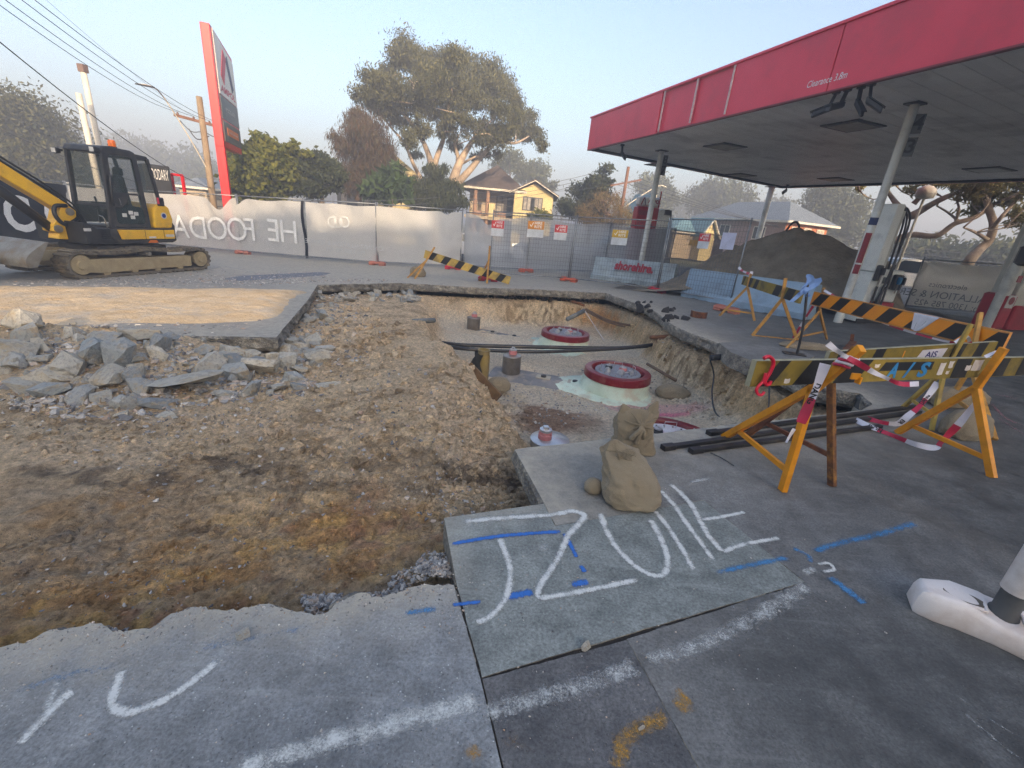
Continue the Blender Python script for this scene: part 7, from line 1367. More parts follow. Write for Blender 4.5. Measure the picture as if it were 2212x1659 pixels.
sl = AD(357, 215, 27.); b = MB(); b.tube(spline([V3(*(tpU-ZUP*3.2)), (sl+tpU-ZUP*3.2)/2+ZUP*.1, sl, AD(330, 188, 26.), AD(296, 181, 25.5)], 6), .025, 6); b.build('lamp_arm', 'pole_white', tU); b = MB(); b.bar(AD(332, 189, 26.), AD(294, 181, 25.4), .1, .05); b.build('lamp_head', 'wire_dark', tU)
WL = 0
def wire(p, q, sag, label, r=.012, n=18):
    P = [np.array(p)*(1-k/n)+np.array(q)*k/n-ZUP*sag*4*(k/n)*(1-k/n) for k in range(n+1)]; b = MB(); b.tube(P, r, 4); return tag(b.build('power_line', 'wire_dark', None, smooth=True), label, 'wire', 'overhead wires')
arm = lambda k: tpU-ZUP*.88+E1*(-.95+.62*k)+ZUP*(.12-.09*k)
for k, (px, py) in enumerate(((-30, -10), (8, -3), (46, -1), (74, -1))): wire(arm(k), AD(px, py, 12.), .25, 'overhead wire rising to the upper left, %s of the four on the crossarm' % ('lowest', 'second', 'third', 'topmost')[k], .008)
wire(tpU-ZUP*3.9, AD(-10, 83, 12.), .35, 'single thick wire crossing the sky above the excavator', .013); wire(tpU-ZUP*4.3, AD(-10, 274, 24.), .4, 'low wire passing just above the excavator cab', .014)
wire(tpU-ZUP*1., AD(96, -4, 14.), .2, 'thin faint wire beside the topmost crossarm wire', .004)
for k, dz in enumerate((0, .35, .6)): wire(tpU-ZUP*(4.4+dz), AD(1290, 372+k*9, 44.), .9, 'street wire running behind the trees, %s of three' % ('upper', 'middle', 'lower')[k], .016)
for k in range(4): wire(tpV-ZUP*1.1+V3(-1.1+.75*k, 0, -.2+.17*k), AD(2300, 560+18*k, 60.), 1.2, 'street wire right of the reddish pole, %s of four' % ('lowest', 'third', 'second', 'topmost')[k], .016)
wire(tpV-ZUP*1.1-V3(1.1, 0, .2), AD(1130, 402, 44.), .5, 'street wire between the yellow house and the reddish pole', .014); wire(tpV-ZUP*4.2, AD(1725, 478, 42.), .5, 'service wire to the brick house roof', .012)

# =================================================================== CARS, CONE, KIOSK
pm('car_white', lin(214, 214, 216), lin(206, 206, 208), 2, .25, bs=0); pm('car_silver', lin(170, 172, 176), None, 2, .3, .3, bs=0); pm('tyre', (.02, .02, .021), None, 5, .8, bs=.1); glassm('car_glass', (.02, .025, .03), .05, .9)
m, t, b_ = _new('headlamp'); b_.inputs['Emission Color'].default_value = (1, .86, .6, 1); b_.inputs['Emission Strength'].default_value = 3; m, t, b_ = _new('tail_lamp'); b_.inputs['Base Color'].default_value = (.6, .01, .01, 1); b_.inputs['Emission Color'].default_value = (1, .04, .03, 1); b_.inputs['Emission Strength'].default_value = 2
def car(p, yaw, mat, label, kind='sedan', lit=False):
    X = V3(math.cos(yaw), math.sin(yaw), 0); Y = np.cross(ZUP, X); t = thing('parked_car', label, 'car', p); q = lambda u, v, w: p+X*u+Y*v+ZUP*w
    if kind == 'sedan': body = [(-2.3, .35), (-2.32, .7), (-2.2, .92), (-1.5, .98), (.9, .95), (1.9, .82), (2.25, .65), (2.28, .35)]; cab_ = [(-1.75, .95), (-1.1, 1.38), (-.2, 1.44), (.35, 1.38), (1.1, .93)]
    else: body = [(-2.5, .45), (-2.52, 1.0), (-.4, 1.05), (1.1, 1.1), (2.3, 1.0), (2.45, .8), (2.45, .42)]; cab_ = [(-.75, 1.04), (-.6, 1.68), (-.1, 1.76), (.5, 1.7), (1.3, 1.08)]
    b = MB(); b.loft([[q(u, v*(1 if w > .5 else .94), w) for u, w in body] for v in (-.88, -.8, .8, .88)]); b.build('body', mat, t, smooth='angle', bevel=.05)
    b = MB(); b.loft([[q(u*(1-s*.02), v*(.86-.1*s if w > 1.1 else .95), w) for u, w in cab_] for v, s in ((-.85, 1), (-.8, 0), (.8, 0), (.85, 1))]); b.build('cabin', mat, t, smooth='angle', bevel=.03)
    for s in (-1, 1):
        g_ = [(cab_[0][0]+.25, .98 if kind == 'sedan' else 1.1), (cab_[1][0]+.05, cab_[1][1]-.06), (cab_[3][0]-.05, cab_[3][1]-.06), (cab_[4][0]-.25, .97 if kind == 'sedan' else 1.12)]
        b = MB(); b.prism([q(u, s*(.76+.07*(w < 1.15)), w) for u, w in g_], Y*.03*s); b.build('side_glass', 'car_glass', t)
    for u in (-1.4, 1.4):
        for s in (-1, 1):
            c = q(u, s*.78, .33); b = MB(); b.mat('tyre').lathe(c, [(.2, -.09), (.32, -.09), (.33, 0), (.32, .1), (.22, .1)], 24, X, ZUP, Y*s); w_ = b.build('wheel', None, t, smooth='angle'); b = MB(); b.lathe(c+Y*s*.085, [(.2, 0), (.22, .01), (.18, .012), (.17, 0)], 20, X, ZUP, Y*s)
            for k in range(6): a = k*math.pi/3; b.bar(c+Y*s*.09, c+Y*s*.09+(X*math.cos(a)+ZUP*math.sin(a))*.19, .05, .02, Y)
            b.build('rim', 'car_silver', w_)
    for s in (-1, 1):
        b = MB(); b.box(q(2.25, s*.62, .68 if kind == 'sedan' else .86), .1, .32, .14, X); b.build('headlight', 'headlamp' if lit else 'decal_white', t); b = MB(); b.box(q(-2.3, s*.66, .75 if kind == 'sedan' else .9), .06, .26, .16, X); b.build('tail_light', 'tail_lamp' if lit else 'pylon_red', t)
    b = MB(); b.prism([q(cab_[3][0]+.06, -.66, cab_[3][1]-.05), q(cab_[4][0]-.06, -.74, cab_[4][1]+.06), q(cab_[4][0]-.06, .74, cab_[4][1]+.06), q(cab_[3][0]+.06, .66, cab_[3][1]-.05)], X*.02); b.build('windscreen', 'car_glass', t); return t
def roadpt(px, py, d): p = AD(px, py, d); return V3(p[0], p[1], land(p[0], p[1])+.0)
car(roadpt(1040, 530, 24.5), .12, 'car_white', 'white sedan on the street, seen through the thin cloth near the mesh corner'); car(roadpt(1335, 535, 25.5), math.pi+.2, 'car_white', 'white utility vehicle with lit headlights behind the lettered barrier', 'ute', True); car(roadpt(1190, 520, 29.), 3.0, 'car_silver', 'silver sedan on the street behind the rear mesh panels', 'sedan', True); car(roadpt(1960, 560, 30.), 2.9, 'car_white', 'white vehicle parked beyond the fuel pumps', 'ute')
pm('cone_orange', lin(226, 74, 50), lin(212, 64, 44), 4, .5, bs=.05)
cp_ = G(812, 566); t = thing('traffic_cone', 'orange traffic cone with white bands behind the white cloth', 'cone', cp_); b = MB(); b.mat('cone_orange').box(cp_+ZUP*.02, .38, .38, .04, bev=.015); b.lathe(cp_, [(.14, .04), (.115, .28)], 20); b.mat('decal_white').lathe(cp_, [(.115, .281), (.088, .5)], 20); b.mat('cone_orange').lathe(cp_, [(.088, .501), (.07, .62)], 20); b.mat('decal_white').lathe(cp_, [(.07, .621), (.055, .74)], 20); b.mat('cone_orange').lathe(cp_, [(.055, .741), (.03, .9), (.02, .9)], 20); b.build('cone', None, t, smooth='angle')
kb = AD(378, 440, 25.5); kz = land(kb[0], kb[1]); kX = unit(V3(.98, .2, 0)); kf = thing('kiosk', 'black kiosk box lettered FOODARY beside the excavator cab', 'kiosk', V3(kb[0], kb[1], kz))
pm('kiosk_black', (.006, .006, .007), None, 3, .5, bs=0); kt = ONP(355, 358, kb, unit(V3(kb[0], kb[1], 0)))[2]; vk = unit(V3(kb[0], kb[1], 0)); rk = V3(vk[1], -vk[0], 0); w1_ = float((ONP(357, 400, kb, vk)-ONP(300, 400, kb, vk))@rk)
k0_ = kb*V3(1, 1, 0)+ZUP*kz; kc = k0_-rk*(w1_/2-.0); fX = unit(rk+vk*.15); fY = np.cross(ZUP, fX)
b = MB(); b.box(kc+fY*1.2+ZUP*(kt-kz)/2, w1_, 2.4, kt-kz, fX); b.build('walls', 'kiosk_black', kf, bevel=.03); b = MB(); b.box(kc+fX*(w1_/2+.005)+fY*1.2+ZUP*(kt-kz)/2, .02, 2.3, (kt-kz)*.98, fX); b.build('side_panel', 'kiosk_black', kf)
text('kiosk_letters', 'FOODARY', 'decal_white', kf, ONP(344, 383, k0_+fX*0, fY)-fY*.03-ZUP*.1, fX, ZUP, .42, width=w1_*.72, depth=.0)
b = MB(); b.box(kc+fX*(w1_*.36)-fY*.02+ZUP*(kt-kz)*.42, .9, .03, .8, fX); b.build('poster', 'decal_blue', kf)
rp_ = AD(390, 430, 27.); b = MB(); z_r = ONP(384, 378, rp_, unit(V3(rp_[0], rp_[1], 0)))[2]; 
for q in (-.25, .25): b.bar(V3(rp_[0]+q, rp_[1], land(*rp_[:2])), V3(rp_[0]+q, rp_[1], z_r), .1)
b.bar(V3(rp_[0]-.25, rp_[1], z_r), V3(rp_[0]+.25, rp_[1], z_r), .1); tag(b.build('red_frame', 'pylon_red', None), 'red steel frame standing beside the black kiosk', 'frame')

# =================================================================== HOUSES ACROSS THE STREET
pm('render_yellow', lin(206, 188, 138), lin(194, 176, 126), 1.5, .85, bs=.2); pm('brick_sunlit', lin(184, 112, 72), lin(160, 92, 60), 8, .9, bs=.2); pm('brick_shaded', lin(150, 124, 116), lin(132, 108, 104), 8, .9, bs=.2); pm('roof_brown', lin(92, 80, 74), lin(74, 64, 60), 3, .85, bs=.4); pm('roof_grey_tile', lin(116, 124, 134), lin(98, 106, 116), 3, .8, bs=.3); pm('roof_teal', lin(104, 136, 144), lin(88, 120, 128), 3, .7, bs=.2); pm('trim_white', lin(214, 206, 192), None, 3, .6, bs=0); pm('trim_timber', lin(150, 116, 92), None, 3, .7, bs=0); pm('house_glass', (.02, .024, .028), (.05, .05, .05), 1, .12, bs=0); pm('curtain', lin(176, 168, 158), lin(120, 112, 104), 4, .9, bs=0); pm('wall_dark', lin(92, 92, 92), lin(76, 76, 78), 2, .85, bs=.1); pm('wall_beige', lin(186, 168, 142), lin(170, 152, 128), 2, .85, bs=.1)
class House:
    def __init__(s, name, label, px, d, yaw, group=None):
        p = AD(px, 520, d); s.o = V3(p[0], p[1], land(p[0], p[1])-.1); s.X = V3(math.cos(yaw), math.sin(yaw), 0); s.Y = np.cross(ZUP, s.X); s.t = thing(name, label, 'house', s.o)
    def q(s, u, v, w): return s.o+s.X*u+s.Y*v+ZUP*w
    def wall(s, u0, u1, v0, v1, z0, z1, mat, gable=None, **kw):
        b = MB(); b.box(s.q((u0+u1)/2, (v0+v1)/2, (z0+z1)/2), u1-u0, v1-v0, z1-z0, s.X)
        if gable: b.prism([s.q(u0, v0+.02, z1), s.q(u1, v0+.02, z1), s.q((u0+u1)/2, v0+.02, z1+gable)], s.Y*(v1-v0-.04))
        return b.build('wall', mat, s.t, **kw)
    def hip(s, u0, u1, v0, v1, z, h, mat, ov=.45, ridge=.5):
        u0 -= ov; u1 += ov; v0 -= ov; v1 += ov; L, W = u1-u0, v1-v0; r = min(L, W)/2*1.0; A = [s.q(u0, v0, z), s.q(u1, v0, z), s.q(u1, v1, z), s.q(u0, v1, z)]
        R = [s.q(u0+r, (v0+v1)/2, z+h), s.q(u1-r, (v0+v1)/2, z+h)] if L >= W else [s.q((u0+u1)/2, v0+r, z+h), s.q((u0+u1)/2, v1-r, z+h)]
        b = MB(); b.add(A+R, [(0, 1, 5, 4), (1, 2, 5), (2, 3, 4, 5), (3, 0, 4)] if L >= W else [(0, 1, 4), (1, 2, 5, 4), (2, 3, 5), (3, 0, 4, 5)]); b.add([p-ZUP*.16 for p in A], [(3, 2, 1, 0)]); b.build('roof', mat, s.t)
        b = MB()
        for i in range(4): b.bar(A[i]-ZUP*.08, A[(i+1) % 4]-ZUP*.08, .1, .16)
        b.build('gutter', 'trim_white', s.t)
    def gab(s, u0, u1, v0, v1, z, h, mat, ov=.5):
        c = (u0+u1)/2; k = h/((u1-u0)/2)
        for sg in (-1, 1):
            e = c+sg*((u1-u0)/2+ov); b = MB(); b.prism([s.q(c, v0-ov, z+h+.12), s.q(e, v0-ov, z-ov*k+.12), s.q(e, v1, z-ov*k+.12), s.q(c, v1, z+h+.12)], ZUP*.1); b.build('roof', mat, s.t); b = MB(); b.bar(s.q(c, v0-ov-.03, z+h+.1), s.q(e, v0-ov-.03, z-ov*k+.1), .06, .24, s.Y); b.build('barge_board', 'trim_white', s.t)
    def win(s, u0, u1, z0, z1, v, panes=2, frame='wall_dark', cur=True):
        b = MB(); b.box(s.q((u0+u1)/2, v-.02, (z0+z1)/2), u1-u0, .1, z1-z0, s.X); f = b.build('window', frame, s.t); n = panes; w = (u1-u0-.1)/n
        for k in range(n): b = MB(); b.box(s.q(u0+.05+w*(k+.5), v-.075, (z0+z1)/2), w-.08, .02, z1-z0-.16, s.X); b.build('pane', 'curtain' if cur and k % 3 != 2 else 'house_glass', f)
# yellow house
yh = House('yellow_house', 'two storey yellow rendered house with a brown hip roof and a gabled wing', 1118, 41., -.02)
Zh = lambda px, py: ONP(px, py, yh.o, yh.Y)[2]-yh.o[2]; Uh = lambda px, py: float((ONP(px, py, yh.o, yh.Y)-yh.o)@yh.X)
ze, zr = Zh(1110, 414), Zh(1155, 394); uA, uB = Uh(1110, 440), Uh(1194, 440); uL = Uh(1005, 430)
yh.wall(uA, uB, 0, 9, 0, ze, 'render_yellow', gable=zr-ze-.1); yh.gab(uA, uB, 0, 7, ze, zr-ze, 'roof_brown', .45)
yh.wall(uL, uA, 2.6, 9, 0, ze, 'wall_beige'); yh.hip(uL-.2, uA+.6, .3, 9, ze+.1, Zh(1073, 376)-ze+.9, 'roof_brown', .4)
b = MB(); b.box(yh.q((uL+uA)/2, 1.3, ze*.5), uA-uL, 2.7, .25, yh.X); b.build('balcony_floor', 'wall_beige', yh.t)
for px in (1025, 1052): u = Uh(px, 440); b = MB(); b.lathe(yh.q(u, .35, 0), [(.17, 0), (.17, ze)], 14); b.build('porch_column', 'trim_timber', yh.t, smooth='angle')
for z in (ze*.5+.5, ze*.5+1.1): b = MB(); b.bar(yh.q(uL, .3, z), yh.q(uA, .3, z), .05); b.build('railing', 'wall_dark', yh.t)
yh.win(Uh(1066, 440), Uh(1105, 440), ze*.52, ze*.93, 2.6, 3, cur=True); yh.win(Uh(1129, 440), Uh(1172, 440), Zh(1150, 456), Zh(1150, 426), 0, 5); yh.win(Uh(1130, 440), Uh(1172, 440), .5, 1.7, 0, 3)
u = Uh(1063, 440); b = MB(); b.box(yh.q(u, .1, ze*.62), .5, .3, 1.3, yh.X); b.build('meter_box', 'render_yellow', yh.t)
for k, px in enumerate((1033, 1062, 1085)): b = MB(); b.box(yh.q(Uh(px, 440), .25, ze*.5+.35), .7, .3, .35, yh.X); b.build('flower_box', 'trim_timber', yh.t)
# dark roofed house behind the sheoak
dh = House('grey_house', 'dark roofed house half hidden behind the brown tree', 790, 42., .1); Zd = lambda px, py: ONP(px, py, dh.o, dh.Y)[2]-dh.o[2]; Ud = lambda px, py: float((ONP(px, py, dh.o, dh.Y)-dh.o)@dh.X)
z1_ = Zd(740, 378); dh.wall(Ud(728, 420), Ud(880, 420), 0, 8, 0, z1_, 'wall_dark'); dh.hip(Ud(728, 420), Ud(880, 420), 0, 8, z1_, Zd(800, 340)-z1_, 'roof_brown'); dh.win(Ud(735, 420), Ud(752, 420), z1_*.45, z1_*.9, 0, 1); dh.win(Ud(770, 420), Ud(800, 420), z1_*.5, z1_*.9, 0, 2)
b = MB(); b.box(dh.q(Ud(862, 420), -.6, z1_*.55), 3.2, 1., z1_*1.1, dh.X); b.prism([dh.q(Ud(862, 420)-1.8, -1.2, z1_*1.1), dh.q(Ud(862, 420)+1.8, -1.2, z1_*1.1), dh.q(Ud(862, 420), -1.2, z1_*1.1+1.2)], dh.Y*2); b.build('sunlit_wing', 'render_yellow', dh.t)
# low beige house by the utility pole
bh = House('beige_house', 'low beige house with a pale roof left of the pylon sign', 415, 46., .2); Zb = lambda px, py: ONP(px, py, bh.o, bh.Y)[2]-bh.o[2]; Ub = lambda px, py: float((ONP(px, py, bh.o, bh.Y)-bh.o)@bh.X); z2_ = Zb(410, 402); bh.wall(Ub(388, 410), Ub(445, 410), 0, 7, 0, z2_, 'wall_beige'); bh.hip(Ub(388, 410), Ub(445, 410), 0, 7, z2_, Zb(412, 381)-z2_, 'roof_grey_tile')
# teal roofed cottage and brick house on the right
th = House('teal_roofed_house', 'small house with a teal roof behind the mesh fence', 1500, 46., .25); Zt_ = lambda px, py: ONP(px, py, th.o, th.Y)[2]-th.o[2]; Ut = lambda px, py: float((ONP(px, py, th.o, th.Y)-th.o)@th.X); z3_ = Zt_(1480, 500); th.wall(Ut(1452, 510), Ut(1545, 510), 0, 8, 0, z3_, 'wall_beige'); th.hip(Ut(1452, 510), Ut(1545, 510), 0, 8, z3_, Zt_(1490, 470)-z3_, 'roof_teal'); th.wall(Ut(1500, 510), Ut(1525, 510), -1.2, 1, 0, z3_, 'render_yellow', gable=1.1); th.gab(Ut(1498, 510), Ut(1527, 510), -1.2, 2, z3_, 1.1, 'roof_teal', .3); th.wall(Ut(1456, 500), Ut(1480, 500), 6, 10, 0, z3_+2., 'render_yellow', gable=1.2); th.gab(Ut(1456, 500), Ut(1480, 500), 6, 10, z3_+2., 1.2, 'roof_teal', .3)
rh = House('brick_house', 'two storey brick house with a grey hip roof behind the sand heap', 1690, 44., math.radians(20.5))
RXn = rh.Y; Zr = lambda px, py: ONP(px, py, rh.o, unit(V3(rh.o[0], rh.o[1], 0)))[2]-rh.o[2]; z4_ = Zr(1690, 476); 
Lr = float((ONP(1786, 500, rh.o, rh.Y)-rh.o)@rh.X); rh.wall(0, Lr, 0, 10.5, 0, z4_, 'brick_sunlit'); b = MB(); b.box(rh.q(-.03, 5.25, z4_/2), .05, 10.4, z4_, rh.X); b.build('wall', 'brick_shaded', rh.t); rh.hip(0, Lr, 0, 10.5, z4_, 1.7, 'roof_grey_tile', .6)  # shade put into the left wall: mauve brick over the lit orange
for u0_, u1_ in ((Lr*.12, Lr*.32), (Lr*.42, Lr*.6), (Lr*.74, Lr*.92)): rh.win(u0_, u1_, z4_*.5, z4_*.9, 0, 2, 'trim_white')
for v in (2.5, 6.5, 9.): b = MB(); b.box(rh.q(-.06, v, z4_*.72), .08, 1.3, 1.1, rh.X); f_ = b.build('window', 'trim_white', rh.t); b = MB(); b.box(rh.q(-.11, v-.3, z4_*.72), .02, .5, .95, rh.X); b.build('pane', 'house_glass', f_); b = MB(); b.box(rh.q(-.11, v+.3, z4_*.72), .02, .5, .95, rh.X); b.build('pane', 'house_glass', f_)

# =================================================================== TREES
leafm('leaf_gum', lin(62, 68, 46), lin(104, 100, 64)); leafm('leaf_sheoak', lin(92, 66, 48), lin(78, 74, 46)); leafm('leaf_green', lin(74, 84, 34), lin(122, 120, 48)); leafm('leaf_pale', lin(120, 112, 66), lin(150, 138, 88)); leafm('leaf_dark', lin(42, 54, 38), lin(78, 82, 48)); leafm('leaf_dry', lin(140, 110, 72), lin(112, 104, 60)); leafm('leaf_far', lin(70, 80, 58), lin(104, 104, 72)); leafm('leaf_broad', lin(74, 94, 48), lin(46, 64, 36))
pm('bark_pale', lin(184, 162, 138), lin(146, 130, 114), 2.2, .85, bs=.3, grime=lin(110, 92, 80), gscale=2, gamt=.5); pm('bark_brown', lin(110, 88, 70), lin(84, 68, 56), 3, .9, bs=.4)
def foliage(name, cl, n, size, mat, parent, droop=.4, seed=1, shell=.55, aspect=.42, clump=7, cs=.34, out=0.):
    """cl: (centre, rx, ry, rz); leaves gather in sprays inside each mass so that gaps stay open between them"""
    r = np.random.default_rng(seed); w = np.array([c[1]*c[2]*c[3] for c in cl])**.7; w /= w.sum(); C = []
    for (c, rx, ry, rz), k in zip(cl, (w*n).astype(int)):
        ns = max(3, int(clump*max(1, (rx*rz)**.5))); d = r.normal(size=(ns, 3)); d /= np.linalg.norm(d, axis=1)[:, None]; d *= (shell+(1-shell)*r.uniform(0, 1, (ns, 1))**.6); d[:, 2] = np.where(d[:, 2] < -.3, d[:, 2]*.7, d[:, 2])
        sp_ = np.array(c)+d*np.array([rx, ry, rz]); s_ = cs*(rx*ry*rz)**(1/3)
        C.append(sp_[r.integers(ns, size=k)]+r.normal(size=(k, 3))*s_*np.array([1, 1, .75]))
    C = np.concatenate(C); n = len(C); a = r.normal(size=(n, 3)); a[:, 2] -= droop*2.2; a /= np.linalg.norm(a, axis=1)[:, None]; b_ = r.normal(size=(n, 3)); b_ -= a*(a*b_).sum(1)[:, None]; b_ /= np.linalg.norm(b_, axis=1)[:, None]
    L = size*r.uniform(.55, 1.35, (n, 1)); V = np.stack([C-a*L*.5, C+b_*L*aspect*.5, C+a*L*.5, C-b_*L*aspect*.5], 1).reshape(-1, 3)
    F = np.arange(n*4).reshape(n, 4); lr = np.repeat(np.clip(r.normal(.5, .28, n), 0, 1), 4); return np_mesh(name, V, F, mat, parent, None, False, dict(leafrand=lr))
def limbs(paths, mat, parent, name='trunk'):
    b = MB(); b.sm = True
    for P, r0, r1 in paths: S_ = spline(P, 5); n = len(S_); b.tube(S_, r0, 7, radii=[r0+(r1-r0)*(k/(n-1))**.8 for k in range(n)])
    return b.build(name, mat, parent)
def px_tree(name, label, base, d, clus, n, size, leaf, zm=None, limb=(), bark='bark_brown', depth=.7, seed=1, group=None, twigs=0, kindcat='tree', **kw):
    """clus: (x, y, r[, ry]) in photo pixels (through zm), d metres away; depth spreads the masses front to back"""
    zm = zm or (lambda x, y: (x, y)); r = random.Random(seed); k = 1.
    bp = AD(*zm(*base), d); g = V3(bp[0], bp[1], land(bp[0], bp[1])-.2); t = thing(name, label, kindcat, g, group); sc = abs(zm(100, 0)[0]-zm(0, 0)[0])/100; cl = []
    xs = [c[0] for c in clus]; half = (max(xs)-min(xs))/2*sc*d/FPX
    for c in clus:
        x, y = zm(c[0], c[1]); rr = c[2]*sc*d/FPX; rz = (c[3] if len(c) > 3 else c[2]*.85)*sc*d/FPX
        o = r.uniform(-1, 1)*half*depth; p = AD(x, y, d+o); cl.append((p, rr, rr, rz))
    if n: foliage('crown', cl, n, size, leaf, t, seed=seed, **kw)
    paths = []
    for q in limb:
        P = []
        for i, (x, y) in enumerate(q[0]): P.append(AD(*zm(x, y), d+(r.uniform(-.5, .5)*half*.35 if i else 0)))
        paths.append((P, q[1], q[2]))
    if not limb: paths.append(([g, g*.7+cl[0][0]*.3, cl[0][0]], .02*d/3, .05))
    tw = [c for c in cl]
    for k_ in range(twigs):
        src = r.choice(paths)[0]; s = src[r.randrange(max(1, len(src)//2), len(src))]; e = min(r.sample(tw, min(6, len(tw))), key=lambda c: np.linalg.norm(c[0]-s))[0]; m_ = (s+e)/2+V3(r.uniform(-.4, .4), r.uniform(-.4, .4), r.uniform(-.1, .4)); paths.append(([s, m_, e], .05*d/38, .015))
    limbs(paths, bark, t); return t
Z3 = lambda x, y: (743+x*.25, 69+y*.25)
GUM = [(620, 215, 150), (700, 300, 120), (490, 250, 85), (560, 150, 70), (900, 330, 150), (1050, 330, 120), (960, 270, 80), (1250, 420, 150), (1340, 500, 130), (1280, 370, 80), (330, 400, 95), (230, 490, 105), (170, 600, 65), (400, 560, 150), (500, 690, 120), (640, 520, 110), (770, 470, 120), (920, 520, 120), (1060, 560, 120), (1190, 590, 110), (1420, 640, 105), (1370, 770, 120), (1250, 870, 105), (1010, 720, 105), (820, 690, 95), (660, 830, 85), (560, 950, 70), (480, 800, 55), (1130, 890, 80), (1330, 960, 85), (1560, 800, 115), (1640, 890, 85), (1690, 990, 50), (1480, 880, 95), (1290, 1060, 60), (960, 980, 60), (880, 860, 70), (630, 1070, 50), (1150, 1080, 50), (390, 330, 60), (1460, 570, 60), (250, 580, 80), (300, 660, 60), (720, 640, 80)]
px_tree('gum_tree', 'huge spreading gum tree with pale limbs in the middle of the street', (935, 1400), 38., GUM, 100000, .24, 'leaf_gum', Z3, [([(930, 1420), (945, 1290), (1000, 1130), (1080, 990), (1180, 830), (1215, 720)], .5, .05), ([(930, 1350), (960, 1250), (985, 1100), (960, 980), (930, 800), (915, 640)], .26, .05), ([(960, 1330), (1090, 1190), (1200, 1060), (1330, 950), (1480, 960), (1600, 900)], .32, .05), ([(760, 1340), (760, 1200), (730, 1060), (650, 880), (560, 760), (440, 640)], .36, .05), ([(765, 1220), (800, 1090), (860, 920), (885, 800), (905, 640), (900, 480)], .28, .05), ([(700, 1330), (640, 1220), (590, 1120), (520, 960), (420, 840), (300, 700), (200, 620)], .2, .03), ([(650, 870), (620, 700), (600, 500), (620, 320)], .14, .03), ([(1100, 950), (1200, 850), (1290, 740)], .16, .03), ([(640, 470), (560, 410), (470, 360)], .07, .02), ([(1000, 1150), (1130, 1080), (1240, 1040)], .12, .03)], 'bark_pale', .55, 5, twigs=46, droop=.55, aspect=.3, clump=10, cs=.3)
Z2 = lambda x, y: (414.7+x*.25, 34.6+y*.25)
px_tree('sheoak_tree', 'brown drooping sheoak left of the big gum tree', (1430, 1560), 35., [(1390, 900, 60), (1420, 980, 100), (1500, 930, 90), (1560, 1020, 110), (1440, 1100, 120), (1560, 1160, 130), (1640, 1120, 90), (1330, 1120, 80), (1270, 1160, 60), (1230, 1060, 55), (1480, 1260, 140), (1620, 1280, 100), (1380, 1330, 110), (1500, 1400, 130), (1400, 1470, 90), (1400, 840, 35), (1680, 1230, 60)], 26000, .34, 'leaf_sheoak', Z2, [([(1440, 1600), (1450, 1400), (1460, 1150), (1430, 900)], .25, .05), ([(1450, 1400), (1550, 1200), (1600, 1080)], .12, .03)], 'bark_brown', .5, 6, droop=1.2, aspect=.12, clump=12)
px_tree('bushy_tree', 'bushy yellow green tree right of the pylon sign', (600, 1600), 31., [(680, 1130, 100), (580, 1130, 60), (520, 1220, 90), (620, 1260, 120), (760, 1250, 100), (860, 1180, 60), (870, 1130, 35), (440, 1310, 80), (560, 1360, 110), (690, 1380, 120), (400, 1420, 80), (500, 1480, 110), (640, 1500, 110), (780, 1440, 90), (980, 1190, 28), (800, 1340, 80), (360, 1500, 60)], 22000, .3, 'leaf_green', Z2, [([(600, 1600), (620, 1400), (660, 1200)], .18, .04)], 'bark_brown', .6, 7, droop=.1, aspect=.55, clump=9)
px_tree('bushy_tree', 'rounder olive green tree beside the dark roofed house', (1125, 1610), 31., [(1020, 1310, 90), (1110, 1310, 90), (1180, 1390, 90), (950, 1390, 90), (1040, 1420, 100), (1130, 1460, 90), (1200, 1470, 50), (900, 1460, 70), (980, 1500, 80), (1110, 1270, 50)], 13000, .26, 'leaf_dark', Z2, [([(1125, 1620), (1120, 1500), (1080, 1400)], .16, .04), ([(1120, 1530), (1050, 1440), (960, 1380)], .1, .03)], 'bark_pale', .6, 8, droop=.2, aspect=.5, twigs=8)
px_tree('dark_shrub', 'dark shadowy shrubs under the big gum tree', (800, 1560), 34., [(750, 1260, 60, 80), (830, 1230, 50, 70), (700, 1350, 70, 90), (800, 1370, 80, 100), (890, 1400, 70, 90), (960, 1370, 60, 80), (680, 1470, 80, 70), (790, 1490, 90, 60), (920, 1490, 90, 60), (1000, 1470, 50, 60), (620, 1460, 40, 60)], 17000, .3, 'leaf_dark', Z3, (), 'bark_brown', .5, 9, droop=.8, aspect=.22, kindcat='shrub')
px_tree('broadleaf_plant', 'big leaved banana like plant in front of the dark roofed house', (1700, 1600), 33., [(1740, 1340, 40, 60), (1700, 1420, 60), (1780, 1440, 60), (1620, 1450, 60), (1560, 1500, 60), (1680, 1520, 70), (1800, 1520, 60)], 900, 1.1, 'leaf_broad', Z2, (), 'bark_brown', .4, 10, droop=.3, aspect=.38, kindcat='plant')
px_tree('conifer_tree', 'dark green upright tree right of the yellow house', (1270, 480), 42., [(1303, 385, 14, 26), (1290, 405, 22), (1262, 425, 26), (1290, 440, 26), (1240, 450, 22), (1268, 462, 26)], 12000, .34, 'leaf_dark', None, (), 'bark_brown', .6, 11, droop=-.1, aspect=.4)
px_tree('dry_tree', 'dry brownish twiggy tree in front of the dark green one', (1310, 490), 39., [(1300, 440, 26), (1330, 450, 24), (1280, 460, 24), (1310, 470, 30), (1345, 475, 20), (1270, 480, 16)], 7000, .26, 'leaf_dry', None, [([(1310, 495), (1310, 460), (1300, 430)], .08, .02)], 'bark_brown', .6, 12, twigs=26, droop=-.4, aspect=.14)
px_tree('young_shrub', 'small bright shrub in front of the yellow house', (1165, 478), 38., [(1165, 465, 18, 9), (1180, 470, 12, 7), (1150, 470, 12, 7)], 1500, .24, 'leaf_green', None, (), 'bark_brown', .5, 13, droop=-.3, kindcat='shrub')
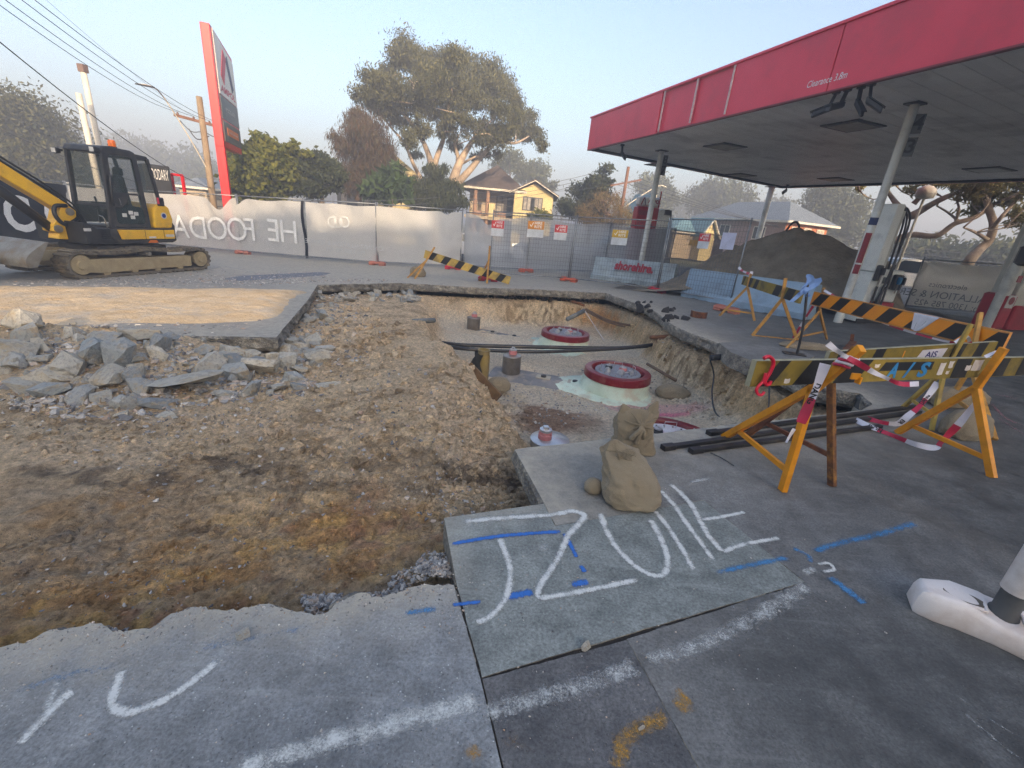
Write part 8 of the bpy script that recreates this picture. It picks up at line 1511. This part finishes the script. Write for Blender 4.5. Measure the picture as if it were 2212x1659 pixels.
# hazy trees farther off
FARG = 'hazy trees beyond the houses'
px_tree('hazy_tree', 'hazy gum tree behind the roof of the yellow house', (1120, 400), 72., [(1100, 350, 22), (1085, 362, 18), (1120, 362, 18), (1150, 372, 24), (1165, 385, 22), (1135, 385, 24), (1180, 398, 16)], 6000, .5, 'leaf_far', None, (), 'bark_brown', .6, 14, FARG)
px_tree('hazy_tree', 'hazy gum tree behind the far fuel pump', (1425, 480), 88., [(1410, 395, 22), (1390, 410, 22), (1430, 405, 18), (1415, 425, 30), (1440, 432, 20), (1400, 445, 26), (1435, 460, 22), (1445, 410, 10)], 7000, .6, 'leaf_far', None, (), 'bark_brown', .6, 15, FARG)
px_tree('hazy_tree', 'broad hazy tree between the mesh fence and the canopy column', (1570, 500), 95., [(1540, 412, 22), (1510, 425, 24), (1565, 405, 22), (1590, 410, 20), (1605, 430, 20), (1540, 440, 34), (1580, 445, 32), (1515, 450, 24), (1610, 455, 18), (1555, 465, 30), (1500, 440, 14)], 9000, .66, 'leaf_far', None, [([(1562, 500), (1565, 460), (1555, 430)], .5, .15)], 'bark_brown', .6, 16, FARG)
px_tree('hazy_tree', 'faint hazy tree behind the brick house roof', (1680, 480), 125., [(1672, 452, 22), (1650, 460, 16), (1700, 460, 20), (1690, 448, 14)], 3500, .8, 'leaf_far', None, (), 'bark_brown', .6, 17, FARG)
px_tree('hazy_tree', 'hazy gum tree with open branches right of the brick house', (1800, 560), 74., [(1775, 415, 22), (1800, 418, 24), (1765, 440, 22), (1800, 445, 30), (1835, 440, 24), (1745, 465, 18), (1790, 475, 34), (1830, 480, 30), (1855, 460, 18), (1820, 510, 34), (1790, 510, 24), (1850, 510, 26)], 11000, .5, 'leaf_far', None, [([(1810, 560), (1800, 500), (1780, 450), (1770, 415)], .4, .1), ([(1805, 520), (1830, 470), (1840, 440)], .25, .08)], 'bark_brown', .6, 18, FARG, twigs=14)
px_tree('hazy_hedge', 'low hazy green bank of shrubs beyond the fuel pumps', (1990, 560), 60., [(1950, 545, 26, 16), (1985, 540, 30, 18), (2020, 545, 30, 18), (2055, 555, 30, 16), (2090, 560, 30, 16), (2140, 565, 40, 20), (2190, 570, 40, 24)], 9000, .5, 'leaf_far', None, (), 'bark_brown', .5, 19, FARG)
px_tree('hill_tree', 'big olive tree mass at the left edge above the black banner', (60, 420), 52., [(20, 260, 50), (60, 290, 50), (10, 310, 60), (90, 310, 40), (120, 340, 36), (60, 345, 55), (10, 370, 60), (100, 375, 50), (140, 375, 30), (60, 395, 50), (-40, 300, 70), (-30, 380, 60), (130, 405, 40), (30, 240, 26)], 44000, .3, 'leaf_gum', None, (), 'bark_brown', .6, 20, droop=.3, aspect=.45)
for k, (x, y, s, d) in enumerate(((130, 300, 1., 130), (205, 325, .9, 150), (290, 320, 1.1, 165), (345, 345, .9, 150), (405, 345, 1.1, 140), (440, 372, .9, 120), (470, 385, .8, 105))):
    px_tree('hazy_tree', 'faint hazy tree on the hill left of the pylon, %s from the left' % ('first', 'second', 'third', 'fourth', 'fifth', 'sixth', 'seventh')[k], (x, y+60*s), d, [(x+dx*s, y+dy*s, r_*s) for dx, dy, r_ in ((0, 0, 22), (-25, 12, 20), (25, 10, 20), (-12, 30, 30), (18, 32, 28), (0, 55, 34), (-30, 50, 24), (32, 52, 24))], 4200, .007*d, 'leaf_far', None, (), 'bark_brown', .6, 30+k, FARG)
for k, (x, d) in enumerate(((1215, 150), (1360, 160), (1480, 150), (1640, 170), (880, 150), (720, 170), (560, 150))):
    px_tree('hazy_tree', 'very faint tree low on the horizon, %s from the right' % ('third', 'second', 'fifth', 'first', 'fourth', 'sixth', 'seventh')[k], (x, 470), d, [(x+dx, 440+.06*(x-1200)+dy, r_) for dx, dy, r_ in ((0, 0, 20), (-30, 10, 22), (30, 8, 22), (60, 18, 20), (-60, 18, 20))], 2600, .008*d, 'leaf_far', None, (), 'bark_brown', .5, 50+k, FARG)
# leaning gum on the right
Z6 = lambda x, y: (1762.6+x*.2396, 380.2+y*.2396)
px_tree('gum_tree', 'gum tree with sprawling bare limbs beyond the pumps at the right', (1400, 760), 27., [(1270, 70, 70, 40), (1400, 100, 80, 50), (1500, 140, 60, 50), (1640, 130, 80, 60), (1780, 70, 90, 60), (1880, 120, 70, 70), (1400, 310, 60, 40), (1480, 270, 50, 40), (1820, 320, 60, 40), (1850, 420, 50, 40), (640, 60, 60, 30), (900, 120, 50, 30), (1100, 60, 60, 30), (1700, 230, 50, 30), (1560, 60, 70, 40), (420, 110, 40, 20), (1340, 180, 50, 30)], 5200, .24, 'leaf_pale', Z6, [([(1330, 860), (1400, 745), (1490, 650), (1560, 580), (1600, 440), (1560, 300), (1530, 180), (1480, 40), (1440, -60)], 0.225, 0.075), ([(1545, 575), (1440, 510), (1330, 465)], 0.090, 0.030), ([(700, 590), (850, 530), (1080, 540), (1250, 430), (1440, 370), (1600, 260), (1760, 190), (1900, 120)], 0.150, 0.053), ([(860, 360), (1000, 280), (1150, 200), (1290, 140), (1420, 60)], 0.180, 0.060), ([(740, 270), (680, 190), (620, 100), (560, 40)], 0.128, 0.045), ([(880, 250), (1000, 130), (1090, 40)], 0.120, 0.045), ([(1290, 410), (1190, 330), (1090, 270)], 0.060, 0.030), ([(1260, 400), (1290, 300), (1270, 210), (1310, 160)], 0.060, 0.022), ([(1590, 470), (1680, 360), (1780, 250), (1880, 150)], 0.090, 0.038), ([(700, 60), (780, 140), (900, 180), (960, 120)], 0.038, 0.015), ([(380, 90), (420, 160), (520, 210), (600, 180)], 0.038, 0.015), ([(1480, 340), (1420, 270), (1390, 200)], 0.038, 0.015)], 'bark_pale', .25, 60, twigs=40, droop=.4, aspect=.3, clump=9)

# =================================================================== SMOKE HAZE
HAZE = .0078
b = MB(); b.box((0, 97, 9.), 430, 350, 30); hz = b.build('haze', 'decal_white'); hz['kind'] = 'stuff'; hz.data.materials.clear()
m = bpy.data.materials.new('smoke_haze'); m.use_nodes = True; t = m.node_tree; t.nodes.remove(t.nodes['Principled BSDF']); v = t.nodes.new('ShaderNodeVolumePrincipled'); v.inputs['Color'].default_value = (.62, .68, .82, 1); v.inputs['Density'].default_value = HAZE; v.inputs['Anisotropy'].default_value = 0.
t.links.new(v.outputs[0], t.nodes['Material Output'].inputs['Volume']); hz.data.materials.append(m)
